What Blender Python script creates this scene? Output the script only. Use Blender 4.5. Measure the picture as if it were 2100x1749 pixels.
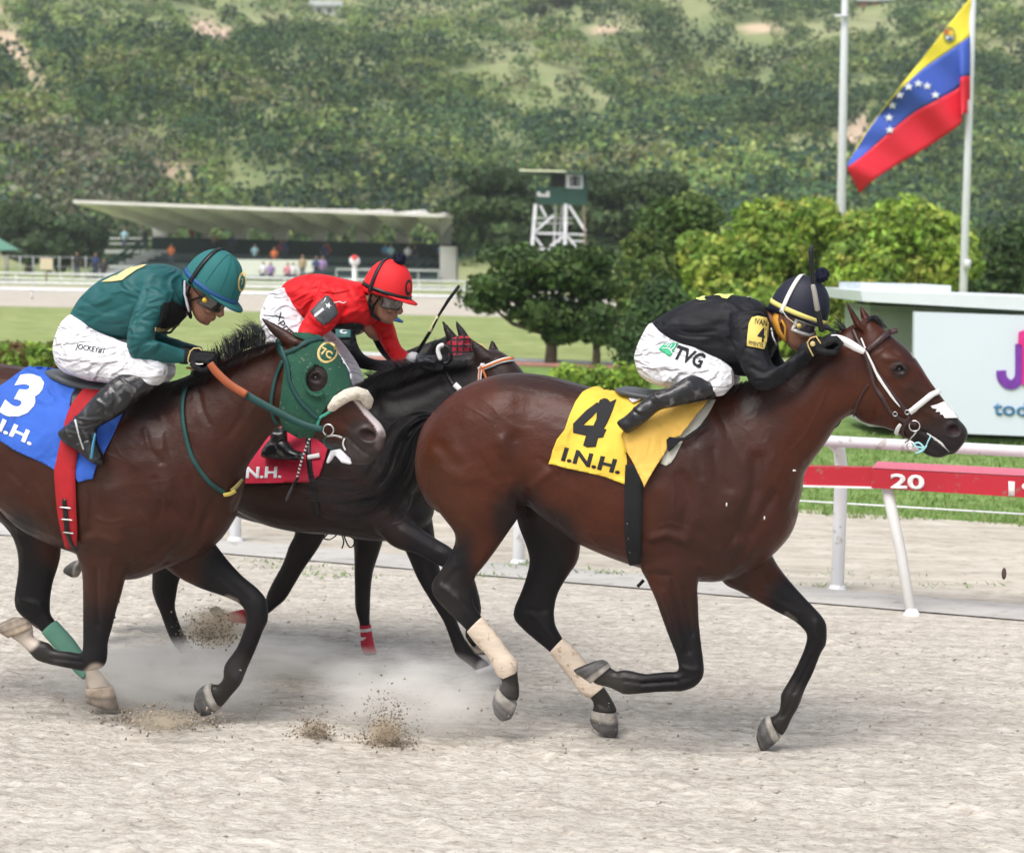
import bpy, bmesh, math, random
import numpy as np
from mathutils import Vector, Matrix
from mathutils.bvhtree import BVHTree
for o in list(bpy.data.objects): bpy.data.objects.remove(o)
SC = bpy.context.scene; COL = SC.collection
rad = math.radians
random.seed(7); RNG = np.random.default_rng(7)
# ------------------------------------------------------------ camera, sky, sun, exposure
F = 4000.0; CX, CY = 1050.0, 874.5; PITCH = math.atan(344/F); ROLL = rad(1.2); CAMH = 2.33
c_, s_ = math.cos, math.sin
FW = np.array([0, c_(PITCH), -s_(PITCH)]); R0 = np.array([1., 0, 0]); U0 = np.array([0, s_(PITCH), c_(PITCH)])
RC = R0*c_(ROLL)+U0*s_(ROLL); UC = -R0*s_(ROLL)+U0*c_(ROLL); CAM = np.array([0, 0, CAMH])
cd = bpy.data.cameras.new('camera'); cam = bpy.data.objects.new('camera', cd); COL.objects.link(cam)
M = Matrix(((RC[0], UC[0], -FW[0], 0), (RC[1], UC[1], -FW[1], 0), (RC[2], UC[2], -FW[2], CAMH), (0, 0, 0, 1)))
cam.matrix_world = M; cd.sensor_width = 36; cd.lens = 36*F/2100; cd.clip_end = 3000; cd.clip_start = .1
cd.dof.use_dof = True; cd.dof.focus_distance = 9.4; cd.dof.aperture_fstop = 3.4
SC.camera = cam
SUN_EL, SUN_AZ = rad(58), rad(215)      # azimuth measured clockwise from +Y
w = bpy.data.worlds.new('World'); SC.world = w; w.use_nodes = True
nt = w.node_tree; nt.nodes.clear()
out = nt.nodes.new('ShaderNodeOutputWorld'); bg = nt.nodes.new('ShaderNodeBackground'); sky = nt.nodes.new('ShaderNodeTexSky')
sky.sky_type = 'NISHITA'; sky.sun_disc = False; sky.sun_elevation = SUN_EL; sky.sun_rotation = SUN_AZ
sky.air_density = 1.0; sky.dust_density = 4.0; sky.ozone_density = 1.0
hs = nt.nodes.new('ShaderNodeHueSaturation'); hs.inputs['Saturation'].default_value = .45
nt.links.new(sky.outputs[0], hs.inputs['Color']); nt.links.new(hs.outputs[0], bg.inputs[0]); nt.links.new(bg.outputs[0], out.inputs[0]); bg.inputs[1].default_value = .15
ld = bpy.data.lights.new('sun', 'SUN'); ld.energy = 1.5; ld.angle = rad(38); ld.color = (1, .975, .94)
sun = bpy.data.objects.new('sun', ld); COL.objects.link(sun)
sd = Vector((math.sin(SUN_AZ)*c_(SUN_EL), math.cos(SUN_AZ)*c_(SUN_EL), s_(SUN_EL)))
sun.rotation_euler = sd.to_track_quat('Z', 'Y').to_euler()
SC.view_settings.view_transform = 'Standard'; SC.view_settings.look = 'None'; SC.view_settings.gamma = 1; SC.view_settings.exposure = .47
try: SC.cycles.volume_step_rate = 1; SC.cycles.volume_bounces = 6
except Exception: pass
# ------------------------------------------------------------ pixel <-> world
def ray(px, py):
    return FW + RC*((px-CX)/F) + UC*((CY-py)/F)
def at(px, py, Y):                        # point on the view ray at world distance Y
    r = ray(px, py); return CAM + r*(Y/r[1])
def G(px, py, z=0.):                      # point on the ground
    r = ray(px, py); return CAM + r*((z-CAMH)/r[2])
def proj(P):
    P = np.asarray(P)-CAM; d = P@FW
    return np.stack([CX+F*(P@RC)/d, CY-F*(P@UC)/d], -1)
class Plane:
    def __init__(s, px, d, yaw):
        a = rad(yaw); s.n = np.array([-s_(a), -c_(a), 0]); s.h = np.array([c_(a), -s_(a), 0]); s.P0 = CAM+ray(px, 1100)*d
    def H(s, px, py, w=0.):
        r = ray(px, py); t = ((s.P0+s.n*w-CAM)@s.n)/(r@s.n); return CAM+r*t
    def lat(s, P): return (np.asarray(P)-s.P0)@s.n
def crop(x0, y0, wsrc, wout):
    k = .82353; sc = wsrc/wout
    def f(*v):
        r = []
        for i in range(0, len(v), 2): r.append(((x0+v[i]*sc)*k, (y0+v[i+1]*sc)*k))
        return r
    return f
cA = crop(0, 550, 650, 1624); cB = crop(450, 550, 550, 1374); cC = crop(620, 600, 700, 1749); cD = crop(1300, 600, 600, 1614)
cE = crop(1850, 600, 700, 1884); cF = crop(0, 1150, 700, 1632); cG = crop(350, 1150, 700, 1632); cH = crop(1000, 1150, 700, 1632)
cI = crop(1600, 1150, 700, 1632); cJ = crop(1000, 850, 1100, 2100); cM = crop(1700, 0, 850, 2100); cQ = crop(1950, 1050, 600, 1908)
cN = crop(0, 450, 1250, 2100); cO = crop(1050, 400, 700, 2100)
def ST(c, *rows):                         # stations written in crop pixels: ax ay bx by w [lateral]
    r = []
    for q in rows:
        (a, b), (d, e) = c(*q[:4]) if c else ((q[0], q[1]), (q[2], q[3]))
        r.append((a, b, d, e)+tuple(q[4:]))
    return r
# ------------------------------------------------------------ materials
MATS = {}
def add_ridge(nt, src, bp, b, dist, sc, wid=.035, det=1.5, dst=.6):
    N, L = nt.nodes, nt.links; n = N.new('ShaderNodeTexNoise'); n.inputs['Scale'].default_value = sc; n.inputs['Detail'].default_value = det; n.inputs['Distortion'].default_value = dst; L.new(src, n.inputs[0])
    s = N.new('ShaderNodeMath'); s.operation = 'SUBTRACT'; s.inputs[1].default_value = .5; L.new(n.outputs[0], s.inputs[0]); a = N.new('ShaderNodeMath'); a.operation = 'ABSOLUTE'; L.new(s.outputs[0], a.inputs[0])
    m = N.new('ShaderNodeMapRange'); m.interpolation_type = 'SMOOTHSTEP'; m.inputs['From Min'].default_value = 0; m.inputs['From Max'].default_value = wid; m.inputs['To Min'].default_value = 1; m.inputs['To Max'].default_value = 0; L.new(a.outputs[0], m.inputs[0])
    p = N.new('ShaderNodeBump'); p.inputs['Distance'].default_value = dist; L.new(m.outputs[0], p.inputs['Height']); L.new(bp.outputs[0], p.inputs['Normal']); L.new(p.outputs[0], b.inputs['Normal'])
def new_mat(name):
    m = bpy.data.materials.new(name); m.use_nodes = True; nt = m.node_tree; return m, nt, nt.nodes['Principled BSDF']
def mat(name, rgb, rough=.6, var=.12, scale=8., bump=0., bscale=None, metal=0., spec=.4, attr=None, sheen=0., coat=0., stretch=None, detail=4, emis=None, transl=0., ridge=0., rscale=6., spk=None):
    if name in MATS: return MATS[name]
    m, nt, b = new_mat(name); N = nt.nodes; L = nt.links
    tc = N.new('ShaderNodeTexCoord'); src = tc.outputs['Object']
    if stretch:
        mp = N.new('ShaderNodeMapping'); mp.inputs['Scale'].default_value = stretch[:3]
        if len(stretch) > 3: mp.inputs['Rotation'].default_value = (0, 0, stretch[3])
        L.new(src, mp.inputs[0]); src = mp.outputs[0]
    no = N.new('ShaderNodeTexNoise'); no.inputs['Scale'].default_value = scale; no.inputs['Detail'].default_value = detail; L.new(src, no.inputs[0])
    mr = N.new('ShaderNodeMapRange'); mr.inputs['From Min'].default_value = .3; mr.inputs['From Max'].default_value = .7
    mr.inputs['To Min'].default_value = 1-var; mr.inputs['To Max'].default_value = 1+var; L.new(no.outputs[0], mr.inputs[0])
    mx = N.new('ShaderNodeVectorMath'); mx.operation = 'SCALE'
    if attr:
        at_ = N.new('ShaderNodeAttribute'); at_.attribute_name = attr; L.new(at_.outputs['Color'], mx.inputs[0])
    else: mx.inputs[0].default_value = rgb[:3]
    L.new(mr.outputs[0], mx.inputs['Scale']); cout = mx.outputs[0]
    if spk:                                # small splashes of dirt: (colour, scale, threshold, softness)
        ns = N.new('ShaderNodeTexNoise'); ns.inputs['Scale'].default_value = spk[1]; ns.inputs['Detail'].default_value = 3; L.new(tc.outputs['Object'], ns.inputs[0])
        ms = N.new('ShaderNodeMapRange'); ms.inputs['From Min'].default_value = spk[2]; ms.inputs['From Max'].default_value = spk[2]+spk[3]; ms.inputs['To Max'].default_value = .8; L.new(ns.outputs[0], ms.inputs[0])
        xs_ = N.new('ShaderNodeMix'); xs_.data_type = 'RGBA'; L.new(ms.outputs[0], xs_.inputs[0]); L.new(cout, xs_.inputs[6]); xs_.inputs[7].default_value = (*spk[0], 1); cout = xs_.outputs[2]
    L.new(cout, b.inputs['Base Color'])
    b.inputs['Roughness'].default_value = rough; b.inputs['Metallic'].default_value = metal
    b.inputs['Specular IOR Level'].default_value = spec
    if sheen: b.inputs['Sheen Weight'].default_value = sheen; b.inputs['Sheen Roughness'].default_value = .4
    if coat: b.inputs['Coat Weight'].default_value = coat; b.inputs['Coat Roughness'].default_value = .15
    if transl: b.inputs['Transmission Weight'].default_value = transl
    if bump:
        n2 = N.new('ShaderNodeTexNoise'); n2.inputs['Scale'].default_value = bscale or scale*4; n2.inputs['Detail'].default_value = 5; L.new(src, n2.inputs[0])
        bp = N.new('ShaderNodeBump'); bp.inputs['Strength'].default_value = 1; bp.inputs['Distance'].default_value = bump; L.new(n2.outputs[0], bp.inputs['Height']); L.new(bp.outputs[0], b.inputs['Normal'])
        if ridge: add_ridge(nt, src, bp, b, ridge, rscale, .13, 2., .9)
    MATS[name] = m; return m
# ------------------------------------------------------------ mesh building
class MB:
    def __init__(s): s.v = []; s.f = []
    def add(s, v, f):
        o = len(s.v); s.v += [tuple(map(float, p)) for p in v]; s.f += [tuple(i+o for i in q) for q in f]; return s
    def box(s, c, d, R=None):
        c = np.array(c, float); d = np.array(d, float)/2; R = np.eye(3) if R is None else np.array(R, float)
        v = [c+R@(d*np.array(k)) for k in [(-1,-1,-1),(1,-1,-1),(1,1,-1),(-1,1,-1),(-1,-1,1),(1,-1,1),(1,1,1),(-1,1,1)]]
        return s.add(v, [(0,3,2,1),(4,5,6,7),(0,1,5,4),(1,2,6,5),(2,3,7,6),(3,0,4,7)])
    def bar(s, a, b, w, h=None):          # square bar between points
        a = np.array(a, float); b = np.array(b, float); d = b-a; L = np.linalg.norm(d); d /= L
        u = np.cross(d, [0, 0, 1.]); 
        if np.linalg.norm(u) < .05: u = np.array([1., 0, 0])
        u /= np.linalg.norm(u); q = np.cross(u, d)
        return s.box((a+b)/2, (L, w, h or w), np.stack([d, u, q], 1))
    def tube(s, pts, r, n=8, flat=1.):    # tapered round tube with rounded ends
        P = [np.array(p, float) for p in pts]; k = len(P); R = list(r) if hasattr(r, '__len__') else [r]*k
        T = [P[min(i+1, k-1)]-P[max(i-1, 0)] for i in range(k)]; T = [t/(np.linalg.norm(t)+1e-9) for t in T]
        u = np.cross(T[0], [0, .01, 1.]); 
        if np.linalg.norm(u) < .1: u = np.cross(T[0], [1., 0, 0])
        u /= np.linalg.norm(u); rings = []
        P2 = [P[0]-T[0]*R[0]*.6]+P+[P[-1]+T[-1]*R[-1]*.6]; R2 = [R[0]*.55]+R+[R[-1]*.55]; T2 = [T[0]]+T+[T[-1]]
        v = []
        for p, t, q in zip(P2, T2, R2):
            u = u-t*(u@t); u /= np.linalg.norm(u)+1e-9; b = np.cross(t, u)
            for j in range(n):
                a = 2*math.pi*j/n; v.append(p+u*q*c_(a)+b*q*flat*s_(a))
        m = len(P2); f = [(i*n+j, i*n+(j+1) % n, (i+1)*n+(j+1) % n, (i+1)*n+j) for i in range(m-1) for j in range(n)]
        f.append(tuple(range(n))[::-1]); f.append(tuple((m-1)*n+j for j in range(n)))
        return s.add(v, f)
    def ell(s, c, r, R=None, nu=16, nv=10):
        R = np.eye(3) if R is None else np.array(R, float); v = []; c = np.array(c, float)
        for i in range(1, nv):
            t = math.pi*i/nv
            for j in range(nu):
                a = 2*math.pi*j/nu; v.append(c+R@(np.array([s_(t)*c_(a), s_(t)*s_(a), c_(t)])*r))
        T = len(v); v += [c+R@np.array([0, 0, r[2]]), c-R@np.array([0, 0, r[2]])]
        f = [(i*nu+j, (i+1)*nu+j, (i+1)*nu+(j+1) % nu, i*nu+(j+1) % nu) for i in range(nv-2) for j in range(nu)]
        f += [(T, j, (j+1) % nu) for j in range(nu)]+[(T+1, (nv-2)*nu+(j+1) % nu, (nv-2)*nu+j) for j in range(nu)]
        return s.add(v, f)
    def loft(s, pl, st, n=20, p=2.2, sub=4, k=0., H=None):
        st = [tuple(q)+(0.,)*(6-len(q)) for q in st]; A = np.array(st, float); m = len(A); rows = []
        for i in range(m-1):
            a, b, c, d = A[max(i-1, 0)], A[i], A[i+1], A[min(i+2, m-1)]
            for j in range(sub):
                t = j/sub; rows.append(.5*((2*b)+(-a+c)*t+(2*a-5*b+4*c-d)*t*t+(-a+3*b-3*c+d)*t**3))
        rows.append(A[-1]); v = []
        H = H or (lambda x, y, w: pl.H(x, y, w)); nn = pl.n
        for q in rows:
            a = H(q[0], q[1], q[5]); b = H(q[2], q[3], q[5]); mid = (a+b)/2; V = (a-b)/2; w_ = max(q[4], .002)
            for j in range(n):
                t = 2*math.pi*j/n; ct, st_ = c_(t), s_(t)
                x = math.copysign(abs(ct)**(2/p), ct); y = math.copysign(abs(st_)**(2/p), st_)
                v.append(mid+V*x+nn*(w_*y*(1-k*x)))
        m = len(rows); f = [(i*n+j, i*n+(j+1) % n, (i+1)*n+(j+1) % n, (i+1)*n+j) for i in range(m-1) for j in range(n)]
        f.append(tuple(range(n))[::-1]); f.append(tuple((m-1)*n+j for j in range(n)))
        return s.add(v, f)
def mesh_np(name, v, f, smooth=True):
    me = bpy.data.meshes.new(name); me.from_pydata([tuple(p) for p in v], [], [tuple(q) for q in f]); me.update()
    if smooth and len(me.polygons): me.polygons.foreach_set('use_smooth', [True]*len(me.polygons))
    return me
def recalc(me):
    b = bmesh.new(); b.from_mesh(me); bmesh.ops.recalc_face_normals(b, faces=b.faces); b.to_mesh(me); b.free()
def tag(o, label=None, cat=None, group=None, kind=None):
    if label: o['label'] = label
    if cat: o['category'] = cat
    if group: o['group'] = group
    if kind: o['kind'] = kind
    return o
def thing(name, label, cat, loc=(0, 0, 0), group=None, rz=0.):
    o = bpy.data.objects.new(name, None); o.empty_display_size = .2; COL.objects.link(o); o.location = tuple(map(float, loc)); o.rotation_euler.z = rz
    tag(o, label, cat, group); o['_loc'] = list(map(float, loc)); return o
def rootof(o):
    while o.parent: o = o.parent
    return o
def part(name, mb, m, parent=None, smooth=True, fix=True, label=None, at0=None):
    """mesh given in world coordinates; becomes a child in its thing's frame"""
    me = mb if isinstance(mb, bpy.types.Mesh) else mesh_np(name, mb.v, mb.f, smooth)
    if fix and not isinstance(mb, bpy.types.Mesh): recalc(me)
    me.name = name
    if parent is not None:
        r = rootof(parent); l = r.get('_loc', (0, 0, 0)); me.transform(Matrix.Translation(-Vector(l)))
    elif at0 is not None: me.transform(Matrix.Translation(-Vector(tuple(map(float, at0)))))
    o = bpy.data.objects.new(name, me); COL.objects.link(o)
    if parent is not None: o.parent = parent
    elif at0 is not None: o.location = tuple(map(float, at0)); o['_loc'] = list(map(float, at0))
    for q in (m if isinstance(m, (list, tuple)) else [m]): me.materials.append(q)
    if label: o['label'] = label
    return o
def copy_tree(o, parent=None):
    c = o.copy(); COL.objects.link(c)
    if parent: c.parent = parent
    for ch in list(o.children): copy_tree(ch, c)
    return c
def remesh(mb, vox, it=6, fac=.5):
    me = mesh_np('t', mb.v, mb.f); recalc(me); o = bpy.data.objects.new('t', me); COL.objects.link(o)
    r = o.modifiers.new('r', 'REMESH'); r.mode = 'VOXEL'; r.voxel_size = vox; r.use_smooth_shade = True
    q = o.modifiers.new('s', 'SMOOTH'); q.factor = fac; q.iterations = it
    dg = bpy.context.evaluated_depsgraph_get(); dg.update()
    e = bpy.data.meshes.new_from_object(o.evaluated_get(dg)); bpy.data.objects.remove(o); bpy.data.meshes.remove(me)
    e.polygons.foreach_set('use_smooth', [True]*len(e.polygons)); return e
def coords(me):
    a = np.empty(len(me.vertices)*3); me.vertices.foreach_get('co', a); return a.reshape(-1, 3)
def setcoords(me, a): me.vertices.foreach_set('co', np.ascontiguousarray(a).ravel()); me.update()
def normals(me):
    a = np.empty(len(me.vertices)*3); me.vertices.foreach_get('normal', a); return a.reshape(-1, 3)
def seg_dist(P, poly):
    """distance of 2-D points to polyline"""
    D = np.full(len(P), 1e9)
    for a, b in zip(poly[:-1], poly[1:]):
        a = np.array(a, float); b = np.array(b, float); d = b-a; t = np.clip(((P-a)@d)/(d@d+1e-9), 0, 1)
        D = np.minimum(D, np.linalg.norm(P-(a+t[:, None]*d), axis=1))
    return D
def strokes(me, pl, lst, cw=0.):
    co = coords(me); no = normals(me); px = proj(co); fac = np.clip((no@pl.n-.05)/.35, 0, 1)
    dd = np.zeros(len(co))
    for poly, wd, amp in lst:
        if min(q[1] for q in poly) > 1150: amp *= 2.0
        d = seg_dist(px, poly); dd += amp*np.exp(-(d/wd)**2)
    setcoords(me, co+no*(dd*fac)[:, None])
def vnoise(P, s, seed=0):
    """cheap smooth value noise from summed sines"""
    r = np.random.default_rng(seed); o = np.zeros(len(P))
    for i in range(7):
        k = r.normal(size=3); k /= np.linalg.norm(k); k *= s*(.6+1.1*r.random()); o += np.sin(P@k*2*math.pi+r.random()*6.28)
    return o/7
def paint(me, base, rules, name='coat'):
    """rules: (polyline px, radius, softness, rgb, amount)"""
    co = coords(me); px = proj(co); C = np.tile(np.array(base, float), (len(co), 1))
    for poly, r_, soft, rgb, amt in rules:
        d = seg_dist(px, poly) if len(poly) > 1 else np.linalg.norm(px-np.array(poly[0]), axis=1)
        d = d+vnoise(co, 9, 3)*soft*.15
        wgt = np.clip((r_+soft-d)/(soft+1e-6), 0, 1); wgt = wgt*wgt*(3-2*wgt)*amt
        C = C*(1-wgt[:, None])+np.array(rgb)*wgt[:, None]
    a = me.color_attributes.new(name, 'FLOAT_COLOR', 'POINT'); a.data.foreach_set('color', np.concatenate([C, np.ones((len(C), 1))], 1).ravel())
class Hit:
    def __init__(s, *ms):
        v = []; f = []
        for m in ms:
            o = len(v)
            if isinstance(m, MB): v += m.v; f += [tuple(i+o for i in q) for q in m.f]
            else:
                off = Vector((0, 0, 0)); me = m
                if isinstance(m, bpy.types.Object): me = m.data; off = Vector(rootof(m).get('_loc', (0, 0, 0)))
                v += [q.co+off for q in me.vertices]; f += [tuple(i+o for i in q.vertices) for q in me.polygons]
        s.b = BVHTree.FromPolygons([Vector(q) for q in v], f)
    def __call__(s, px, py):
        r = Vector(ray(px, py)); h = s.b.ray_cast(Vector(CAM), r)
        if h[0] is None: return None
        n = h[1]
        if n.dot(r) > 0: n = -n
        return np.array(h[0]), np.array(n)
def grid_cut(bm, step):
    xs = [v.co.x for v in bm.verts]; ys = [v.co.y for v in bm.verts]
    for ax, arr in ((0, xs), (1, ys)):
        k = math.ceil(min(arr)/step)
        while k*step < max(arr):
            co = [0, 0, 0]; no = [0, 0, 0]; co[ax] = k*step+.001; no[ax] = 1
            bmesh.ops.bisect_plane(bm, geom=bm.verts[:]+bm.edges[:]+bm.faces[:], plane_co=co, plane_no=no, dist=1e-5); k += 1
def drape2d(bm, hit, pl, off, w0=.1, wave=0.):
    miss = []; last = []; 
    for v in bm.verts:
        px, py = v.co.x, v.co.y; h = hit(px, py) if hit else None
        if h is None: miss.append((v, px, py)); continue
        p, n = h; last.append((px, py, pl.lat(p)+off)); v.co = Vector(p+n*off)
    for v, px, py in miss:
        if last:
            A = np.array(last); i = np.argmin((A[:, 0]-px)**2+(A[:, 1]-py)**2); dd = math.hypot(A[i, 0]-px, A[i, 1]-py); w_ = A[i, 2]-dd*.0008
        else: w_ = w0
        v.co = Vector(pl.H(px, py, w_))
    if wave:
        for v in bm.verts:
            v.co += Vector(pl.n)*(wave*(s_(v.co.x*31+v.co.z*9)+s_(v.co.z*23-v.co.x*14)))
def drape(name, poly, hit, pl, off, m, parent, step=8., thick=.004, w0=.1, wave=0., smooth=False, holes=None):
    bm = bmesh.new(); vs = [bm.verts.new((x, y, 0)) for x, y in poly]; bm.faces.new(vs)
    if step: grid_cut(bm, step)
    drape2d(bm, hit, pl, off, w0, wave); bmesh.ops.triangulate(bm, faces=[f for f in bm.faces if len(f.verts) > 4])
    me = bpy.data.meshes.new(name); bmesh.ops.recalc_face_normals(bm, faces=bm.faces)
    if smooth:
        for _ in range(smooth): bmesh.ops.smooth_vert(bm, verts=bm.verts, factor=.5, use_axis_x=True, use_axis_y=True, use_axis_z=True)
    # face towards the camera
    s = sum((f.normal.dot(f.calc_center_median()-Vector(CAM)))*f.calc_area() for f in bm.faces)
    if s > 0: bmesh.ops.reverse_faces(bm, faces=bm.faces)
    bm.to_mesh(me); bm.free(); me.polygons.foreach_set('use_smooth', [True]*len(me.polygons))
    o = part(name, me, m, parent)
    if thick: md = o.modifiers.new('t', 'SOLIDIFY'); md.thickness = thick; md.offset = 1
    return o
def strip_poly(pts, wd):
    P = [np.array(p, float) for p in pts]; L = []; R = []
    W = list(wd) if hasattr(wd, '__len__') else [wd]*len(P)
    for i, p in enumerate(P):
        t = P[min(i+1, len(P)-1)]-P[max(i-1, 0)]; t /= np.linalg.norm(t)+1e-9; n = np.array([-t[1], t[0]]); L.append(p+n*W[i]/2); R.append(p-n*W[i]/2)
    return L, R
def smoothline(pts, sub=4):
    A = np.array(pts, float); m = len(A); r = []
    for i in range(m-1):
        a, b, c, d = A[max(i-1, 0)], A[i], A[i+1], A[min(i+2, m-1)]
        for j in range(sub):
            t = j/sub; r.append(.5*((2*b)+(-a+c)*t+(2*a-5*b+4*c-d)*t*t+(-a+3*b-3*c+d)*t**3))
    r.append(A[-1]); return r
def strap(name, pts, wd, hit, pl, off, m, parent, thick=.003, w0=.1, sub=5, n=3):
    P = smoothline(pts, sub); W = np.interp(np.linspace(0, 1, len(P)), np.linspace(0, 1, len(wd)), wd) if hasattr(wd, '__len__') else [wd]*len(P)
    L, R = strip_poly(P, W); bm = bmesh.new(); rows = []
    for l, r in zip(L, R): rows.append([bm.verts.new((*(l+(r-l)*j/(n-1)), 0)) for j in range(n)])
    for a, b in zip(rows[:-1], rows[1:]):
        for j in range(n-1): bm.faces.new((a[j], a[j+1], b[j+1], b[j]))
    drape2d(bm, hit, pl, off, w0); bmesh.ops.recalc_face_normals(bm, faces=bm.faces)
    s = sum((f.normal.dot(f.calc_center_median()-Vector(CAM)))*f.calc_area() for f in bm.faces)
    if s > 0: bmesh.ops.reverse_faces(bm, faces=bm.faces)
    me = bpy.data.meshes.new(name); bm.to_mesh(me); bm.free(); me.polygons.foreach_set('use_smooth', [True]*len(me.polygons))
    o = part(name, me, m, parent)
    if thick: md = o.modifiers.new('t', 'SOLIDIFY'); md.thickness = thick; md.offset = 1
    return o
def text2d(body, ll, lr, ul, bold=.02, res=3, shear=0.):
    cu = bpy.data.curves.new('t', 'FONT'); cu.body = body; cu.offset = bold; cu.resolution_u = res; cu.shear = shear
    o = bpy.data.objects.new('t', cu); COL.objects.link(o); dg = bpy.context.evaluated_depsgraph_get(); dg.update()
    me = bpy.data.meshes.new_from_object(o.evaluated_get(dg)); bpy.data.objects.remove(o)
    bm = bmesh.new(); bm.from_mesh(me); bpy.data.meshes.remove(me); bmesh.ops.remove_doubles(bm, verts=bm.verts, dist=1e-5)
    xs = [v.co.x for v in bm.verts]; ys = [v.co.y for v in bm.verts]; x0, x1, y0, y1 = min(xs), max(xs), min(ys), max(ys)
    ll, lr, ul = map(np.array, (ll, lr, ul))
    for v in bm.verts:
        q = ll+(lr-ll)*((v.co.x-x0)/(x1-x0))+(ul-ll)*((v.co.y-y0)/(y1-y0)); v.co = (q[0], q[1], 0)
    return bm
def text_on(name, body, ll, lr, ul, hit, pl, off, m, parent, step=7., bold=.02, w0=.1, shear=0.):
    bm = text2d(body, ll, lr, ul, bold, shear=shear)
    if step: grid_cut(bm, step)
    drape2d(bm, hit, pl, off, w0); me = bpy.data.meshes.new(name); bmesh.ops.recalc_face_normals(bm, faces=bm.faces); bm.to_mesh(me); bm.free()
    o = part(name, me, m, parent); md = o.modifiers.new('t', 'SOLIDIFY'); md.thickness = .0015; md.offset = 0; return o
# ============================================================ SETTING
RD = np.array([c_(rad(21)), -s_(rad(21)), 0]); RN = np.array([-s_(rad(21)), -c_(rad(21)), 0])   # rail direction, towards camera
def along(px, py, z=0.):
    return G(px, py, z)
def sheet(name, pts, z, m, kind='structure'):
    me = bpy.data.meshes.new(name); me.from_pydata([(float(p[0]), float(p[1]), z) for p in pts], [], [tuple(range(len(pts)))]); me.update()
    o = bpy.data.objects.new(name, me); COL.objects.link(o); me.materials.append(m); o['kind'] = kind; return o
def soil_mat(name, c1, c2, c3, sc=9., bump=.03, clod=True):
    m, nt, b = new_mat(name); N, L = nt.nodes, nt.links
    tc = N.new('ShaderNodeTexCoord'); mp = N.new('ShaderNodeMapping'); mp.inputs['Rotation'].default_value = (0, 0, rad(21)); mp.inputs['Scale'].default_value = (.7, 1.05, 1); L.new(tc.outputs['Object'], mp.inputs[0])
    def noise(s, d=6, dist=0.):
        n = N.new('ShaderNodeTexNoise'); n.inputs['Scale'].default_value = s; n.inputs['Detail'].default_value = d; n.inputs['Distortion'].default_value = dist; L.new(mp.outputs[0], n.inputs[0]); return n.outputs[0]
    def ramp(src, stops):
        r = N.new('ShaderNodeValToRGB'); L.new(src, r.inputs[0]); e = r.color_ramp.elements
        e[0].position, e[0].color = stops[0][0], (*stops[0][1], 1); e[1].position, e[1].color = stops[-1][0], (*stops[-1][1], 1)
        for p, c in stops[1:-1]: x = e.new(p); x.color = (*c, 1)
        return r.outputs[0]
    a = ramp(noise(sc, 8, .6), [(.33, c1), (.5, c2), (.66, c3)])
    bq = ramp(noise(sc*.12, 4), [(.3, (.90, .89, .88)), (.7, (1.05, 1.05, 1.05))])
    mx = N.new('ShaderNodeVectorMath'); mx.operation = 'MULTIPLY'; L.new(a, mx.inputs[0]); L.new(bq, mx.inputs[1])
    cl = ramp(noise(sc*3.1, 7, .3), [(.33, (.74, .72, .70)), (.41, (1, 1, 1))])
    m2 = N.new('ShaderNodeVectorMath'); m2.operation = 'MULTIPLY'; L.new(mx.outputs[0], m2.inputs[0]); L.new(cl, m2.inputs[1])
    mh = N.new('ShaderNodeMapping'); mh.inputs['Rotation'].default_value = (0, 0, rad(21)); mh.inputs['Scale'].default_value = (.10, 2.6, 1); L.new(tc.outputs['Object'], mh.inputs[0])
    nh = N.new('ShaderNodeTexNoise'); nh.inputs['Scale'].default_value = sc*.28; nh.inputs['Detail'].default_value = 3; L.new(mh.outputs[0], nh.inputs[0])
    rh = ramp(nh.outputs[0], [(.36, (.88, .875, .87)), (.62, (1.04, 1.04, 1.04))]); m3 = N.new('ShaderNodeVectorMath'); m3.operation = 'MULTIPLY'; L.new(m2.outputs[0], m3.inputs[0]); L.new(rh, m3.inputs[1])
    L.new(m3.outputs[0], b.inputs['Base Color']); b.inputs['Roughness'].default_value = .95; b.inputs['Specular IOR Level'].default_value = .15
    bp = N.new('ShaderNodeBump'); bp.inputs['Distance'].default_value = bump; bp.inputs['Strength'].default_value = 1
    L.new(noise(sc*2.2, 9, .4), bp.inputs['Height']); L.new(bp.outputs[0], b.inputs['Normal']); return m
track_m = soil_mat('racing_soil', (.42, .38, .325), (.525, .485, .425), (.60, .565, .505), 17., .015)
sand_m = soil_mat('pale_sand', (.46, .415, .345), (.53, .485, .41), (.58, .54, .47), 5., .012)
conc_m = soil_mat('concrete_strip', (.44, .425, .40), (.50, .485, .46), (.54, .525, .50), 3., .004)
def grass_mat(name, c1, c2, c3, sc, bump=.03):
    m = soil_mat(name, c1, c2, c3, sc, bump); return m
turf_m = grass_mat('turf_green', (.12, .20, .05), (.19, .30, .085), (.26, .36, .13), 6.)
infield_m = grass_mat('infield_grass', (.20, .26, .09), (.28, .34, .125), (.36, .39, .18), 1.6)
sheet('ground', [(-900, -60), (900, -60), (900, 1400), (-900, 1400)], -.14, infield_m)
def strip(name, near, far, z, m, L0=-45, L1=30):
    a, b = near, far
    return sheet(name, [a+RD*L0, a+RD*L1, b+RD*L1, b+RD*L0], z, m)
eG, eU, eL = G(1870, 1059), G(1870, 1222), G(1870, 1252)
strip('turf', eG, eG-RN*22, -.012, turf_m)
strip('infield', eG-RN*21.9, eG-RN*700, -.02, infield_m, -500, 500)
strip('sand_verge', eU+RN*.05, eG, -.006, sand_m)
strip('drain_kerb', eL+RN*.02, eU, .004, conc_m)
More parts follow.
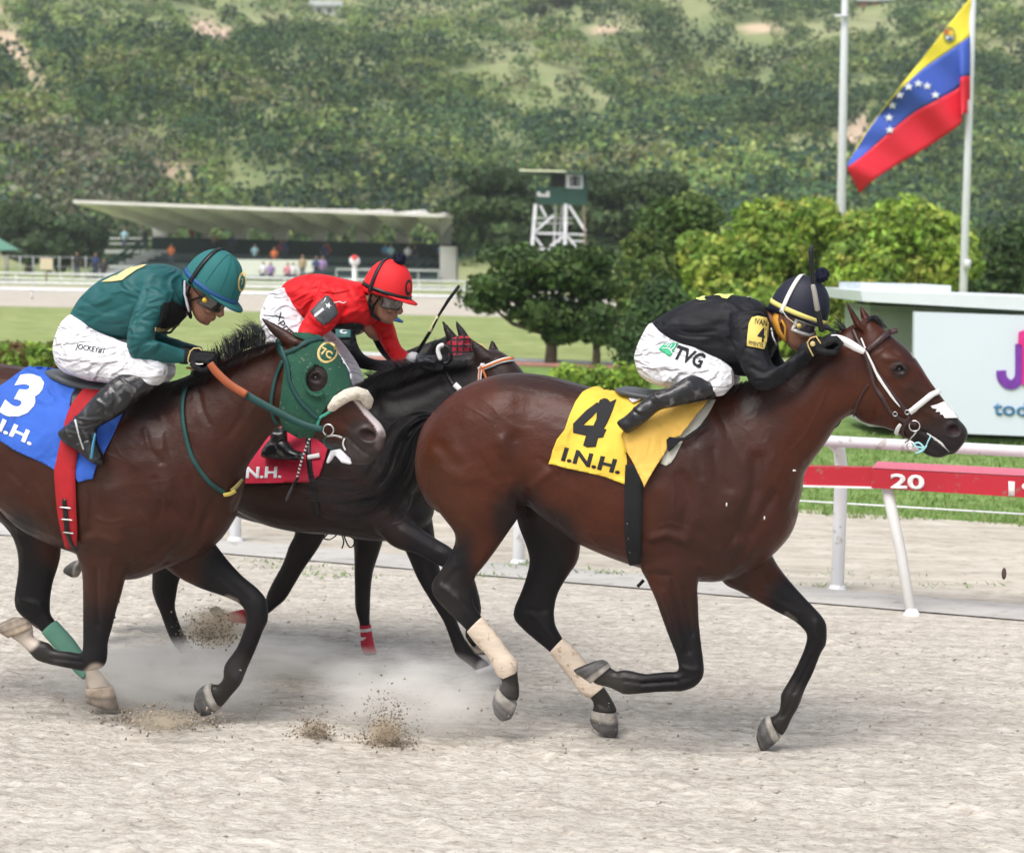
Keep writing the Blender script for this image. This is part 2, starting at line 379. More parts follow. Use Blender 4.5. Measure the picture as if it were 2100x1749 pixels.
# near racing surface with real bumps
nx, ny = 420, 520; u = np.linspace(-6.5, 6.5, nx); v_ = np.concatenate([np.linspace(0, 9.5, ny)])
base = eL+RN*.0; U, V = np.meshgrid(u, v_); c0 = base-RD*((base-np.array([0, 9, 0]))@RD)
P = c0+U[..., None]*RD+V[..., None]*RN; P = P.reshape(-1, 3)
Q = np.stack([P@RD*.8, P@RN, 0*P[:, 0]], 1)
zz = vnoise(Q, .8, 1)*.008+vnoise(Q, 2.6, 2)*.005+vnoise(Q, 6, 4)*.006+vnoise(Q, 13, 5)*.006+vnoise(Q, 27, 6)*.006+RNG.normal(size=len(Q))*.0024
zz += np.clip(vnoise(Q, 4.3, 9)-.33, 0, 1)*.05
P[:, 2] = zz*np.clip(V.ravel()/1.2, .12, 1)-.006
idx = np.arange(nx*ny).reshape(ny, nx); fc = np.stack([idx[:-1, :-1], idx[:-1, 1:], idx[1:, 1:], idx[1:, :-1]], -1).reshape(-1, 4)
def fast_mesh(name, v, f, cols=None, smooth=False, cname='coat'):
    me = bpy.data.meshes.new(name); f = np.asarray(f, np.int32); k = f.shape[1]
    me.vertices.add(len(v)); me.vertices.foreach_set('co', np.asarray(v, np.float32).ravel())
    me.loops.add(f.size); me.loops.foreach_set('vertex_index', f.ravel()); me.polygons.add(len(f)); me.polygons.foreach_set('loop_start', np.arange(0, f.size, k, dtype=np.int32))
    me.update(calc_edges=True)
    if smooth: me.polygons.foreach_set('use_smooth', [True]*len(f))
    if cols is not None:
        a = me.color_attributes.new(cname, 'FLOAT_COLOR', 'POINT'); a.data.foreach_set('color', np.concatenate([cols, np.ones((len(cols), 1))], 1).astype(np.float32).ravel())
    return me
me = fast_mesh('dirt_track', P, fc, smooth=True); o = bpy.data.objects.new('dirt_track', me); COL.objects.link(o); me.materials.append(track_m); o['kind'] = 'structure'
b0 = c0+RN*0
for n_, L0, L1, V0, V1 in (('dirt_track', -60, -6.45, 0, 30), ('dirt_track', 6.45, 40, 0, 30), ('dirt_track', -6.5, 6.5, 9.45, 30)):
    sheet(n_, [b0+RD*L0+RN*V0, b0+RD*L1+RN*V0, b0+RD*L1+RN*V1, b0+RD*L0+RN*V1], -.004, track_m)
# far side of the course
sheet('far_track', [(-160, 81), (160, 76), (160, 122), (-160, 126)], -.012, sand_m)
kr = mat('faded_red_kerb', (.42, .2, .16), .8, .2, 3.)
# ---- leaves
def leaves(C, R, n, size, squash=1., up=.25, rng=RNG, col=None, cvar=.25, inner=.75, outer=1.08):
    """C centres (k,3) R radii (k,) or (k,3): n leaf quads per clump, facing outwards"""
    k = len(C); R = np.asarray(R, float); R = np.repeat(R[:, None], 3, 1) if R.ndim == 1 else R
    d = rng.normal(size=(k, n, 3)); d[..., 2] += up; d /= np.linalg.norm(d, axis=-1, keepdims=True)
    rr = inner+(outer-inner)*rng.random((k, n, 1))**.6; P = C[:, None, :]+d*R[:, None, :]*rr
    nn = d+rng.normal(size=(k, n, 3))*.55; nn /= np.linalg.norm(nn, axis=-1, keepdims=True)
    t = np.cross(nn, rng.normal(size=(k, n, 3))); t /= np.linalg.norm(t, axis=-1, keepdims=True); b = np.cross(nn, t)
    s = size*(.55+.9*rng.random((k, n, 1))); s2 = s*(.45+.3*rng.random((k, n, 1)))
    v = np.stack([P-t*s, P+b*s2*.9, P+t*s, P-b*s2*.9], 2).reshape(-1, 3); f = np.arange(len(v)).reshape(-1, 4)
    if col is None: return v, f, None
    col = np.asarray(col, float)
    if col.ndim == 1: col = np.tile(col, (k, 1))
    cc = col[:, None, :]*(1+cvar*rng.normal(size=(k, n, 1)))*(1+.06*rng.normal(size=(k, n, 3))); cc = np.clip(np.repeat(cc.reshape(-1, 3), 4, 0), .005, .9)
    return v, f, cc
def leaf_mat(name, rough=.6):
    m, nt, b = new_mat(name); a = nt.nodes.new('ShaderNodeAttribute'); a.attribute_name = 'coat'
    nt.links.new(a.outputs['Color'], b.inputs['Base Color']); b.inputs['Roughness'].default_value = rough; b.inputs['Specular IOR Level'].default_value = .25
    tr = nt.nodes.new('ShaderNodeBsdfTranslucent'); nt.links.new(a.outputs['Color'], tr.inputs[0]); ad = nt.nodes.new('ShaderNodeMixShader'); ad.inputs[0].default_value = .3
    o = nt.nodes['Material Output']; nt.links.new(b.outputs[0], ad.inputs[1]); nt.links.new(tr.outputs[0], ad.inputs[2]); nt.links.new(ad.outputs[0], o.inputs[0]); return m
LM = leaf_mat('foliage'); bark = mat('bark', (.10, .075, .055), .9, .3, 6., .02)
# ---- hill
def hz(x, y):
    x = np.asarray(x, float); y = np.asarray(y, float)
    s = np.clip(y-208, 0, None)
    base = .262*s+4*np.sin(x*.021+y*.012)*np.clip(s/60, 0, 1)+2.6*np.sin(x*.055-y*.031+1.3)*np.clip(s/40, 0, 1)+1.3*np.sin(x*.13+y*.09)*np.clip(s/40, 0, 1)
    return base*1.0-.01
xs = np.linspace(-260, 260, 210); ys = np.linspace(200, 700, 200); X, Y = np.meshgrid(xs, ys); Z = hz(X, Y); HV = np.stack([X, Y, Z], -1).reshape(-1, 3)
idx = np.arange(X.size).reshape(X.shape); HF = np.stack([idx[:-1, :-1], idx[:-1, 1:], idx[1:, 1:], idx[1:, :-1]], -1).reshape(-1, 4)
hm, hnt, hb = new_mat('hill_ground'); N, L = hnt.nodes, hnt.links
tc = N.new('ShaderNodeTexCoord'); n1 = N.new('ShaderNodeTexNoise'); n1.inputs['Scale'].default_value = .06; n1.inputs['Detail'].default_value = 8; L.new(tc.outputs['Object'], n1.inputs[0])
rp = N.new('ShaderNodeValToRGB'); L.new(n1.outputs[0], rp.inputs[0]); e = rp.color_ramp.elements
e[0].position, e[0].color = .38, (.15, .19, .08, 1); e[1].position, e[1].color = .62, (.29, .30, .15, 1); x = e.new(.5); x.color = (.21, .25, .10, 1)
L.new(rp.outputs[0], hb.inputs['Base Color']); hb.inputs['Roughness'].default_value = .95
# bare slips of earth, by colour attribute mix
BARE = [((15, 75), 22, 16), ((30, 105), 24, 26), ((60, 140), 26, 22), ((85, 172), 18, 16), ((415, 55), 26, 18), ((455, 75), 38, 18), ((350, 350), 30, 22), ((385, 370), 18, 20), ((190, 325), 20, 14), ((330, 250), 18, 5),
        ((1760, 262), 30, 24), ((1745, 285), 22, 14), ((1670, 320), 16, 10), ((2060, 430), 30, 9), ((1850, 330), 16, 8), ((10, 20), 16, 10), ((1240, 62), 30, 8), ((560, 240), 12, 6), ((1560, 58), 40, 9), ((70, 215), 14, 10)]
def bare(P):
    px = proj(P); r = np.zeros(len(P))
    for (x, y), a, b in BARE: r = np.maximum(r, np.clip(1.5-np.hypot((px[:, 0]-x)/a, (px[:, 1]-y)/b), 0, 1))
    return r
def lightgrass(P):
    px = proj(P); r = np.zeros(len(P))
    for (x, y), a, b in [((1060, 130), 120, 40), ((1180, 150), 90, 26), ((700, 120), 60, 30), ((850, 395), 400, 22), ((960, 90), 60, 40), ((540, 215), 60, 50), ((250, 300), 80, 60), ((1130, 210), 120, 40)]:
        r = np.maximum(r, np.clip(1.35-np.hypot((px[:, 0]-x)/a, (px[:, 1]-y)/b), 0, 1))
    return r
at_ = N.new('ShaderNodeAttribute'); at_.attribute_name = 'coat'; mx = N.new('ShaderNodeMix'); mx.data_type = 'RGBA'; sp = N.new('ShaderNodeSeparateColor'); L.new(at_.outputs['Color'], sp.inputs[0])
L.new(sp.outputs[0], mx.inputs[0]); L.new(rp.outputs[0], mx.inputs[6]); mx.inputs[7].default_value = (.62, .45, .33, 1)
mx2 = N.new('ShaderNodeMix'); mx2.data_type = 'RGBA'; L.new(sp.outputs[1], mx2.inputs[0]); L.new(mx.outputs[2], mx2.inputs[6]); mx2.inputs[7].default_value = (.22, .255, .11, 1); L.new(mx2.outputs[2], hb.inputs['Base Color'])
br = bare(HV); lg = lightgrass(HV)*np.clip(.55+.6*vnoise(HV, .05, 5), 0, 1); me = fast_mesh('hill', HV, HF, np.stack([br, lg, 0*br], 1), True)
o = bpy.data.objects.new('hill', me); COL.objects.link(o); me.materials.append(hm); o['kind'] = 'structure'
# ---- shrubs on the hill: nobody could count them
rr = np.random.default_rng(11); n = 9300
px = rr.uniform(-720, 2800, n); e_ = rr.uniform(-.004, .168, n); Yv = (208*.262+2.33)/(.262-e_); Xv = (px-CX)/F*Yv
B0 = np.stack([Xv, Yv, hz(Xv, Yv)], 1); open_ = vnoise(B0*np.array([1, .8, 0]), .03, 41)+.5*vnoise(B0, .09, 42) > .33; up_ = B0+np.array([0, 0, 2.2]); hs_ = proj(up_); hx = np.zeros(n, bool)
for hx0, hy0, hw, hh_ in ((668, 18, 38, 34), (1436, 36, 42, 34), (1415, 2, 36, 20), (1775, 10, 36, 26), (1822, 8, 20, 24), (1240, 62, 30, 14)): hx |= (abs(hs_[:, 0]-hx0) < hw) & (abs(hs_[:, 1]-hy0-6) < hh_)
keep = ~hx & (bare(B0) < .25) & (bare(up_) < .2) & (~open_ | (rr.random(n) < .3)) & ((lightgrass(B0) < .3) | (rr.random(n) < .5)); B0 = B0[keep]; n = len(B0)
big = rr.random(n); patch = vnoise(B0*np.array([1, 1, 0]), .018, 21); patch2 = vnoise(B0*np.array([1, 1, 0]), .04, 22)
sz = (.9+1.9*rr.random(n)+3.2*(big > .82)*rr.random(n)+1.0*np.clip(patch*3, 0, 1))
pal = np.array([(.058, .115, .050), (.105, .18, .062), (.175, .255, .075), (.27, .33, .105), (.26, .27, .14), (.026, .062, .038)])
pi = np.clip((2.1-patch*3.2+patch2*1.5+rr.normal(size=n)*1.0), 0, 4.4).astype(int); pi = np.where(big > .9, 5, pi)
bc = pal[pi]*(1+.30*vnoise(B0*np.array([1, 1, 0]), .011, 51)*2)[:, None]
dry = (proj(B0)[:, 0] < 330) & (proj(B0)[:, 1] > 290) & (rr.random(n) < .55); bc[dry] = (.19, .195, .125)
Rr = np.stack([sz*1.15, sz*1.15, sz*.85], 1)
v, f, cc = leaves(B0+np.array([0, 0, .45])*sz[:, None], Rr, 76, .46, col=bc, cvar=.2, rng=rr, up=.5)
vb, fb, cb = [], [], []
me = fast_mesh('hillside_shrubs', v, f, cc); o = bpy.data.objects.new('hillside_shrubs', me); COL.objects.link(o); me.materials.append(LM)
tag(o, 'dense green shrubs and low trees covering the hillside behind the racecourse', 'shrubs', kind='stuff')
# ---- trees
def tree(name, label, base, h, clumps, leafn, leafs, cols, trunk_r=.18, cat='tree', group=None, branches=True, seed=1, rad_=(.6, 1.1), cv=.22, flat=.75):
    """clumps: list of (dx, dy, z, rx, rz) ellipsoids filled with small clumps"""
    r = np.random.default_rng(seed); root = thing(name, label, cat, base, group); base = np.array(base, float)
    C = []; K = []; top = []; near = base[1] < 100
    if near: clumps = [(*q[:5], int(q[5]*2.3)) for q in clumps]; rad_ = (rad_[0]*.6, rad_[1]*.72); leafn = int(leafn*.55); leafs *= .82
    for dx, dy, z, rx, rz, k in clumps:
        d = r.normal(size=(k, 3)); d /= np.linalg.norm(d, axis=1, keepdims=True); q = (.35+.65*r.random((k, 1))**.5)
        C.append(base+np.array([dx, dy, z])+d*q*np.array([rx, rx, rz])); top.append(base+np.array([dx, dy, z-rz*.3]))
    C = np.concatenate(C); Rr = r.uniform(*rad_, len(C)); c3 = np.array(cols)[r.integers(0, len(cols), len(C))]*(1+.14*r.normal(size=(len(C), 1)))
    v, f, cc = leaves(C, np.stack([Rr, Rr, Rr*flat], 1), leafn, leafs, col=np.clip(c3, .01, .5), cvar=cv, rng=r, inner=.35 if near else .7, outer=1.5 if near else 1.15)
    part('crown', fast_mesh('crown', v, f, cc), LM, root)
    mb = MB(); fork = base+np.array([0, 0, h*.3]); mb.tube([base-[0, 0, .1], base+[.02, 0, h*.15], fork], [trunk_r*1.2, trunk_r, trunk_r*.85], 10)
    for t in top: mb.tube([fork-[0, 0, .1], fork*.45+t*.55+r.normal(size=3)*.15, t], [trunk_r*.6, trunk_r*.35, trunk_r*.12], 7)
    for i in r.choice(len(C), min(len(C), 26), replace=False):
        t = top[int(np.argmin([np.linalg.norm(C[i]-q) for q in top]))]; mb.tube([fork*.4+t*.6, C[i]], [trunk_r*.22, trunk_r*.08], 5)
    part('trunk', mb, bark, root); return root
def m2(px_, Y): return px_*Y/F          # picture pixels to metres at distance Y
def crowns(bx, Y, by, lst):             # list of (px, py, rpx, rpy, count)
    b = at(bx, by, Y); r = []; sh = min(.26*F/Y, 20) if Y < 100 else 12
    for x, y, rx, ry, k, *dy in lst:
        p = at(x, y, Y+(dy[0] if dy else 0)); r.append((p[0]-b[0], p[1]-b[1], p[2], m2(max(rx-sh, rx*.45), Y), m2(max(ry-sh*.8, ry*.4), Y), k))
    return r
MG = [(.24, .37, .055), (.32, .45, .065), (.18, .29, .05), (.40, .49, .09)]; DG = [(.045, .085, .03), (.065, .115, .035), (.09, .145, .045)]; AG = [(.075, .125, .035), (.10, .165, .045), (.05, .09, .03)]
def gbase(px_, Y): p = at(px_, 600, Y); return (p[0], p[1], 0)
tree('mango_tree', 'rounded bright green tree left of the flagpole behind the bowed black jockey', gbase(1600, 52), 4.5, crowns(1600, 52, 600, [(1600, 500, 110, 75, 34), (1510, 570, 120, 90, 40), (1670, 460, 80, 50, 20), (1560, 670, 160, 90, 50, -1), (1450, 520, 50, 40, 12), (1700, 620, 90, 90, 28), (1580, 445, 60, 30, 8)]), 330, .12, MG, .25, seed=3, rad_=(.30, .62))
tree('mango_tree', 'rounded bright green tree just in front of the flagpole foot', gbase(1860, 50), 4.2, crowns(1860, 50, 600, [(1850, 480, 95, 65, 30), (1920, 540, 90, 80, 30), (1790, 570, 100, 100, 40), (1770, 480, 50, 40, 10), (1830, 690, 160, 90, 45), (1930, 480, 60, 40, 12)]), 330, .12, MG, .25, seed=4, rad_=(.30, .62))
tree('shade_tree', 'dark green tree behind the billboard booth at the right edge', gbase(2080, 58), 4.5, crowns(2080, 58, 600, [(2080, 545, 110, 90, 40), (2120, 640, 150, 100, 40), (2010, 590, 60, 80, 24)]), 300, .13, DG, .25, seed=5, rad_=(.35, .7))
tree('leafy_tree', 'mid green tree between the small orchard tree and the bright mango trees', gbase(1380, 62), 4.5, crowns(1380, 62, 600, [(1400, 450, 85, 50, 24), (1350, 530, 80, 75, 28), (1430, 540, 80, 80, 28), (1310, 600, 55, 60, 16), (1370, 640, 100, 60, 26)]), 260, .13, [(.08, .14, .035), (.11, .175, .045), (.06, .11, .03), (.17, .23, .06)], .22, seed=6, rad_=(.35, .7))
tree('orchard_tree', 'low spreading dark tree with a thin bare trunk standing on the infield grass', gbase(1132, 43), 2.6, crowns(1132, 43, 600, [(1130, 560, 120, 48, 34), (1030, 590, 80, 40, 22), (1220, 585, 85, 42, 22), (1120, 640, 90, 42, 20), (1060, 530, 70, 30, 14), (1190, 530, 80, 30, 14), (1000, 620, 55, 24, 9), (1150, 690, 45, 22, 5)]), 115, .10, AG, .13, seed=7, rad_=(.22, .46), flat=.55)
tree('sapling', 'small bushy tree with a short dark trunk right of the spreading orchard tree', gbase(1225, 42.5), 1.8, crowns(1225, 42.5, 600, [(1225, 650, 48, 34, 14), (1240, 690, 42, 26, 8), (1200, 680, 32, 20, 6)]), 150, .09, AG, .09, seed=8, rad_=(.2, .4), flat=.6)
tree('shrub', 'dense dark green bush right behind the white breeches of the leading jockey', gbase(1330, 38), 1.5, crowns(1330, 38, 600, [(1325, 720, 62, 75, 26), (1360, 640, 60, 60, 20), (1300, 790, 50, 30, 10)]), 230, .08, [(.05, .095, .035), (.075, .13, .04)], .12, cat='bush', seed=9, rad_=(.22, .45))
tree('umbrella_tree', 'wide umbrella shaped tree on the left side of the timing tower', gbase(1040, 150), 10, crowns(1040, 150, 600, [(1020, 420, 100, 40, 36), (1060, 470, 110, 60, 40), (1000, 370, 80, 30, 16), (1100, 520, 110, 45, 30), (980, 480, 40, 40, 10)]), 150, .33, [(.06, .098, .036), (.08, .125, .046), (.045, .075, .03)], .5, seed=12, rad_=(.8, 1.6), flat=.5)
tree('umbrella_tree', 'wide umbrella shaped tree on the right side of the timing tower', gbase(1280, 150), 10, crowns(1280, 150, 600, [(1290, 390, 110, 34, 34), (1260, 440, 110, 55, 40), (1370, 430, 70, 40, 20), (1240, 520, 110, 45, 30)]), 150, .33, [(.06, .098, .036), (.08, .125, .046), (.045, .075, .03)], .5, seed=13, rad_=(.8, 1.6), flat=.5)
for i, (x, y, rx, ry, Y, lb) in enumerate([(1130, 30, 110, 62, 420, 'dark round tree on the upper hillside above the timing tower'), (1290, 58, 62, 36, 430, 'dark round tree on the upper hillside left of the hillside shacks'), (1570, 22, 42, 28, 430, 'dark tree beside the pale shack high on the hill'), (1290, 165, 50, 26, 380, 'dark flat crowned tree in the middle of the hillside'), (1500, 190, 60, 26, 360, 'small dark tree on the mid slope left of the bare flagpole'),
        (60, 480, 80, 70, 175, 'grey green tree at the far left beyond the pavilion roof'), (200, 500, 90, 60, 178, 'green tree behind the stairs of the grandstand')]):
    b = at(x, 600, Y); z0 = float(hz(b[0], Y)) if Y > 210 else 0.
    tree('hill_tree', lb, (b[0], b[1], z0), 6, [(q[0], q[1], q[2]-z0, q[3], q[4], q[5]) for q in crowns(x, Y, 600, [(x, y, rx, ry, 34), (x+rx*.5, y+ry*.5, rx*.7, ry*.6, 16)])], 120, .45 if Y > 300 else .3, [(.05, .085, .036), (.07, .11, .042), (.035, .062, .03)], .4, seed=30+i, rad_=(1.2, 2.4) if Y > 300 else (.7, 1.4), flat=.6)
# hedge and low bushes
def hedge(name, label, x0, x1, y0, y1, Y, n, leafn, size, cols, seed, deep=.6):
    r = np.random.default_rng(seed); C = np.array([at(r.uniform(x0, x1), r.uniform(y0, y1), Y+r.uniform(0, deep)) for _ in range(n)]); C[:, 2] = np.maximum(C[:, 2], .05)
    v, f, cc = leaves(C, r.uniform(.12, .22, n), leafn, size, col=np.array(cols)[r.integers(0, len(cols), n)], cvar=.25, rng=r)
    b = at((x0+x1)/2, 700, Y); o = part(name, fast_mesh(name, v, f, cc), LM, None, at0=(b[0], b[1], 0)); return tag(o, label, 'hedge')
hedge('hedge', 'low clipped green hedge behind the saddle of the horse with the blue cloth', -60, 190, 718, 752, 36, 170, 60, .06, MG[:3]+[(.2, .10, .05)], 1)
hedge('hedge', 'row of low green bedding plants behind the rump of the leading horse', 1140, 1320, 765, 800, 34, 70, 60, .05, MG[:3], 2)
# ---- booth with billboard
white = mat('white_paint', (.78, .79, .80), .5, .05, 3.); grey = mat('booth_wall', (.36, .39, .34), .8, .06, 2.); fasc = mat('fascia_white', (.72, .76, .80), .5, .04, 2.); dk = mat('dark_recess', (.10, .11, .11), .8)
YB = 26.; loc = at(1950, 880, YB); loc[2] = 0; booth = thing('ticket_booth', 'low white roofed booth carrying the white billboard at the right edge', 'booth', loc)
def quadbox(pts, Y, dep, mb=None):        # box whose front face has these picture corners
    mb = mb or MB(); a = [at(x, y, Y) for x, y in pts]; k = len(a); b = [p+np.array([0, dep, 0]) for p in a]
    f = [tuple(range(k)), tuple(range(k, 2*k))[::-1]]+[(i, i+k, (i+1) % k+k, (i+1) % k) for i in range(k)]
    return mb.add(a+b, f)
E = lambda x, y: cE(x, y)[0]
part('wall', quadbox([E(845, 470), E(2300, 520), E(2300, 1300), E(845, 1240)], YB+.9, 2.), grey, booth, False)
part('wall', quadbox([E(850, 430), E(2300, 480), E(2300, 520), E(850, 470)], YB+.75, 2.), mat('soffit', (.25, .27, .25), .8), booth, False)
part('roof', quadbox([E(790, 335), E(2300, 390), E(2300, 490), E(800, 405)], YB-.2, 3.4), fasc, booth, False)
part('roof', quadbox([E(790, 285), E(1395, 300), E(1397, 375), E(790, 350)], YB+.6, 1.8), mat('roof_top', (.62, .68, .74), .6, .08, 4.), booth, False)
bill = thing('billboard', 'large plain white advertising board with purple and pink lettering', 'billboard', loc+np.array([1, 0, 0]))
pb = part('panel', quadbox([E(1150, 475), E(2600, 525), E(2600, 1335), E(1145, 1278)], YB-.25, .12), mat('board_white', (.70, .75, .84), .45, .02, 1.), bill, False)
hb_ = Hit(pb); PB = Plane(2000, 20, 0)
def flat_on(name, poly, Y, m, parent, dep=.015):
    return part(name, quadbox(poly, Y-dep, dep), m, parent, False)
def stroke_poly(pts, wd): L_, R_ = strip_poly(smoothline(pts, 6), wd); return [tuple(p) for p in L_]+[tuple(p) for p in R_[::-1]]
YF = YB-.255
flat_on('letter', stroke_poly(cE((1732), 868, 1738, 920, 1775, 958, 1815, 960, 1850, 925, 1858, 870, 1858, 690), 20), YF, mat('purple', (.20, .045, .38), .5), bill)
flat_on('letter', [E(1845, 690), E(1850, 610), E(1880, 600), E(1900, 600), E(1900, 980), E(1872, 960), E(1872, 700)], YF-.02, mat('pink', (.72, .03, .25), .5), bill)
def flat_text(name, body, ll, lr, ul, Y, m, parent, bold=.02, dep=.01):
    bm = text2d(body, ll, lr, ul, bold); 
    for v in bm.verts: v.co = Vector(at(v.co.x, v.co.y, Y))
    bmesh.ops.recalc_face_normals(bm, faces=bm.faces); me = bpy.data.meshes.new(name); bm.to_mesh(me); bm.free(); o = part(name, me, m, parent)
    md = o.modifiers.new('t', 'SOLIDIFY'); md.thickness = dep; md.offset = 0; return o
flat_text('lettering', 'tod', E(1680, 1165), E(1905, 1178), E(1680, 1068), YF-.01, mat('slate_blue', (.06, .20, .38), .5), bill, .015)
# ---- rails
steel = mat('galvanised', (.42, .43, .44), .5, .1, 3., metal=.2); plast = mat('rail_white', (.78, .79, .81), .45, .06, 2., spk=((.45, .42, .37), 14., .60, .08)); redm = mat('red_panel', (.46, .020, .036), .45, .14, 1.5, spk=((.30, .12, .10), 18., .62, .07)); 
pst = G(1717, 1207); rail = thing('running_rail', 'white running rail on curved gooseneck posts behind the red furlong board', 'rail', pst)
def on_rail(s, off, z): return pst+RD*s+RN*off+np.array([0, 0, z])
def zat(p, px, py):                        # height above ground point p seen at picture row py
    d = (p-CAM)@FW; lo = (p[2]); 
    for z in np.linspace(0, 3, 601):
        q = proj(p+np.array([0, 0, z]))
        if q[1] <= py: return z
    return 3.
zt = zat(pst+RN*.35, 1700, 906)
part('rail_beam', MB().bar(on_rail(-30, .35, zt), on_rail(8, .35, zt), .05, .075), plast, rail)
for k in range(-12, 4):
    s = k*2.47; mb = MB(); mb.tube([on_rail(s, 0, -.05), on_rail(s, 0, zt*.66), on_rail(s, .01, zt*.80), on_rail(s, .10, zt*.93), on_rail(s, .30, zt-.03)], [.048, .048, .046, .044, .040], 12); mb.tube([on_rail(s, 0, -.01), on_rail(s, 0, .008)], [.07, .065], 14)
    part('post', mb, plast, rail)
# red furlong board, two boxes that meet at x=1795
def at_line(px, py, off):                  # intersection of view ray with vertical plane parallel to the rail
    P0 = pst+RN*off; r = ray(px, py); return CAM+r*(((P0-CAM)@RN)/(r@RN))
fb_ = thing('furlong_board', 'red numbered finish board on slanting grey legs in front of the white rail', 'sign board', G(1868, 1257))
def beam(pts, off, th, m, name):
    a = [at_line(x, y, off) for x, y in pts]; b = [p-RN*th for p in a]; k = len(a)
    f = [tuple(range(k)), tuple(range(k, 2*k))[::-1]]+[(i, i+k, (i+1) % k+k, (i+1) % k) for i in range(k)]
    return part(name, MB().add(a+b, f), m, fb_, False)
Q_ = lambda x, y: cQ(x, y)[0]
beam([Q_(-400, 345), Q_(700, 366), Q_(700, 520), Q_(-400, 490)], .62, .12, redm, 'board')
beam([Q_(700, 372), Q_(2100, 445), Q_(2100, 612), Q_(700, 524)], .68, .16, redm, 'board')
top = [at_line(*Q_(700, 370), .68), at_line(*Q_(2100, 443), .68)]
a, b = top; dn = np.array([0, 0, .004]); part('board_cap', MB().add([a+dn, b+dn, b-RN*.22+[0, 0, .03], a-RN*.22+[0, 0, .03]], [(0, 1, 2, 3)]), mat('red_cap', (.62, .10, .17), .22, .05, 2., spec=.6), fb_, False)
beam([Q_(-400, 492), Q_(900, 523), Q_(900, 536), Q_(-400, 503)], .66, .2, plast, 'board_trim')
def rail_text(body, ll, lr, ul, off):
    bm = text2d(body, ll, lr, ul, .03)
    for v in bm.verts: v.co = Vector(at_line(v.co.x, v.co.y, off))
    me = bpy.data.meshes.new('numeral'); bm.to_mesh(me); bm.free(); o = part('numeral', me, mat('numeral_white', (.86, .80, .78), .5), fb_); md = o.modifiers.new('t', 'SOLIDIFY'); md.thickness = .004; md.offset = 0
rail_text('20', Q_(850, 527), Q_(1120, 542), Q_(850, 408), .686); rail_text('19', Q_(1785, 590), Q_(2040, 604), Q_(1785, 470), .686)
ft = G(*cQ(1020, 1522)[0]); hd_ = at_line(*Q_(825, 540), .60)
part('leg', MB().tube([ft-[0, 0, .02], ft*.5+hd_*.5+RD*.008, hd_], [.035, .037, .040], 12), mat('leg_grey', (.60, .59, .57), .5, .06, 3.), fb_)
part('foot_plate', MB().tube([ft-[0, 0, .02], ft+[0, 0, .004]], [.06, .055], 16), plast, fb_)
for s in (2.6,): part('leg', MB().tube([ft+RD*s-[0, 0, .02], ft*.5+hd_*.5+RD*(s+.02), hd_+RD*s], [.035, .037, .040], 12), MATS['leg_grey'], fb_)
wv = thing('edge_wire', 'thin pale wire strung low along the grass edge', 'wire', eG)
part('wire', MB().bar(at_line(1560, 1022, -1.3), at_line(2200, 1060, -1.3), .012), plast, wv)
# a bird or a clod in mid air
part('clod', MB().ell(at(2059, 1176, 9.6), (.012, .012, .03)), mat('dark_clod', (.09, .06, .05), .9), tag_ := thing('flying_clod', 'small dark clod of earth flying at the right edge', 'clod', at(2059, 1176, 9.6)))
# ---- far rails
def far_rail(label, x0, x1, yl, slope, Y, hgt, step, xt=None, th=.1, bars=1):
    b = at((x0+x1)/2, 600, Y); b[2] = 0; r = thing('rail_fence', label, 'rail', b)
    a0, a1 = at(x0, yl+slope*x0, Y), at(x1, yl+slope*x1, Y)
    for k in range(bars): part('rail_bar', MB().bar(a0-[0, 0, .33*k], a1-[0, 0, .33*k], .06, th), plast, r)
    n_ = int((a1[0]-a0[0])/step)+1
    for i in range(n_):
        p = a0+(a1-a0)*(i/max(n_-1, 1)); part('post', MB().bar([p[0], p[1]+.06, 0], p+[0, .06, -.02], .09), plast, r)
far_rail('white rail on the inner edge of the far track', -60, 1320, 593, .017, 90, .8, 2.6, th=.16)
far_rail('white rail across the middle of the far track', -60, 1320, 579, .017, 108, .8, 3.2, th=.14)
far_rail('white two bar rail below the grandstand', -60, 1320, 560, .019, 128, 1., 2.9, th=.13, bars=2)
# infield kerb
kb = thing('infield_kerb', 'low red and white kerb across the grass behind the thin trunked tree', 'kerb', at(1100, 755, 41.5)*np.array([1, 1, 0]))
part('kerb_stone', MB().bar(at(640, 745, 44)*[1, 1, 0]+[0, 0, .03], at(1500, 752, 42)*[1, 1, 0]+[0, 0, .0], .5, .10), kr, kb)
part('kerb_top', MB().bar(at(640, 745, 44)*[1, 1, 0]+[0, .5, .10], at(1500, 752, 42)*[1, 1, 0]+[0, .5, .03], .3, .10), mat('kerb_white', (.6, .62, .63), .7), kb)
# ---- flagpoles and flag
fp = thing('flagpole', 'white flagpole flying the tricolour flag', 'flagpole', gbase(1975, 45)); a = at(1975, 640, 45); a[2] = 0; b = at(1997, -60, 45)
part('pole', MB().tube([a, b], [.10, .075], 14), mat('pole_white', (.62, .64, .66), .4, .03), fp); part('cleat', MB().box(at(1984, 542, 44.85), (.14, .1, .22)), MATS['pole_white'], fp)
fp2 = thing('flagpole', 'bare pale pole rising above the bright green trees without a flag', 'flagpole', gbase(1724, 66)); a = at(1722, 640, 66); a[2] = 0; b = at(1734, -60, 66)
part('pole', MB().tube([a, a*.4+b*.6, b], [.17, .14, .11], 14), MATS['pole_white'], fp2); part('crossarm', MB().bar(at(1712, 33, 65.8), at(1740, 35, 65.8), .09), MATS['pole_white'], fp2)
YFL = 44.9; fl = thing('flag', 'tricolour flag with yellow blue and red bands and an arc of white stars', 'flag', at(1984, 120, YFL)); fl['_loc'] = list(fl.location)
nU = 60
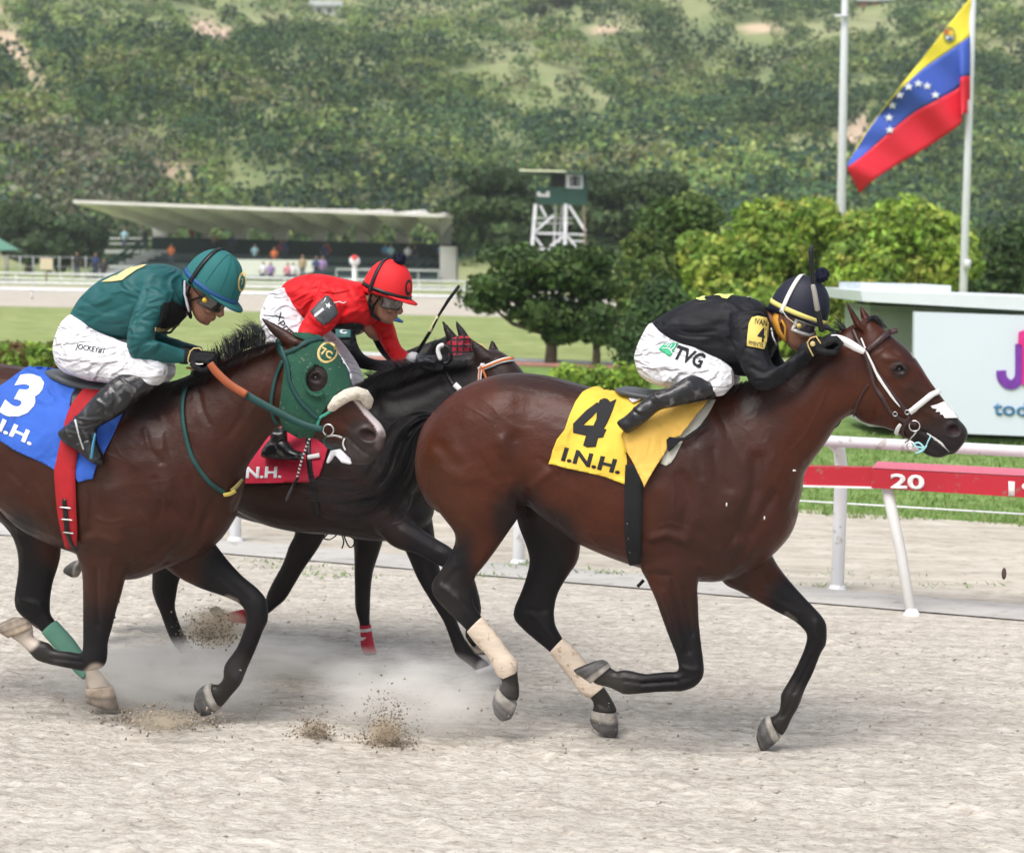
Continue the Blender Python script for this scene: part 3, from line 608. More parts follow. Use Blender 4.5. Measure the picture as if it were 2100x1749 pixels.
def crv(pts): P_ = np.array(smoothline(pts, 20)); d = np.r_[0, np.cumsum(np.linalg.norm(np.diff(P_, axis=0), axis=1))]; t = np.linspace(0, d[-1], nU); return np.stack([np.interp(t, d, P_[:, 0]), np.interp(t, d, P_[:, 1])], 1)
M_ = lambda *v: cM(*v)
e0 = crv(M_(1775, -20, 1750, 10, 1600, 200, 1430, 420, 1240, 660)); e0 = np.concatenate([e0[:48], e0[48:]])
Tt = crv(M_(1775, -20, 1600, 200, 1430, 420, 1240, 660, 1120, 830, 1020, 1000)); Yb = crv(M_(1768, 225, 1690, 280, 1600, 342, 1480, 425, 1350, 545, 1245, 662, 1122, 832, 1018, 1004))
Br = crv(M_(1768, 470, 1712, 478, 1700, 540, 1560, 620, 1400, 710, 1200, 880, 1100, 968, 1010, 1032)); Bt = crv(M_(1768, 695, 1718, 705, 1710, 762, 1620, 830, 1500, 910, 1370, 985, 1230, 1070, 1150, 1130, 1090, 1190))
def wv_(u, v_): return .16*math.sin(u*9+v_*1.2)*u**.6+.08*math.sin(u*19+v_*2.5)+(-.2 if .03 < u < .07 else 0)*max(0, v_-.8)
for A_, B_, c, v0 in ((Tt, Yb, (.80, .66, .05), 0), (Yb, Br, (.045, .10, .46), 1), (Br, Bt, (.66, .015, .035), 2)):
    V = []; Fc = []; nv = 9
    for i in range(nU):
        for j in range(nv+1):
            q = A_[i]+(B_[i]-A_[i])*j/nv; V.append(at(q[0], q[1], YFL+wv_(i/(nU-1), v0+j/nv)))
    for i in range(nU-1):
        for j in range(nv): Fc.append((i*(nv+1)+j, i*(nv+1)+j+1, (i+1)*(nv+1)+j+1, (i+1)*(nv+1)+j))
    o = part('band', MB().add(V, Fc), mat('flag_%d' % v0, c, .6, .06, 1.5, bump=.01, bscale=2., transl=0), fl); md = o.modifiers.new('t', 'SOLIDIFY'); md.thickness = .01
def band_hit(q):
    best = None
    for A_, B_, v0 in ((Tt, Yb, 0), (Yb, Br, 1), (Br, Bt, 2)):
        for i in range(nU):
            for j in range(10):
                p = A_[i]+(B_[i]-A_[i])*j/9; d = np.hypot(*(p-q))
                if best is None or d < best[0]: best = (d, wv_(i/(nU-1), v0+j/9))
    return YFL+best[1]
sw = mat('star_white', (.8, .82, .88), .6)
for x, y in [(1505, 530), (1555, 585), (1450, 515), (1390, 535), (1335, 585), (1290, 650), (1270, 725), (1275, 800)]:
    q = np.array(cM(x, y)[0]); Yq = band_hit(q)-.06; pts = [(q[0]+(9.5 if k % 2 == 0 else 4)*s_(k*math.pi/5)*1.05, q[1]-(9.5 if k % 2 == 0 else 4)*c_(k*math.pi/5)*.9) for k in range(10)]
    part('star', quadbox(pts, Yq, .02), sw, fl, False)
q = np.array(cM(1640, 215)[0]); Yq = band_hit(q)-.07
for dx, dy, rx, ry, c in ((0, 0, 13, 17, (.35, .36, .10)), (-3, -5, 7, 6, (.55, .12, .05)), (4, -3, 6, 6, (.75, .5, .05)), (1, 5, 8, 6, (.75, .78, .85)), (2, 9, 5, 3, (.05, .1, .4))):
    part('emblem', quadbox([(q[0]+dx+rx*s_(t*.628), q[1]+dy-ry*c_(t*.628)) for t in range(10)], Yq-.01*abs(dx)-.01*(dy != 0), .01), mat('emb%d%d' % (dx, dy), c, .6), fl, False)
# ---- timing tower
YT = 118.; tb = gbase(1145, YT); tw = thing('judges_tower', 'dark green cabin on white wooden trestle legs above the orchard tree', 'tower', tb)
gm = mat('cabin_green', (.012, .06, .045), .6, .1, 1.); wp = mat('trestle_white', (.66, .68, .70), .7, .12, 2.); rust = mat('rusty_steel', (.25, .18, .13), .8, .2, 3.)
O = lambda x, y: cO(x, y)[0]
part('cabin_wall', quadbox([O(855, 197), O(1225, 212), O(1222, 328), O(858, 318)], YT, 3.), gm, tw, False)
part('roof', quadbox([O(730, 66), O(1040, 78), O(1262, 96), O(1262, 106), O(730, 82)], YT-.8, 4.6), gm, tw, False); part('roof_edge', quadbox([O(730, 66), O(1080, 76), O(1080, 88), O(730, 80)], YT-.84, .03), mat('roof_pale', (.62, .66, .45), .7), tw, False)
part('corner_post', quadbox([O(1205, 100), O(1240, 100), O(1232, 330), O(1212, 330)], YT-.03, .3), gm, tw, False); part('corner_post', quadbox([O(862, 95), O(872, 95), O(872, 200), O(862, 200)], YT+.01, .2), gm, tw, False)
part('back_panel', quadbox([O(965, 95), O(1078, 98), O(1078, 200), O(965, 200)], YT+2., .1), mat('cabin_dim', (.07, .09, .09), .6), tw, False)
wf = part('window', quadbox([O(1078, 105), O(1205, 110), O(1205, 215), O(1078, 207)], YT+.02, .1), mat('window_white', (.62, .66, .68), .5), tw, False)
part('pane', quadbox([O(1105, 118), O(1188, 120), O(1188, 196), O(1105, 194)], YT-.0, .03), mat('pane_grey', (.16, .19, .21), .2), wf, False); part('pane', quadbox([O(1135, 115), O(1158, 115), O(1158, 190), O(1135, 190)], YT-.02, .03), mat('pane_dark', (.02, .025, .03), .2), wf, False)
part('faded_marking', quadbox([O(862, 234), O(885, 232), O(890, 250), O(925, 252), O(935, 228), O(956, 230), O(956, 274), O(862, 268)], YT-.03, .02), mat('notice_white', (.6, .6, .58), .6), tw, False)
def obar(x0, y0, x1, y1, w_, dY=0., m=wp): part('trestle_bar', MB().bar(at(*O(x0, y0), YT+dY), at(*O(x1, y1), YT+dY), m2(w_/3*.82353*1.0, YT)*.75), m, tw, False)
for q in [(850, 325, 815, 760, 36), (1075, 325, 1068, 760, 38), (1000, 330, 985, 760, 26, 2.4), (885, 335, 930, 420, 22, .1), (1100, 335, 1225, 530, 26, .1), (985, 410, 830, 545, 24, .1), (1070, 560, 960, 640, 24, .1), (1085, 560, 1190, 690, 24, .1), (860, 430, 1130, 430, 14, 2.3), (860, 468, 1130, 470, 16, 2.3), (830, 542, 1090, 548, 22, .15), (1095, 548, 1230, 556, 18, .15), (845, 570, 900, 640, 22, .1), (1110, 600, 1225, 604, 14, .15), (1050, 340, 1015, 760, 20, 2.4), (825, 660, 1225, 668, 20, .12)]: obar(*q[:5], q[5] if len(q) > 5 else 0)
obar(1212, 330, 1225, 760, 16, .05, rust)
# ---- round distance sign
sg = thing('distance_marker', 'round white marker sign on a post at the rail below the grandstand', 'sign', gbase(727, 100))
part('disc', MB().tube([at(727, 535, 100), at(727, 535, 100)+[0, .08, 0]], [.27, .27], 20), mat('sign_white', (.8, .8, .8), .5), sg); p = at(727, 545, 100.1); part('post', MB().bar([p[0], p[1], 0], p, .2), MATS['sign_white'], sg)
part('cap', MB().tube([at(727, 530.5, 99.95), at(727, 530.5, 99.95)+[0, .04, 0]], [.19, .19], 16), mat('sign_red', (.6, .05, .04), .5), sg)
nb = thing('notice_board', 'small cream notice board on the fence at the far left', 'sign', gbase(95, 126)); part('panel', quadbox([(82, 529), (108, 530), (108, 554), (82, 553)], 126, .06), mat('cream_board', (.62, .54, .38), .7), nb, False); part('post', MB().bar([at(95, 600, 126.2)[0], 126.2, 0], at(95, 540, 126.2), .08), rust, nb)
# pavilion at far left
pv = thing('pavilion', 'green pitched roof of a small pavilion cut off by the left edge', 'pavilion', gbase(-30, 140)); gr = mat('pavilion_green', (.09, .22, .16), .6, .05)
a = at(-60, 455, 143); pts = [at(-160, 515, 140), at(38, 513, 140), at(38, 511, 146), at(-160, 513, 146)]; part('roof', MB().add(pts+[a], [(0, 1, 4), (1, 2, 4), (2, 3, 4), (3, 0, 4), (3, 2, 1, 0)]), gr, pv, False)
for x in (-120, 14): part('post', MB().bar([at(x, 600, 141)[0], 141, 0], at(x, 514, 141), .2), rust, pv)
fn = thing('mesh_fence', 'thin wire fence with posts at the far left below the pavilion', 'fence', gbase(60, 132))
for x in range(-40, 200, 27): part('post', MB().bar([at(x, 600, 132)[0], 132, 0], at(x, 526, 132), .07), steel, fn)
part('top_rail', MB().bar(at(-40, 525, 132), at(190, 529, 132), .05), steel, fn); part('lower_rail', MB().bar(at(-40, 545, 132), at(190, 549, 132), .03), steel, fn)
# ---- grandstand
YS = 150.; gs = thing('grandstand', 'concrete grandstand with a folded cantilever roof and dark green back wall', 'grandstand', gbase(560, YS))
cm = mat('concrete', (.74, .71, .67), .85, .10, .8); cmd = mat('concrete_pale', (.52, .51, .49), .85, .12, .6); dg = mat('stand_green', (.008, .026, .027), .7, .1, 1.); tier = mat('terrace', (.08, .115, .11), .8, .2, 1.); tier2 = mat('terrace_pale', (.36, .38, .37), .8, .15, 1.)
# folded roof: front edge z, back line at columns; nine bays
cols_x = [325, 412, 492, 574, 653, 740, 824, 912]; BY = YS+9
def fe(x): return 411+(x-170)*.0385       # front edge row
nb_ = 9; x0r, x1r = 150, 940; V = []; Fc = []
for i in range(nb_*2+1):
    x = x0r+(x1r-x0r)*i/(nb_*2); ridge = (i % 2 == 0)
    xb = 325+(940-325)*i/(nb_*2)
    f_ = at(x, fe(x), YS); b_ = at(xb, 468+(xb-325)*.012-(0 if not ridge else 31), BY)
    V += [f_, f_+[0, 0, -.25], b_+[0, 0, .5], b_+([0, 0, -.55] if not ridge else [0, 0, .25])]
for i in range(nb_*2):
    a = i*4; b = a+4; Fc += [(a, b, b+2, a+2), (a+1, a+3, b+3, b+1), (a, a+1, b+1, b), (a+2, b+2, b+3, a+3)]
Fc += [(0, 2, 3, 1), (nb_*8, nb_*8+1, nb_*8+3, nb_*8+2)]
part('roof', MB().add(V, Fc), cm, gs, False)
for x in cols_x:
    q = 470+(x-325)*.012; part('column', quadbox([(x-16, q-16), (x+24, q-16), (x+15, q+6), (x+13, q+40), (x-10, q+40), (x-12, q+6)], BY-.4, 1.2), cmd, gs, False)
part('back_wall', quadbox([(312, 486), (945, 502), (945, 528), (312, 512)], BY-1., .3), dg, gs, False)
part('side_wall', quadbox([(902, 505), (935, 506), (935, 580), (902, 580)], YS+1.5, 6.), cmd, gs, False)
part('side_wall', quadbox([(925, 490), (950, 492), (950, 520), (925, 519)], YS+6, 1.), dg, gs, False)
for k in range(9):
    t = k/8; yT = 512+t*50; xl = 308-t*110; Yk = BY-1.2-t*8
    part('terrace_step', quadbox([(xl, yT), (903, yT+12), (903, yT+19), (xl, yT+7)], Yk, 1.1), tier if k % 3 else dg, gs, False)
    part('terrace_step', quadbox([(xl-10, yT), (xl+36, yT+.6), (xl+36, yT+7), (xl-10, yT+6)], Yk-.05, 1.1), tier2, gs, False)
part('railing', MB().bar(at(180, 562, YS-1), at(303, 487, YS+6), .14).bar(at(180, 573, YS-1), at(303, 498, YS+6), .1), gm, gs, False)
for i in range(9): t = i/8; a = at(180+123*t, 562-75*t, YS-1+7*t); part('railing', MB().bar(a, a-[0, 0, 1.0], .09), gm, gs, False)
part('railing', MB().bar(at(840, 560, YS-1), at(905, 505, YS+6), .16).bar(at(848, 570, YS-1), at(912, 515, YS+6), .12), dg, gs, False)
part('railing', MB().bar(at(225, 489, BY-1), at(312, 489, BY-1), .1).bar(at(225, 500, BY-1), at(312, 500, BY-1), .08), wp, gs, False)
part('landing', quadbox([(215, 512), (318, 512), (318, 520), (215, 520)], BY-1.4, 2.), tier2, gs, False)
sc_ = thing('score_panel', 'long pale panel leaning in front of the grandstand steps', 'panel', gbase(580, YS-4)); part('panel', quadbox([(470, 532), (668, 534), (640, 558), (600, 566), (470, 566)], YS-3.5, .2), mat('pale_panel', (.68, .70, .64), .7), sc_, False)
for lb, x0, x1, y in (('pale bench row left of the grandstand steps', 205, 320, 546), ('pale bench row on the right of the grandstand steps', 690, 900, 552), ('lower bench row on the left below the steps', 170, 330, 561)):
    bt = thing('bench_row', lb, 'bench', gbase((x0+x1)/2, YS-5)); part('seat', MB().bar(at(x0, y, YS-5), at(x1, y+3, YS-5), .4, .12), mat('bench_pale', (.55, .57, .56), .7), bt, False)
    for i in range(6): a = at(x0+(x1-x0)*i/5, y+2, YS-5); part('leg', MB().bar(a, [a[0], a[1], 0], .12), steel, bt, False)
# spectators
sk = mat('skin_far', (.28, .16, .11), .7)
shirts = {'orange': (.60, .16, .05), 'pale blue': (.35, .55, .62), 'dark red': (.30, .03, .05), 'navy': (.03, .05, .14), 'white': (.7, .7, .72), 'green': (.05, .25, .10), 'pink': (.62, .22, .28), 'violet': (.30, .20, .42), 'black': (.03, .03, .035), 'blue': (.07, .22, .42), 'tan': (.4, .3, .18)}
def spectator(px_, py_, Y, shirt, label, sit=False, trou=(.05, .06, .09)):
    b = at(px_, py_, Y); r = thing('person', label, 'person', b); X_ = np.array([1., 0, 0])
    hz_ = .45 if sit else .85; mb = MB(); T_ = lambda x, y, z: b+np.array([x, y, z])
    mb.ell(T_(0, 0, hz_+.73), (.09, .1, .12), nu=8, nv=6); mb.tube([T_(0, 0, hz_+.5), T_(0, 0, hz_+.66)], [.06, .05], 6)
    for s in (-1, 1): mb.tube([T_(s*.2, 0, hz_+.5), T_(s*.27, -.03, hz_+.22), T_(s*.22, -.14, hz_+.02)], [.05, .04, .03], 6)
    mb.tube([T_(0, 0, hz_), T_(0, 0, hz_+.55)], [.1, .1], 6)
    part('body', mb, sk, r); part('shirt', MB().tube([T_(0, 0, hz_-.02), T_(0, 0, hz_+.3), T_(0, 0, hz_+.52)], [.155, .18, .15], 8).tube([T_(-.2, 0, hz_+.48), T_(-.26, -.02, hz_+.25)], [.07, .06], 6).tube([T_(.2, 0, hz_+.48), T_(.26, -.02, hz_+.25)], [.07, .06], 6), mat('shirt_'+shirt.replace(' ', '_'), shirts[shirt], .8, .08), r)
    mb = MB()
    for s in (-1, 1):
        if sit: mb.tube([T_(s*.09, 0, .45), T_(s*.1, -.4, .45), T_(s*.1, -.42, .05)], [.09, .075, .05], 6)
        else: mb.tube([T_(s*.09, 0, .87), T_(s*.1, 0, .45), T_(s*.1, 0, .03)], [.1, .075, .05], 6)
    part('trousers', mb, mat('trousers_dark', trou, .8), r); return r
SP = [(351, 545, 'orange', 'spectator in an orange shirt standing on the left terrace steps', 0), (255, 512, 'pale blue', 'spectator in pale blue standing at the head of the left stairs', 0), (296, 512, 'black', 'spectator in black at the top landing left of the columns', 0), (394, 505, 'dark red', 'spectator in dark red just right of the first column', 0), (407, 506, 'green', 'spectator in green beside the one in dark red', 0),
      (522, 545, 'pale blue', 'spectator in pale blue standing between the two jockeys heads', 0), (562, 552, 'orange', 'spectator in orange just right of the pale blue one', 0), (584, 535, 'navy', 'spectator in navy high on the steps in the middle', 0), (575, 527, 'dark red', 'spectator in dark red seated near the back wall in the middle', 1), (672, 532, 'dark red', 'spectator in dark red seated at the back wall right of the middle', 1), (665, 534, 'navy', 'spectator in navy seated left of the dark red one', 1),
      (790, 533, 'blue', 'spectator in bright blue seated under the right columns', 1), (801, 535, 'pale blue', 'spectator in pale blue seated beside the bright blue one', 1), (836, 537, 'white', 'spectator in white seated near the right stairs', 1), (850, 538, 'black', 'spectator in black seated next to the right stairs', 1), (620, 575, 'tan', 'spectator in tan at the foot of the steps', 0), (648, 578, 'navy', 'spectator in navy standing at the rail by the violet one', 0), (661, 578, 'violet', 'spectator in violet standing at the rail left of the round sign', 0),
      (590, 578, 'pink', 'spectator in pink seated at the rail in the middle', 1), (601, 578, 'white', 'spectator in white seated beside the pink one', 1), (540, 576, 'white', 'spectator in white seated low behind the green helmet', 1), (555, 577, 'violet', 'spectator in violet seated low near the long pale panel', 1), (452, 560, 'white', 'spectator in white just left of the green helmet', 1), (158, 570, 'black', 'spectator in black standing at the far left rail', 0), (196, 572, 'navy', 'spectator in navy standing at the foot of the left stairs', 0), (213, 572, 'black', 'spectator in black seated at the foot of the left stairs', 1),
      (440, 508, 'tan', 'spectator in tan seated between the second and third columns', 1), (478, 515, 'navy', 'spectator in navy seated behind the green helmet', 1), (905, 545, 'blue', 'spectator in blue on the right stairs', 0)]
for x, y, s, lb, sit in SP: spectator(x, y, (BY-1.6-(y-512)*.16) if y < 560 else 131., s, lb, bool(sit))
# ---- shacks on the hill
roofz = mat('zinc_roof', (.55, .58, .60), .5, .1, 1.); brick = mat('raw_brick', (.38, .17, .11), .9, .2, 1.); wallw = mat('shack_white', (.6, .6, .58), .8, .1, 1.)
for lb, x, y, wpx, hpx, m in (('white shack under a zinc roof at the top left of the hill', 668, 18, 60, 34, wallw), ('small white house with a red base high on the hill left of the bare pole', 1436, 36, 44, 34, wallw), ('brick shack at the top edge left of the bare pole', 1415, -2, 60, 14, brick), ('red brick shack at the top edge right of the bare pole', 1775, 6, 60, 22, brick), ('brick hut half hidden by trees high on the hill', 1240, 62, 44, 14, brick), ('pale hut with a blue roof beside the red brick shack', 1822, 5, 26, 18, wallw)):
    Y = 440.; b = at(x, y+hpx/2, Y); h = thing('hillside_house', lb, 'house', b); wa = part('wall', quadbox([(x-wpx/2, y-hpx*.2), (x+wpx/2, y-hpx*.2+1), (x+wpx/2, y+hpx/2+14), (x-wpx/2, y+hpx/2+14)], Y, 6.), m, h, False)
    part('roof', quadbox([(x-wpx/2-3, y-hpx*.5), (x+wpx/2+3, y-hpx*.45), (x+wpx/2+4, y-hpx*.15), (x-wpx/2-4, y-hpx*.18)], Y-.8, 8.), roofz, h, False)
    for k in range(2): part('window', quadbox([(x-wpx*.3+k*wpx*.35, y+hpx*.0), (x-wpx*.15+k*wpx*.35, y), (x-wpx*.15+k*wpx*.35, y+hpx*.25), (x-wpx*.3+k*wpx*.35, y+hpx*.25)], Y-.1, .3), dk, h, False)
# ============================================================ HORSES
def coat_mat(name, rough=.33, sheen=.03):
    m, nt, b = new_mat(name); N, L = nt.nodes, nt.links
    a = N.new('ShaderNodeAttribute'); a.attribute_name = 'coat'; tc = N.new('ShaderNodeTexCoord')
    n = N.new('ShaderNodeTexNoise'); n.inputs['Scale'].default_value = 5; n.inputs['Detail'].default_value = 6; L.new(tc.outputs['Object'], n.inputs[0])
    mr = N.new('ShaderNodeMapRange'); mr.inputs['From Min'].default_value = .3; mr.inputs['From Max'].default_value = .7; mr.inputs['To Min'].default_value = .78; mr.inputs['To Max'].default_value = 1.25; L.new(n.outputs[0], mr.inputs[0])
    vm = N.new('ShaderNodeVectorMath'); vm.operation = 'SCALE'; L.new(a.outputs['Color'], vm.inputs[0]); L.new(mr.outputs[0], vm.inputs['Scale']); L.new(vm.outputs[0], b.inputs['Base Color'])
    b.inputs['Roughness'].default_value = rough; b.inputs['Specular IOR Level'].default_value = .24; b.inputs['Sheen Weight'].default_value = sheen; b.inputs['Sheen Roughness'].default_value = .45
    r2 = N.new('ShaderNodeMapRange'); r2.inputs['To Min'].default_value = rough-.08; r2.inputs['To Max'].default_value = rough+.16; L.new(n.outputs[0], r2.inputs[0]); sv = N.new('ShaderNodeSeparateColor'); L.new(a.outputs['Color'], sv.inputs[0]); m9 = N.new('ShaderNodeMapRange'); m9.inputs['From Min'].default_value = .004; m9.inputs['From Max'].default_value = .022; m9.inputs['To Min'].default_value = .20; m9.inputs['To Max'].default_value = 0; L.new(sv.outputs[0], m9.inputs[0])
    ad = N.new('ShaderNodeMath'); ad.operation = 'ADD'; L.new(r2.outputs[0], ad.inputs[0]); L.new(m9.outputs[0], ad.inputs[1]); L.new(ad.outputs[0], b.inputs['Roughness'])
    mp = N.new('ShaderNodeMapping'); mp.inputs['Scale'].default_value = (60, 60, 220); mp.inputs['Rotation'].default_value = (0, rad(35), 0); L.new(tc.outputs['Object'], mp.inputs[0])
    n2 = N.new('ShaderNodeTexNoise'); n2.inputs['Scale'].default_value = 1; n2.inputs['Detail'].default_value = 3; L.new(mp.outputs[0], n2.inputs[0])
    n3 = N.new('ShaderNodeTexNoise'); n3.inputs['Scale'].default_value = 8; n3.inputs['Detail'].default_value = 3; L.new(tc.outputs['Object'], n3.inputs[0])
    b1 = N.new('ShaderNodeBump'); b1.inputs['Distance'].default_value = .009; L.new(n3.outputs[0], b1.inputs['Height'])
    b2 = N.new('ShaderNodeBump'); b2.inputs['Distance'].default_value = .0012; L.new(n2.outputs[0], b2.inputs['Height']); L.new(b1.outputs[0], b2.inputs['Normal']); L.new(b2.outputs[0], b.inputs['Normal']); add_ridge(nt, tc.outputs['Object'], b2, b, .0009, 4., .07, 1., .9)
    return m
COAT = coat_mat('horse_coat'); HOOF = mat('hoof_horn', (1, 1, 1), .6, .4, 22., .003, attr='coat'); HOOFP = mat('hoof_dusty', (1, 1, 1), .8, .35, 22., .003, attr='coat')
HAIR = mat('black_hair', (.008, .0075, .010), .36, .3, 30., spec=.55); EYE = mat('horse_eye', (.006, .004, .003), .16, .1, 3., spec=.5); NOS = mat('nostril_inside', (.03, .012, .012), .7)
BAY = (.056, .0128, .0046); DBAY = (.050, .020, .013); BLK = (.0048, .004, .005); BRN = (.030, .0145, .011); SOCK = (.42, .36, .30)
def hair(name, pl, guides, n, r0, parent, m=HAIR, jit=14, wj=.03, seg=12, seed=1, curl=6, tip=.25, clump=0):
    """guides: list of (polyline px, lateral) ; strands are interpolated between neighbouring guides"""
    r = np.random.default_rng(seed); V = []; Fc = []
    G_ = [(np.array(smoothline(g[0], 6)), g[1]) for g in guides]
    for k in range(n):
        if clump and k % clump == 0: ct = r.random()*(len(G_)-1); cp = r.random()*6.28; cf = r.uniform(1.5, 4); cw = r.normal()*wj; cj = r.normal(size=2)*jit*1.6
        t = r.random()*(len(G_)-1) if not clump else min(max(ct+r.normal()*.03, 0), len(G_)-1.001); i = min(int(t), len(G_)-2); t -= i
        a, b = G_[i][0], G_[i+1][0]; s = np.linspace(0, 1, seg)*(.62+.38*r.random())
        ia = np.stack([np.interp(s, np.linspace(0, 1, len(a)), a[:, c]) for c in (0, 1)], 1); ib = np.stack([np.interp(s, np.linspace(0, 1, len(b)), b[:, c]) for c in (0, 1)], 1)
        p = ia*(1-t)+ib*t; ph = r.random()*6.28 if not clump else cp+r.normal()*.15; fr = r.uniform(1.5, 4) if not clump else cf
        if clump: p = p+cj*np.linspace(.1, 1, seg)[:, None]
        p = p+r.normal(size=2)*(jit if not clump else jit*.35)*np.linspace(.25, 1, seg)[:, None]+np.stack([np.sin(s*fr*3+ph), np.cos(s*fr*2.5+ph)], 1)*curl*s[:, None]
        w_ = (G_[i][1]*(1-t)+G_[i+1][1]*t)+(r.normal()*wj if not clump else cw+r.normal()*.004)
        o = len(V)
        for j in range(seg):
            q = pl.H(p[j, 0], p[j, 1], w_+.015*math.sin(s[j]*5+ph)); rr_ = r0*(1-(1-tip)*j/(seg-1))
            V += [q+np.array([0, -rr_, 0]), q+np.array([rr_*.87, rr_*.5, rr_*.5]), q+np.array([-rr_*.87, rr_*.5, -rr_*.5])]
        for j in range(seg-1):
            for c in range(3): Fc.append((o+j*3+c, o+j*3+(c+1) % 3, o+j*3+3+(c+1) % 3, o+j*3+3+c))
    return part(name, fast_mesh(name, np.array(V), np.array(Fc), smooth=True), m, parent)
def hoof(pl, st, parent, m=HOOF, c=0.):
    mb = MB(); st = [tuple(q[:4])+(q[4], c) for q in st]; mb.loft(pl, st, 20, 2.4, 3); o = part('hoof', mb, m, parent); nv = len(mb.v); nr = nv//20; t = (np.arange(nv)//20)/(nr-1); r = np.random.default_rng(nv)
    top, low = ((.40, .32, .24), (.26, .215, .17)) if m is HOOFP else (((.55, .53, .52), (.42, .41, .41)) if m is not HOOF else ((.30, .275, .24), (.085, .08, .078)))
    k = np.clip((t-.22)/.12, 0, 1)[:, None]; C_ = np.array(top)*(1-k)+np.array(low)*k; C_ = C_*(1+.25*np.sin(t*38+r.random()*6)*(t > .3))[:, None]; e = np.clip((t-.86)/.1, 0, 1)[:, None]; C_ = C_*(1-.55*e)
    a = o.data.color_attributes.new('coat', 'FLOAT_COLOR', 'POINT'); a.data.foreach_set('color', np.concatenate([C_, np.ones((nv, 1))], 1).ravel()); return o
def nostril(pl, hit, x, y, rx, ry, ang, parent):
    poly = [(x+rx*c_(t)*c_(ang)-ry*s_(t)*s_(ang), y+rx*c_(t)*s_(ang)+ry*s_(t)*c_(ang)) for t in np.linspace(0, 2*math.pi, 18)[:-1]]
    return drape('nostril', poly, hit, pl, .0012, NOS, parent, step=4, thick=0)
def dent(me, pl, x, y, rx, ry, depth, ang=0., rim=.3):
    co = coords(me); no = normals(me); px = proj(co)-np.array([x, y]); ca, sa = c_(ang), s_(ang)
    u = (px[:, 0]*ca+px[:, 1]*sa)/rx; v = (-px[:, 0]*sa+px[:, 1]*ca)/ry; d = np.hypot(u, v); f = np.clip((no@pl.n)/.3, 0, 1)
    dd = -depth*np.exp(-(d/.75)**4)+depth*rim*np.exp(-((d-1.25)/.35)**2)
    setcoords(me, co+pl.n*(dd*f)[:, None])
def limb(mb, pl, st, c, p=2.1, k=0., n=16):
    mb.loft(pl, [tuple(q[:5])+((q[5] if len(q) > 5 else c),) for q in st], n, p, 4, k)

# ------------------------------------------------ leading bay horse (yellow cloth)
P4 = Plane(1400, 9.3, 15)
h4 = thing('racehorse', 'leading glossy bay racehorse in full gallop wearing the yellow number cloth', 'horse', P4.H(1250, 1560, 0)*np.array([1, 1, 0]))
mb = MB()
tor = [(872, 872, 861, 930, .07), (893, 843, 866, 990, .17), (945, 797, 905, 1050, .245), (1000, 773, 985, 1055, .275), (1060, 764, 1068, 1030, .28), (1125, 771, 1128, 1066, .27), (1190, 788, 1194, 1113, .285), (1250, 803, 1256, 1141, .305), (1320, 812, 1320, 1163, .31), (1390, 806, 1400, 1186, .285), (1450, 806, 1480, 1190, .25), (1515, 850, 1560, 1158, .215), (1565, 905, 1618, 1102, .165), (1600, 960, 1638, 1050, .08)]
mb.loft(P4, tor, 32, 2.3, 4, .10)
mb.loft(P4, [(1380, 806, 1540, 1150, .17), (1440, 800, 1606, 1112, .19), (1500, 790, 1642, 1020, .172), (1560, 772, 1652, 968, .135), (1620, 742, 1690, 914, .115), (1680, 708, 1721, 868, .098), (1722, 680, 1744, 852, .09), (1765, 655, 1765, 850, .085)], 24, 2.1, 4, .25)
head4 = [(1757, 662, 1745, 835, .06), (1786, 653, 1757, 858, .085), (1812, 672, 1775, 869, .098), (1840, 697, 1797, 874, .102), (1865, 718, 1815, 878, .10), (1887, 748, 1836, 886, .085), (1905, 777, 1855, 898, .068), (1926, 806, 1876, 908, .058), (1948, 836, 1895, 915, .054), (1966, 859, 1915, 925, .057), (1981, 876, 1937, 931, .058), (1985, 893, 1952, 932, .045), (1975, 912, 1958, 931, .025)]
mb.loft(P4, head4, 22, 2.3, 4, -.12)
mb.loft(P4, [(1880, 905, 1876, 912, .03), (1900, 905, 1889, 926, .036), (1920, 918, 1905, 935, .036), (1940, 925, 1922, 939, .028), (1948, 928, 1935, 938, .012)], 14, 2.2, 3)
mb.loft(P4, [(1772, 700, 1830, 760, .088, .0), (1790, 745, 1835, 820, .100), (1790, 800, 1820, 860, .098), (1785, 845, 1795, 868, .06)], 14, 2.2, 3)   # cheek
def ear(mb, pl, base0, base1, tip, c, lean=0., d=.014):
    b0, b1, t = map(np.array, (base0, base1, tip)); t = t+(t-(b0+b1)/2)*.16; m0 = b0*.42+t*.58+(b0-b1)*.10; m1 = b1*.45+t*.55+(b1-b0)*.10; d *= 1.25
    mb.loft(pl, [(*(b0*1.15-t*.15), *(b1*1.15-t*.15), d*1.6, c), (*b0, *b1, d*1.5, c), (*(b0*.7+t*.3+(b0-b1)*.08), *(b1*.7+t*.3+(b1-b0)*.08), d*1.2, c+lean*.4), (*m0, *m1, d, c+lean*.7), (*(t+(b0-b1)*.07), *(t-(b0-b1)*.07), .009, c+lean)], 12, 2, 4)
ear(mb, P4, *cE(735, 545, 830, 600, 703, 422), .055); ear(mb, P4, *cE(800, 560, 880, 545, 792, 445), -.05, d=.02)
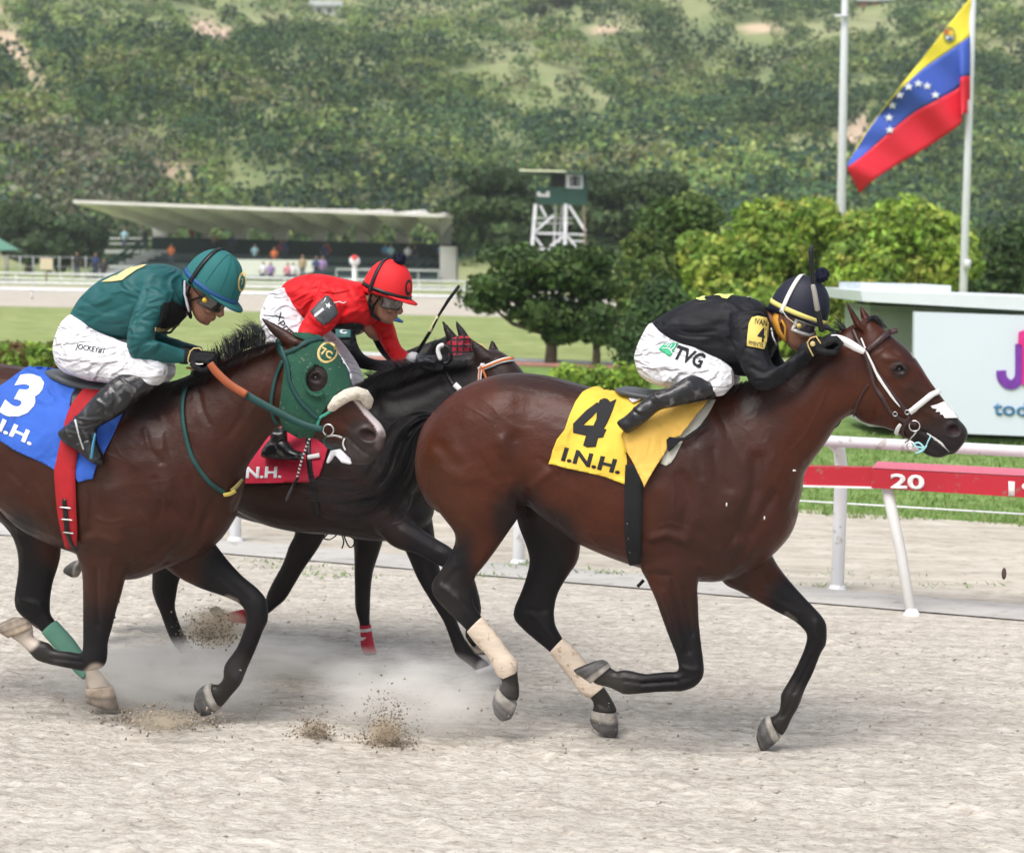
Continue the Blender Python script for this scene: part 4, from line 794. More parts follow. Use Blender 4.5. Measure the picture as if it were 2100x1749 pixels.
# near hind
limb(mb, P4, [(890, 860, 1060, 880, .10, .12), (866, 950, 1080, 990, .115, .145), (872, 1010, 1072, 1045, .11, .15), (905, 1056, 1044, 1090, .09, .15), (932, 1093, 1016, 1130, .072, .15), (928, 1125, 995, 1158, .06, .15), (905, 1166, 975, 1183, .052, .15), (886, 1193, 968, 1205, .048, .15), (888, 1218, 969, 1228, .048, .15), (905, 1240, 976, 1248, .044, .15), (930, 1266, 988, 1264, .036, .15)]+ST(cH, (380, 980, 465, 903, .034, .15), (450, 1070, 555, 1010, .032, .15), (505, 1130, 612, 1090, .034, .15), (540, 1200, 665, 1160, .042, .15), (570, 1250, 672, 1200, .038, .15), (583, 1275, 676, 1245, .032, .15), (562, 1310, 686, 1335, .036, .15), (560, 1325, 675, 1390, .045, .15)), .15)
# off hind
limb(mb, P4, ST(cH, (560, 60, 850, 60, .11, -.09), (640, 220, 960, 250, .115, -.12), (680, 370, 1030, 430, .095, -.14), (722, 480, 1038, 500, .085, -.15), (742, 570, 1020, 585, .07, -.15), (725, 660, 965, 665, .058, -.15), (690, 760, 915, 752, .05, -.15), (652, 850, 892, 830, .048, -.15), (655, 915, 888, 900, .048, -.15), (715, 980, 898, 955, .044, -.15), (790, 1045, 925, 1005, .038, -.15), (862, 1105, 940, 1030, .034, -.15), (930, 1190, 1020, 1100, .032, -.15), (990, 1265, 1085, 1195, .033, -.15), (1040, 1335, 1140, 1275, .041, -.15), (1095, 1368, 1175, 1305, .037, -.15), (1115, 1415, 1215, 1365, .032, -.15), (1105, 1440, 1248, 1430, .042, -.15), (1110, 1450, 1248, 1458, .042, -.15)), -.15)
# near fore (folded)
limb(mb, P4, ST(cI, (60, 350, 420, 380, .09, .13), (-10, 520, 400, 520, .10, .14), (-10, 620, 350, 640, .085, .15), (30, 700, 322, 715, .07, .15), (75, 800, 325, 810, .058, .15), (110, 900, 328, 900, .05, .15), (150, 1010, 336, 1000, .044, .15), (190, 1110, 348, 1100, .042, .15), (207, 1175, 358, 1190, .044, .15), (206, 1205, 350, 1255, .044, .15), (200, 1218, 300, 1308, .040, .15), (160, 1215, 225, 1330, .036, .15), (80, 1222, 110, 1328, .031, .15), (0, 1233, 0, 1335, .030, .15)), .15)
limb(mb, P4, ST(cH, (1632, 1222, 1632, 1334, .030, .15), (1500, 1232, 1500, 1336, .030, .15), (1410, 1228, 1400, 1344, .034, .15), (1320, 1208, 1300, 1350, .041, .15), (1280, 1205, 1255, 1332, .038, .15), (1250, 1215, 1200, 1308, .031, .15), (1215, 1192, 1130, 1292, .035, .15), (1200, 1180, 1105, 1275, .04, .15)), .15)
# off fore
limb(mb, P4, ST(cI, (560, 300, 380, 560, .09, -.06), (700, 440, 440, 640, .095, -.08), (775, 580, 480, 712, .085, -.10), (840, 670, 565, 752, .068, -.12), (905, 745, 660, 805, .056, -.12), (970, 815, 770, 865, .048, -.12), (1035, 885, 875, 920, .044, -.12), (1066, 935, 935, 972, .044, -.12), (1072, 1000, 953, 1005, .044, -.12), (1066, 1060, 948, 1050, .042, -.12), (1035, 1115, 925, 1115, .034, -.12), (990, 1230, 878, 1215, .030, -.12), (950, 1310, 835, 1290, .031, -.12), (925, 1375, 803, 1345, .04, -.12), (905, 1425, 800, 1395, .038, -.12), (870, 1485, 790, 1445, .031, -.12), (840, 1550, 760, 1472, .035, -.12), (812, 1595, 735, 1478, .041, -.12)), -.12)
b4 = remesh(mb, .0085, 9)
j = lambda *v: cJ(*v); i_ = lambda *v: cI(*v); hh = lambda *v: cH(*v)
strokes(b4, P4, [
    (j(530, 480, 552, 560, 568, 640, 585, 720, 592, 770), 20, -.016), (j(180, 500, 280, 610, 400, 700, 490, 745, 565, 715), 14, -.009), (j(300, 640, 420, 700, 500, 700, 555, 650, 540, 560, 490, 480), 18, .017),
    (j(150, 600, 200, 740, 270, 860, 330, 980), 26, -.008), (j(230, 560, 290, 720, 370, 830), 34, .008), (j(610, 700, 680, 640, 730, 600), 9, .010), (j(600, 740, 680, 790, 760, 880, 850, 950), 12, .006), (j(660, 190, 600, 260, 560, 380), 40, -.007), (j(430, 320, 480, 380, 500, 470), 44, .006),
    (j(1335, 640, 1370, 760, 1345, 860), 12, -.010), (j(1190, 935, 1260, 915, 1345, 945), 9, .014), (j(1190, 975, 1260, 960, 1350, 990), 12, -.012), (j(1400, 560, 1430, 700, 1420, 850), 34, .012), (j(1240, 700, 1280, 820), 20, .008),
    (j(1690, 560, 1680, 700, 1640, 830, 1620, 930), 14, -.014), (j(1770, 730, 1700, 850, 1650, 950, 1570, 1050), 11, -.012), (j(1560, 750, 1520, 880, 1500, 980), 30, .010), (j(1600, 960, 1660, 960, 1660, 1000, 1620, 1060), 12, .012),
    (j(260, 400, 300, 520, 380, 600), 16, -.003), (j(330, 330, 420, 300, 500, 310), 34, .005), (j(120, 420, 150, 520, 170, 620), 26, .004), (j(480, 560, 505, 640, 500, 690), 6, -.006), (j(380, 560, 430, 640, 480, 680), 6, -.004), (j(300, 860, 360, 940, 380, 1040), 9, .006), (j(420, 800, 470, 860, 500, 940), 8, -.006),
    (j(1150, 720, 1170, 820, 1160, 900), 10, -.005), (j(1230, 880, 1270, 860, 1330, 880), 3.5, .005), (j(1280, 620, 1300, 700, 1290, 790, 1330, 880), 3, .0035), (j(1360, 500, 1400, 560, 1420, 640), 9, -.006), (j(1480, 520, 1500, 640, 1560, 700), 8, -.005), (j(1520, 1010, 1560, 960, 1600, 900), 6, -.006), (j(1420, 900, 1480, 960, 1500, 1040), 9, -.007), (j(1380, 960, 1400, 1040), 8, -.006),
    (j(720, 760, 760, 860, 830, 930), 5, .004), (j(800, 740, 850, 860, 930, 960), 4, .003), (j(880, 900, 940, 920, 1000, 920), 3, .004), (j(640, 760, 700, 800), 3, .004), (j(650, 560, 700, 590, 740, 640), 5, -.004), (j(560, 300, 640, 280, 720, 300), 16, -.004),
    (cE(330, 1400, 420, 1300, 500, 1150, 560, 1000), 3, .004), (cE(470, 1560, 540, 1420, 620, 1300), 3, .004), (cE(900, 960, 930, 1040, 990, 1120, 1020, 1180), 3, .004), (cE(1110, 1090, 1180, 1130, 1250, 1160), 3, .004), (cE(1060, 930, 1120, 1000, 1150, 1060), 4, -.004), (cE(960, 720, 1010, 740, 1060, 790), 5, -.004), (cE(1180, 900, 1230, 980, 1290, 1050), 5, -.004),
    (i_(620, 470, 640, 530, 600, 600, 500, 660), 8, -.009), (i_(340, 600, 420, 650, 520, 640), 14, .008),
    (cE(745, 1165, 640, 1300, 540, 1450, 450, 1600), 10, -.012), (cE(640, 700, 520, 900, 400, 1100), 26, .008), (cE(600, 1000, 480, 1200, 380, 1400), 24, -.007),
    (cE(800, 1215, 860, 1150, 900, 1000, 880, 880), 9, -.006), (cE(1110, 980, 1200, 1010, 1270, 1070), 7, .006), (cE(1000, 950, 1100, 1100, 1180, 1180), 9, -.006), (cE(960, 790, 1040, 790, 1110, 840), 7, .008), (cE(1100, 1240, 1230, 1290, 1340, 1380, 1390, 1425), 3.2, -.012), (cE(1300, 1180, 1360, 1200, 1420, 1210), 7, .006),
    (i_(170, 700, 200, 850, 240, 1000, 270, 1100), 5, -.006), (i_(240, 720, 262, 860, 290, 1000), 5, -.005), (i_(120, 760, 170, 900, 220, 1080), 7, .005), (i_(-20, 690, 60, 650, 150, 660), 8, -.006),
    (i_(0, 1285, 200, 1272), 3.5, -.005), (i_(700, 640, 720, 700), 10, -.008), (i_(620, 740, 760, 800, 900, 880), 6, .004), (i_(985, 1130, 930, 1250, 880, 1340), 3.5, -.004), (i_(1010, 930, 1000, 990, 1030, 1040), 7, .004), (i_(860, 1370, 850, 1430, 810, 1480), 4, -.004), (i_(230, 1190, 290, 1210, 330, 1200), 4, .004), (i_(230, 1260, 280, 1250), 4, -.003), (hh(1290, 1270, 1400, 1285, 1600, 1275), 3, -.004), (hh(600, 1275, 640, 1310), 3, -.003), (hh(1140, 1400, 1190, 1430), 3, -.003), (hh(300, 780, 380, 830, 420, 880), 4, .003), (hh(700, 850, 780, 870, 850, 860), 5, -.003),
    (hh(300, 480, 330, 620, 260, 700), 8, -.006), (hh(420, 640, 400, 760, 440, 860), 5, .005), (hh(230, 720, 330, 790, 400, 900), 6, .006), (hh(760, 880, 830, 960, 890, 1030), 6, .004), (hh(860, 560, 830, 720, 820, 860), 8, -.006)])
dent(b4, P4, *cE(1410, 1270)[0], 13, 11, .022, .2); dent(b4, P4, *cE(1050, 862)[0], 11, 8, .008, .35, rim=.9)
K = lambda c, *v: c(*v)
paint(b4, BAY, [
    (cH(220, 640, 250, 760, 400, 930, 560, 1150, 640, 1320), 42, 42, BLK, 1), (cH(310, 460, 300, 560, 240, 680), 18, 40, BLK, .9), (cH(800, 640, 780, 860, 900, 1040, 1060, 1290, 1180, 1430), 45, 55, BLK, 1), (cH(740, 500, 750, 620, 700, 780), 26, 36, BLK, .9), (cH(690, 330, 760, 420, 850, 430), 40, 40, BLK, .8),
    (cI(270, 1130, 250, 1260, 0, 1280), 42, 55, BLK, 1), (cH(1632, 1280, 1400, 1285, 1150, 1240), 45, 10, BLK, 1), (cI(215, 960, 260, 1060), 40, 60, BLK, .7),
    (cI(900, 830, 1010, 960, 960, 1120, 870, 1340, 790, 1530), 45, 45, BLK, 1),
    (cH(600, 1200, 640, 1320), 18, 30, (.05, .044, .038), .35), (cH(1180, 1300, 1200, 1420), 20, 30, (.05, .044, .038), .4), (cH(1150, 1240, 1280, 1270), 20, 30, (.05, .044, .038), .35), (cI(860, 1380, 780, 1540), 18, 30, (.05, .044, .038), .35), (cH(240, 700, 280, 820), 20, 30, (.030, .024, .020), .4),
    (cI(838, 882, 885, 920), 3, 4, (.10, .09, .08), .8), (cI(215, 1235, 200, 1240), 2, 5, (.03, .028, .03), .8), (cE(1440, 1300, 1330, 1350, 1220, 1400), 34, 34, (.016, .012, .012), 1), (cE(1050, 865), 12, 14, (.014, .01, .01), .85), (cE(1140, 1020, 1300, 1180), 16, 26, (.030, .014, .010), .6), (cE(760, 470, 730, 430), 5, 8, BLK, .8), (cE(560, 760, 300, 980, 60, 1100), 14, 26, BLK, .7),
    ([(1040, 770), (1200, 790), (1330, 815)], 10, 34, (.022, .011, .009), .8), (cJ(1450, 500, 1500, 800, 1450, 1000), 60, 120, (.028, .012, .009), .6), ([(900, 960), (930, 1060)], 20, 50, (.062, .018, .0065), .7),
    (cE(1000, 620, 1140, 750), 8, 22, (.030, .011, .008), .8), (cE(880, 800, 840, 1000), 12, 30, (.060, .017, .0065), .6), (cE(1135, 745, 1150, 775), 2, 3, (.5, .45, .42), .9)])
body4 = part('body', b4, COAT, h4)
HT4 = Hit(body4)
part('eye', MB().ell(P4.H(*cE(1050, 862)[0], HT4(*cE(1050, 862)[0]) and P4.lat(HT4(*cE(1050, 862)[0])[0])-.006), (.016, .013, .0145)), EYE, h4)
drape('eyelid', stroke_poly(cE(1005, 862, 1030, 832, 1062, 828, 1095, 862), 3.2), HT4, P4, .003, mat('eyelid', (.02, .012, .01), .4), h4, 5, .004)
nostril(P4, HT4, *cE(1410, 1270)[0], 11.5, 9, .2, h4)
for st, c, m in ((ST(cH, (562, 1305, 668, 1410, .048), (540, 1352, 650, 1462, .055), (531, 1395, 632, 1492, .053), (540, 1450, 590, 1503, .03)), .15, HOOF),
                 (ST(cH, (1108, 1438, 1250, 1456, .048), (1096, 1490, 1256, 1525, .056), (1118, 1540, 1254, 1580, .054), (1180, 1580, 1240, 1596, .035)), -.15, HOOF),
                 (ST(cH, (1214, 1190, 1100, 1284, .046), (1195, 1165, 1060, 1255, .054), (1165, 1150, 1015, 1225, .053), (1130, 1156, 1000, 1207, .04)), .15, HOOF),
                 (ST(cI, (738, 1470, 800, 1604, .046), (708, 1485, 768, 1636, .054), (675, 1530, 728, 1664, .052), (662, 1590, 692, 1674, .032)), -.12, HOOF)): hoof(P4, st, h4, m, c)
# pale coronet rims are part of the dusty hoof; bandages on both hind legs
bnd = mat('bandage_cream', (.60, .50, .40), .9, .10, 4., .006, 16., stretch=(1, 1, 4, 0), spk=((.34, .24, .15), 34., .60, .08))
def bandage(pl, st, c, parent, m, grow=1.10, out_=.004):
    mb = MB(); q2 = []
    for q in st:
        a = np.array(q[:2]); b = np.array(q[2:4]); mid = (a+b)/2; a = mid+(a-mid)*grow; b = mid+(b-mid)*grow; q2.append((*a, *b, q[4]+out_, c))
    mb.loft(pl, q2, 20, 2.1, 4); return part('bandage', mb, m, parent)
bandage(P4, ST(cH, (383, 985, 466, 900, .036), (420, 1035, 510, 955, .036), (455, 1075, 560, 1015, .034), (507, 1132, 614, 1092, .036), (535, 1190, 660, 1150, .043), (560, 1235, 672, 1185, .042), (588, 1256, 668, 1222, .036)), .15, h4, bnd, 1.05)
bandage(P4, ST(cH, (862, 1104, 938, 1022, .036), (925, 1185, 1018, 1098, .034), (990, 1266, 1085, 1196, .035), (1040, 1334, 1140, 1276, .043), (1098, 1368, 1172, 1308, .038)), -.15, h4, bnd, 1.05)
# tail, mane, forelock
hair('tail', P4, [(cC(1170, 1070, 1050, 1075, 930, 1130, 850, 1220, 780, 1380, 640, 1500, 420, 1490, 230, 1470), .05), (cC(1165, 1080, 1040, 1140, 950, 1260, 880, 1420, 760, 1560, 560, 1600, 380, 1560), .03), (cC(1160, 1095, 1060, 1200, 1000, 1340, 930, 1500, 800, 1640, 600, 1690, 440, 1660), .0), (cC(1150, 1110, 1090, 1220, 1050, 1360, 1010, 1500, 900, 1620, 740, 1700, 560, 1700), .02), (cC(1150, 1120, 1100, 1240, 1070, 1380, 1050, 1500, 960, 1600, 840, 1640), .03)], 820, .0026, h4, jit=9, wj=.05, seg=18, seed=5, curl=9, clump=26)
part('dock', MB().tube([P4.H(884, 868, 0), P4.H(868, 874, 0), P4.H(845, 884, 0), P4.H(826, 902, 0)], [.05, .042, .034, .02], 10), HAIR, h4)
hair('mane', P4, [([(1440, 800), (1425, 812), (1405, 828)], .06), ([(1500, 790), (1480, 812), (1455, 830)], .08), ([(1560, 772), (1540, 800), (1520, 820)], .08), ([(1640, 735), (1620, 752), (1600, 770)], .08), ([(1700, 695), (1690, 712), (1675, 728)], .07), ([(1735, 672), (1722, 660), (1712, 650)], .0)], 420, .0022, h4, jit=5, wj=.03, seg=7, seed=6, curl=3)
hair('forelock', P4, [(cE(820, 560, 870, 500, 915, 540, 960, 590), .02), (cE(840, 540, 890, 520, 925, 560, 955, 595), -.02), (cE(800, 560, 850, 510, 900, 520, 930, 560), .0)], 150, .002, h4, jit=3, wj=.02, seg=8, seed=7, curl=2)

# ------------------------------------------------ bay horse with the green hood (blue cloth)
P3 = Plane(250, 9.6, 15)
h3 = thing('racehorse', 'bay racehorse in a green blinker hood wearing the blue number cloth', 'horse', P3.H(150, 1530, 0)*np.array([1, 1, 0]))
mb = MB()
mb.loft(P3, [(-238, 850, -248, 950, .08), (-200, 795, -235, 1000, .19), (-140, 756, -180, 1045, .255), (-70, 743, -85, 1030, .28), (0, 746, 0, 1026, .28), (60, 755, 63, 1085, .29), (130, 772, 124, 1116, .31), (200, 784, 190, 1142, .31), (262, 788, 262, 1188, .28), (322, 800, 342, 1164, .245), (375, 850, 432, 1124, .20), (420, 920, 482, 1060, .10)], 32, 2.3, 4, .10)
mb.loft(P3, [(250, 790, 400, 1130, .17), (310, 785, 458, 1090, .19), (360, 779, 491, 1015, .172), (412, 757, 499, 968, .14), (462, 733, 525, 928, .118), (520, 711, 556, 888, .10), (562, 700, 580, 872, .088), (590, 692, 592, 868, .08)], 24, 2.1, 4, .25)
head3 = [(572, 700, 572, 860, .07), (602, 684, 590, 880, .09), (634, 684, 608, 890, .10), (664, 701, 630, 896, .105), (692, 731, 652, 902, .10), (712, 768, 672, 906, .086), (728, 800, 690, 911, .07), (745, 828, 702, 918, .062), (762, 850, 712, 932, .06), (781, 870, 722, 946, .063), (790, 893, 738, 954, .06), (786, 912, 756, 952, .045), (780, 930, 768, 945, .02)]
mb.loft(P3, head3, 22, 2.3, 4, -.12)
mb.loft(P3, ST(cB, (1010, 1375, 1000, 1400, .03), (1050, 1380, 1030, 1470, .038), (1100, 1420, 1065, 1510, .038), (1160, 1460, 1120, 1522, .03), (1190, 1480, 1160, 1515, .012)), 14, 2.2, 3)
mb.loft(P3, [(600, 725, 655, 790, .088), (610, 780, 665, 850, .10), (615, 840, 650, 890, .09)], 14, 2.2, 3)
ear(mb, P3, *cB(612, 745, 770, 745, 530, 622), .06, d=.016); ear(mb, P3, *cB(700, 705, 740, 720, 640, 640), -.06, d=.01)
limb(mb, P3, [(20, 850, 330, 870, .02, .0), (30, 880, 300, 880, .02, .0)], 0)
limb(mb, P3, ST(cF, (-80, 60, 300, 160, .10, -.09), (-60, 260, 350, 400, .10, -.13), (20, 350, 350, 480, .085, -.15), (75, 420, 345, 560, .075, -.15), (105, 520, 330, 625, .062, -.15), (110, 620, 305, 700, .055, -.15), (92, 740, 292, 780, .05, -.15), (86, 800, 288, 840, .049, -.15), (100, 860, 292, 885, .046, -.15), (180, 940, 315, 920, .038, -.15), (250, 990, 325, 935, .034, -.15), (330, 1085, 412, 1020, .032, -.15), (400, 1165, 470, 1100, .034, -.15), (445, 1220, 510, 1160, .042, -.15), (495, 1258, 562, 1205, .038, -.15), (505, 1290, 610, 1255, .034, -.15), (500, 1320, 650, 1305, .044, -.15)), -.15)
limb(mb, P3, [(-230, 880, -60, 900, .10, .12), (-250, 980, -60, 1040, .11, .15), (-235, 1060, -100, 1100, .08, .15), (-250, 1130, -160, 1170, .055, .15), (-275, 1195, -205, 1210, .048, .15), (-262, 1225, -200, 1235, .044, .15), (-240, 1270, -200, 1262, .034, .15), (-215, 1330, -180, 1320, .032, .15), (-205, 1365, -160, 1350, .040, .15), (-190, 1395, -155, 1380, .033, .15), (-190, 1412, -138, 1412, .042, .15)], .15)
limb(mb, P3, ST(cF, (430, 250, 800, 330, .10, .13), (440, 420, 800, 480, .10, .14), (450, 530, 760, 600, .085, .15), (478, 620, 725, 680, .07, .15), (484, 730, 705, 760, .06, .15), (484, 850, 675, 860, .052, .15), (484, 960, 650, 960, .046, .15), (484, 1050, 625, 1050, .043, .15), (482, 1090, 622, 1120, .045, .15), (478, 1105, 600, 1190, .045, .15), (465, 1110, 510, 1215, .040, .15), (400, 1100, 400, 1198, .032, .15), (320, 1088, 290, 1175, .031, .15), (280, 1050, 215, 1150, .038, .15), (230, 1036, 180, 1110, .040, .15), (190, 1015, 145, 1075, .033, .15), (190, 975, 100, 1040, .034, .15), (182, 955, 60, 1015, .042, .15)), .15)
limb(mb, P3, ST(cF, (1000, 250, 760, 420, .09, -.06), (1180, 380, 860, 560, .092, -.09), (1250, 480, 960, 618, .082, -.12), (1330, 580, 1060, 682, .066, -.12), (1410, 665, 1170, 735, .055, -.12), (1490, 730, 1290, 775, .048, -.12), (1540, 790, 1390, 820, .045, -.12), (1554, 850, 1425, 868, .045, -.12), (1553, 920, 1430, 930, .044, -.12), (1525, 985, 1412, 985, .038, -.12), (1485, 1090, 1372, 1080, .031, -.12), (1445, 1180, 1310, 1165, .033, -.12), (1420, 1240, 1298, 1210, .040, -.12), (1395, 1295, 1298, 1250, .037, -.12), (1345, 1355, 1265, 1290, .031, -.12), (1300, 1410, 1235, 1285, .038, -.12), (1280, 1425, 1222, 1288, .041, -.12)), -.12)
b3 = remesh(mb, .0085, 9)
f_ = cF
strokes(b3, P3, [
    (f_(1000, 260, 1090, 380, 1050, 480, 960, 600), 10, -.011), (f_(1200, 330, 1150, 450, 980, 600), 9, -.012), (f_(640, 180, 720, 330, 700, 450), 26, .011), (f_(560, 130, 560, 260, 520, 400), 14, -.010), (f_(480, 460, 560, 430, 680, 470), 10, .010), (f_(740, 560, 760, 620, 860, 560, 1000, 440), 9, -.008),
    (f_(850, 80, 900, 250, 850, 400), 34, .010), (f_(1250, 200, 1180, 330), 16, -.008), (f_(560, 620, 560, 800, 570, 950), 5, -.005), (f_(640, 560, 620, 760, 600, 900), 6, .005), (f_(1180, 560, 1330, 700, 1430, 800), 6, -.006), (f_(300, 1140, 470, 1160), 3.5, -.004), (f_(1500, 1000, 1420, 1180), 4, -.004),
    (f_(500, 80, 530, 200, 520, 330), 5, -.005), (f_(820, 300, 880, 380, 860, 470), 4, .004), (f_(900, 100, 940, 220, 920, 330), 6, -.006), (f_(1100, 100, 1140, 240, 1120, 330), 6, -.006), (f_(720, 400, 780, 470, 860, 520), 5, -.006), (f_(200, 120, 260, 240, 340, 340), 4, .004), (f_(60, 60, 160, 160), 5, -.004), (f_(560, 330, 640, 350, 720, 330), 4, .004),
    (cA(1230, 1050, 1260, 1180, 1300, 1260), 6, -.006), (cA(900, 1300, 930, 1420, 1000, 1500), 6, -.006), (cA(980, 1180, 1020, 1300, 1010, 1420), 8, .005), (cB(420, 1100, 380, 1220, 300, 1330), 8, -.005), (cB(520, 1000, 480, 1130, 420, 1230), 6, .004),
    (cA(1230, 1300, 1200, 1400, 1280, 1550), 14, -.008), (cA(1000, 1350, 1060, 1500, 1040, 1700), 24, .009), (cA(1400, 1150, 1250, 1300), 30, .007), (cB(560, 1250, 480, 1330, 400, 1450), 10, -.008), (cA(800, 1250, 850, 1500), 22, .008), (cB(1030, 1330, 1080, 1390, 1150, 1450, 1200, 1460), 3.5, -.011), (cB(880, 1250, 1000, 1290, 1080, 1330), 8, .006), (cB(640, 760, 660, 800, 700, 830), 6, -.004),
    (f_(60, 180, 200, 260, 330, 420), 20, .006), (f_(120, 800, 230, 830, 280, 900), 6, .005)])
dent(b3, P3, *cB(1168, 1335)[0], 17, 12, .026, .25); dent(b3, P3, *cB(842, 978)[0], 12, 9, .007, .35, rim=.9)
paint(b3, (.038, .0095, .0040), [
    (f_(190, 740, 200, 900, 350, 1070, 500, 1210), 40, 45, BLK, 1), (f_(110, 400, 110, 560, 110, 700), 20, 36, BLK, .9), (f_(580, 1080, 560, 1170, 240, 1100, 150, 1050), 40, 42, BLK, 1), (f_(570, 860, 560, 1000), 34, 50, BLK, .8), (f_(1330, 660, 1480, 840, 1430, 1080, 1340, 1280, 1250, 1360), 44, 44, BLK, 1),
    (f_(1390, 1220, 1270, 1370), 18, 30, (.05, .044, .038), .4), (f_(300, 1120, 190, 1080), 18, 30, (.05, .044, .038), .35), (f_(150, 1020, 110, 990), 22, 12, SOCK, 1), (f_(560, 1245, 600, 1320), 20, 12, SOCK, 1), (f_(1385, 1230), 10, 10, (.035, .032, .034), .8), (f_(1320, 790, 1370, 810), 3, 6, (.2, .17, .14), .8),
    (cB(1190, 1400, 1130, 1450, 1060, 1440), 24, 20, (.040, .033, .031), .9), (cB(1110, 1300, 1120, 1370), 16, 14, (.022, .015, .014), .8), (cB(1165, 1190, 1225, 1260, 1255, 1320), 7, 2.5, (.56, .49, .48), 1), (cB(1030, 1040, 1100, 1110, 1165, 1190), 7, 2.5, (.56, .50, .49), 1), (cB(1245, 1330, 1235, 1400), 4, 8, (.16, .12, .115), .8), (cB(842, 978), 20, 16, (.012, .010, .010), .85),
    (cA(1200, 950, 1000, 1100, 850, 1150), 16, 36, BLK, .8), (f_(600, 150, 660, 420, 600, 620), 40, 70, (.042, .014, .0075), .7), (cB(540, 640, 600, 700), 6, 10, BLK, .5)])
body3 = part('body', b3, COAT, h3); HT3 = Hit(body3)
e_ = cB(842, 978)[0]; part('eye', MB().ell(P3.H(*e_, P3.lat(HT3(*e_)[0])-.006), (.017, .014, .0155)), EYE, h3)
drape('eyelid', stroke_poly(cB(800, 975, 825, 945, 858, 942, 888, 975), 3.2), HT3, P3, .003, MATS['eyelid'], h3, 5, .004)
nostril(P3, HT3, *cB(1168, 1335)[0], 16, 10, .3, h3)
for st, c, m in ((ST(cF, (500, 1312, 650, 1302, .046), (504, 1350, 668, 1370, .053), (512, 1388, 682, 1432, .053), (600, 1418, 684, 1442, .03)), -.15, HOOFP),
                 (ST(cF, (185, 968, 55, 1020, .046), (165, 935, 15, 995, .054), (130, 908, -20, 968, .053), (80, 902, -10, 945, .035)), .15, HOOFP),
                 (ST(cF, (1222, 1284, 1284, 1428, .046), (1185, 1295, 1252, 1448, .054), (1148, 1330, 1215, 1470, .053), (1130, 1400, 1180, 1476, .034)), -.12, HOOF),
                 ([(-190, 1408, -136, 1412, .046), (-190, 1440, -122, 1445, .054), (-180, 1452, -115, 1455, .05)], .15, HOOF)): hoof(P3, st, h3, m, c)
gbd = mat('bandage_green', (.10, .235, .175), .9, .12, 5., .003, 22.)
bandage(P3, ST(cF, (250, 992, 322, 922, .036), (330, 1086, 412, 1020, .034), (400, 1166, 470, 1100, .036), (448, 1222, 508, 1160, .043), (492, 1258, 530, 1215, .04)), -.15, h3, gbd, 1.06)
hair('tail', P3, [([(-240, 880), (-290, 900), (-350, 960), (-400, 1060)], 0), ([(-240, 880), (-280, 930), (-320, 1010), (-340, 1100)], 0)], 200, .003, h3, jit=12, seed=8)
hair('mane', P3, [(cA(1180, 985, 1190, 930, 1170, 905), .02), (cA(1260, 930, 1300, 830, 1350, 790), .03), (cA(1340, 900, 1340, 850, 1350, 790), .02), (cA(1420, 860, 1400, 780, 1385, 730), .01), (cB(330, 830, 340, 730, 300, 740), .02), (cB(400, 800, 400, 690, 350, 650), .01), (cB(460, 780, 470, 680, 400, 620), .0), (cB(520, 770, 520, 700, 490, 660), .0)], 520, .0021, h3, jit=5, wj=.025, seg=9, seed=9, curl=4)
hair('mane_roots', P3, [(cA(1180, 985, 1100, 1020, 1020, 1080), .10), (cA(1300, 930, 1200, 980, 1100, 1060), .11), (cA(1400, 880, 1320, 930, 1240, 1000), .10), (cB(400, 810, 340, 870, 280, 930), .10), (cB(520, 775, 470, 810, 410, 860), .09), (cB(600, 755, 560, 775, 520, 800), .08)], 700, .0024, h3, jit=5, wj=.012, seg=9, seed=10, curl=3)

# ------------------------------------------------ dark horses behind
PR = Plane(750, 10.6, 15); PP = Plane(700, 11.35, 15)
hr = thing('racehorse', 'nearly black racehorse ridden by the jockey in red with orange and white browband', 'horse', PR.H(600, 1400, 0)*np.array([1, 1, 0]))
hp = thing('racehorse', 'dark racehorse in a red plaid hood mostly hidden behind the nearly black one', 'horse', PP.H(560, 1380, 0)*np.array([1, 1, 0]))
def dark_horse(pl, root, f, legs, vox=.011):
    """f maps the traced outline of the near dark horse to this one's place"""
    def S(rows): return [(*f(q[0], q[1]), *f(q[2], q[3]))+tuple(q[4:]) for q in rows]
    mb = MB()
    mb.loft(pl, S([(217, 925, 207, 985, .08), (240, 880, 215, 1040, .2), (290, 855, 262, 1072, .25), (350, 845, 342, 1058, .27), (420, 850, 425, 1030, .26), (490, 862, 490, 1044, .28), (560, 872, 560, 1076, .30), (630, 870, 630, 1091, .30), (690, 852, 700, 1096, .27), (740, 845, 770, 1108, .25), (785, 880, 835, 1104, .2), (825, 930, 880, 1070, .13), (850, 970, 890, 1040, .06)]), 28, 2.3, 4, .1)
    mb.loft(pl, S([(680, 852, 790, 1105, .17), (730, 822, 860, 1075, .185), (770, 782, 892, 1010, .165), (820, 762, 915, 945, .135), (873, 742, 950, 900, .115), (930, 728, 985, 872, .1), (985, 720, 1008, 860, .09)]), 22, 2.1, 4, .25)
    mb.loft(pl, S([(975, 728, 990, 855, .07), (1005, 716, 1010, 868, .09), (1030, 722, 1026, 878, .10), (1058, 745, 1045, 886, .1), (1080, 775, 1062, 893, .09), (1100, 808, 1082, 903, .075), (1122, 840, 1102, 918, .06), (1145, 865, 1118, 935, .056), (1160, 890, 1135, 944, .05), (1158, 915, 1145, 940, .025)]), 20, 2.3, 4, -.1)
    legs(mb, S); return mb
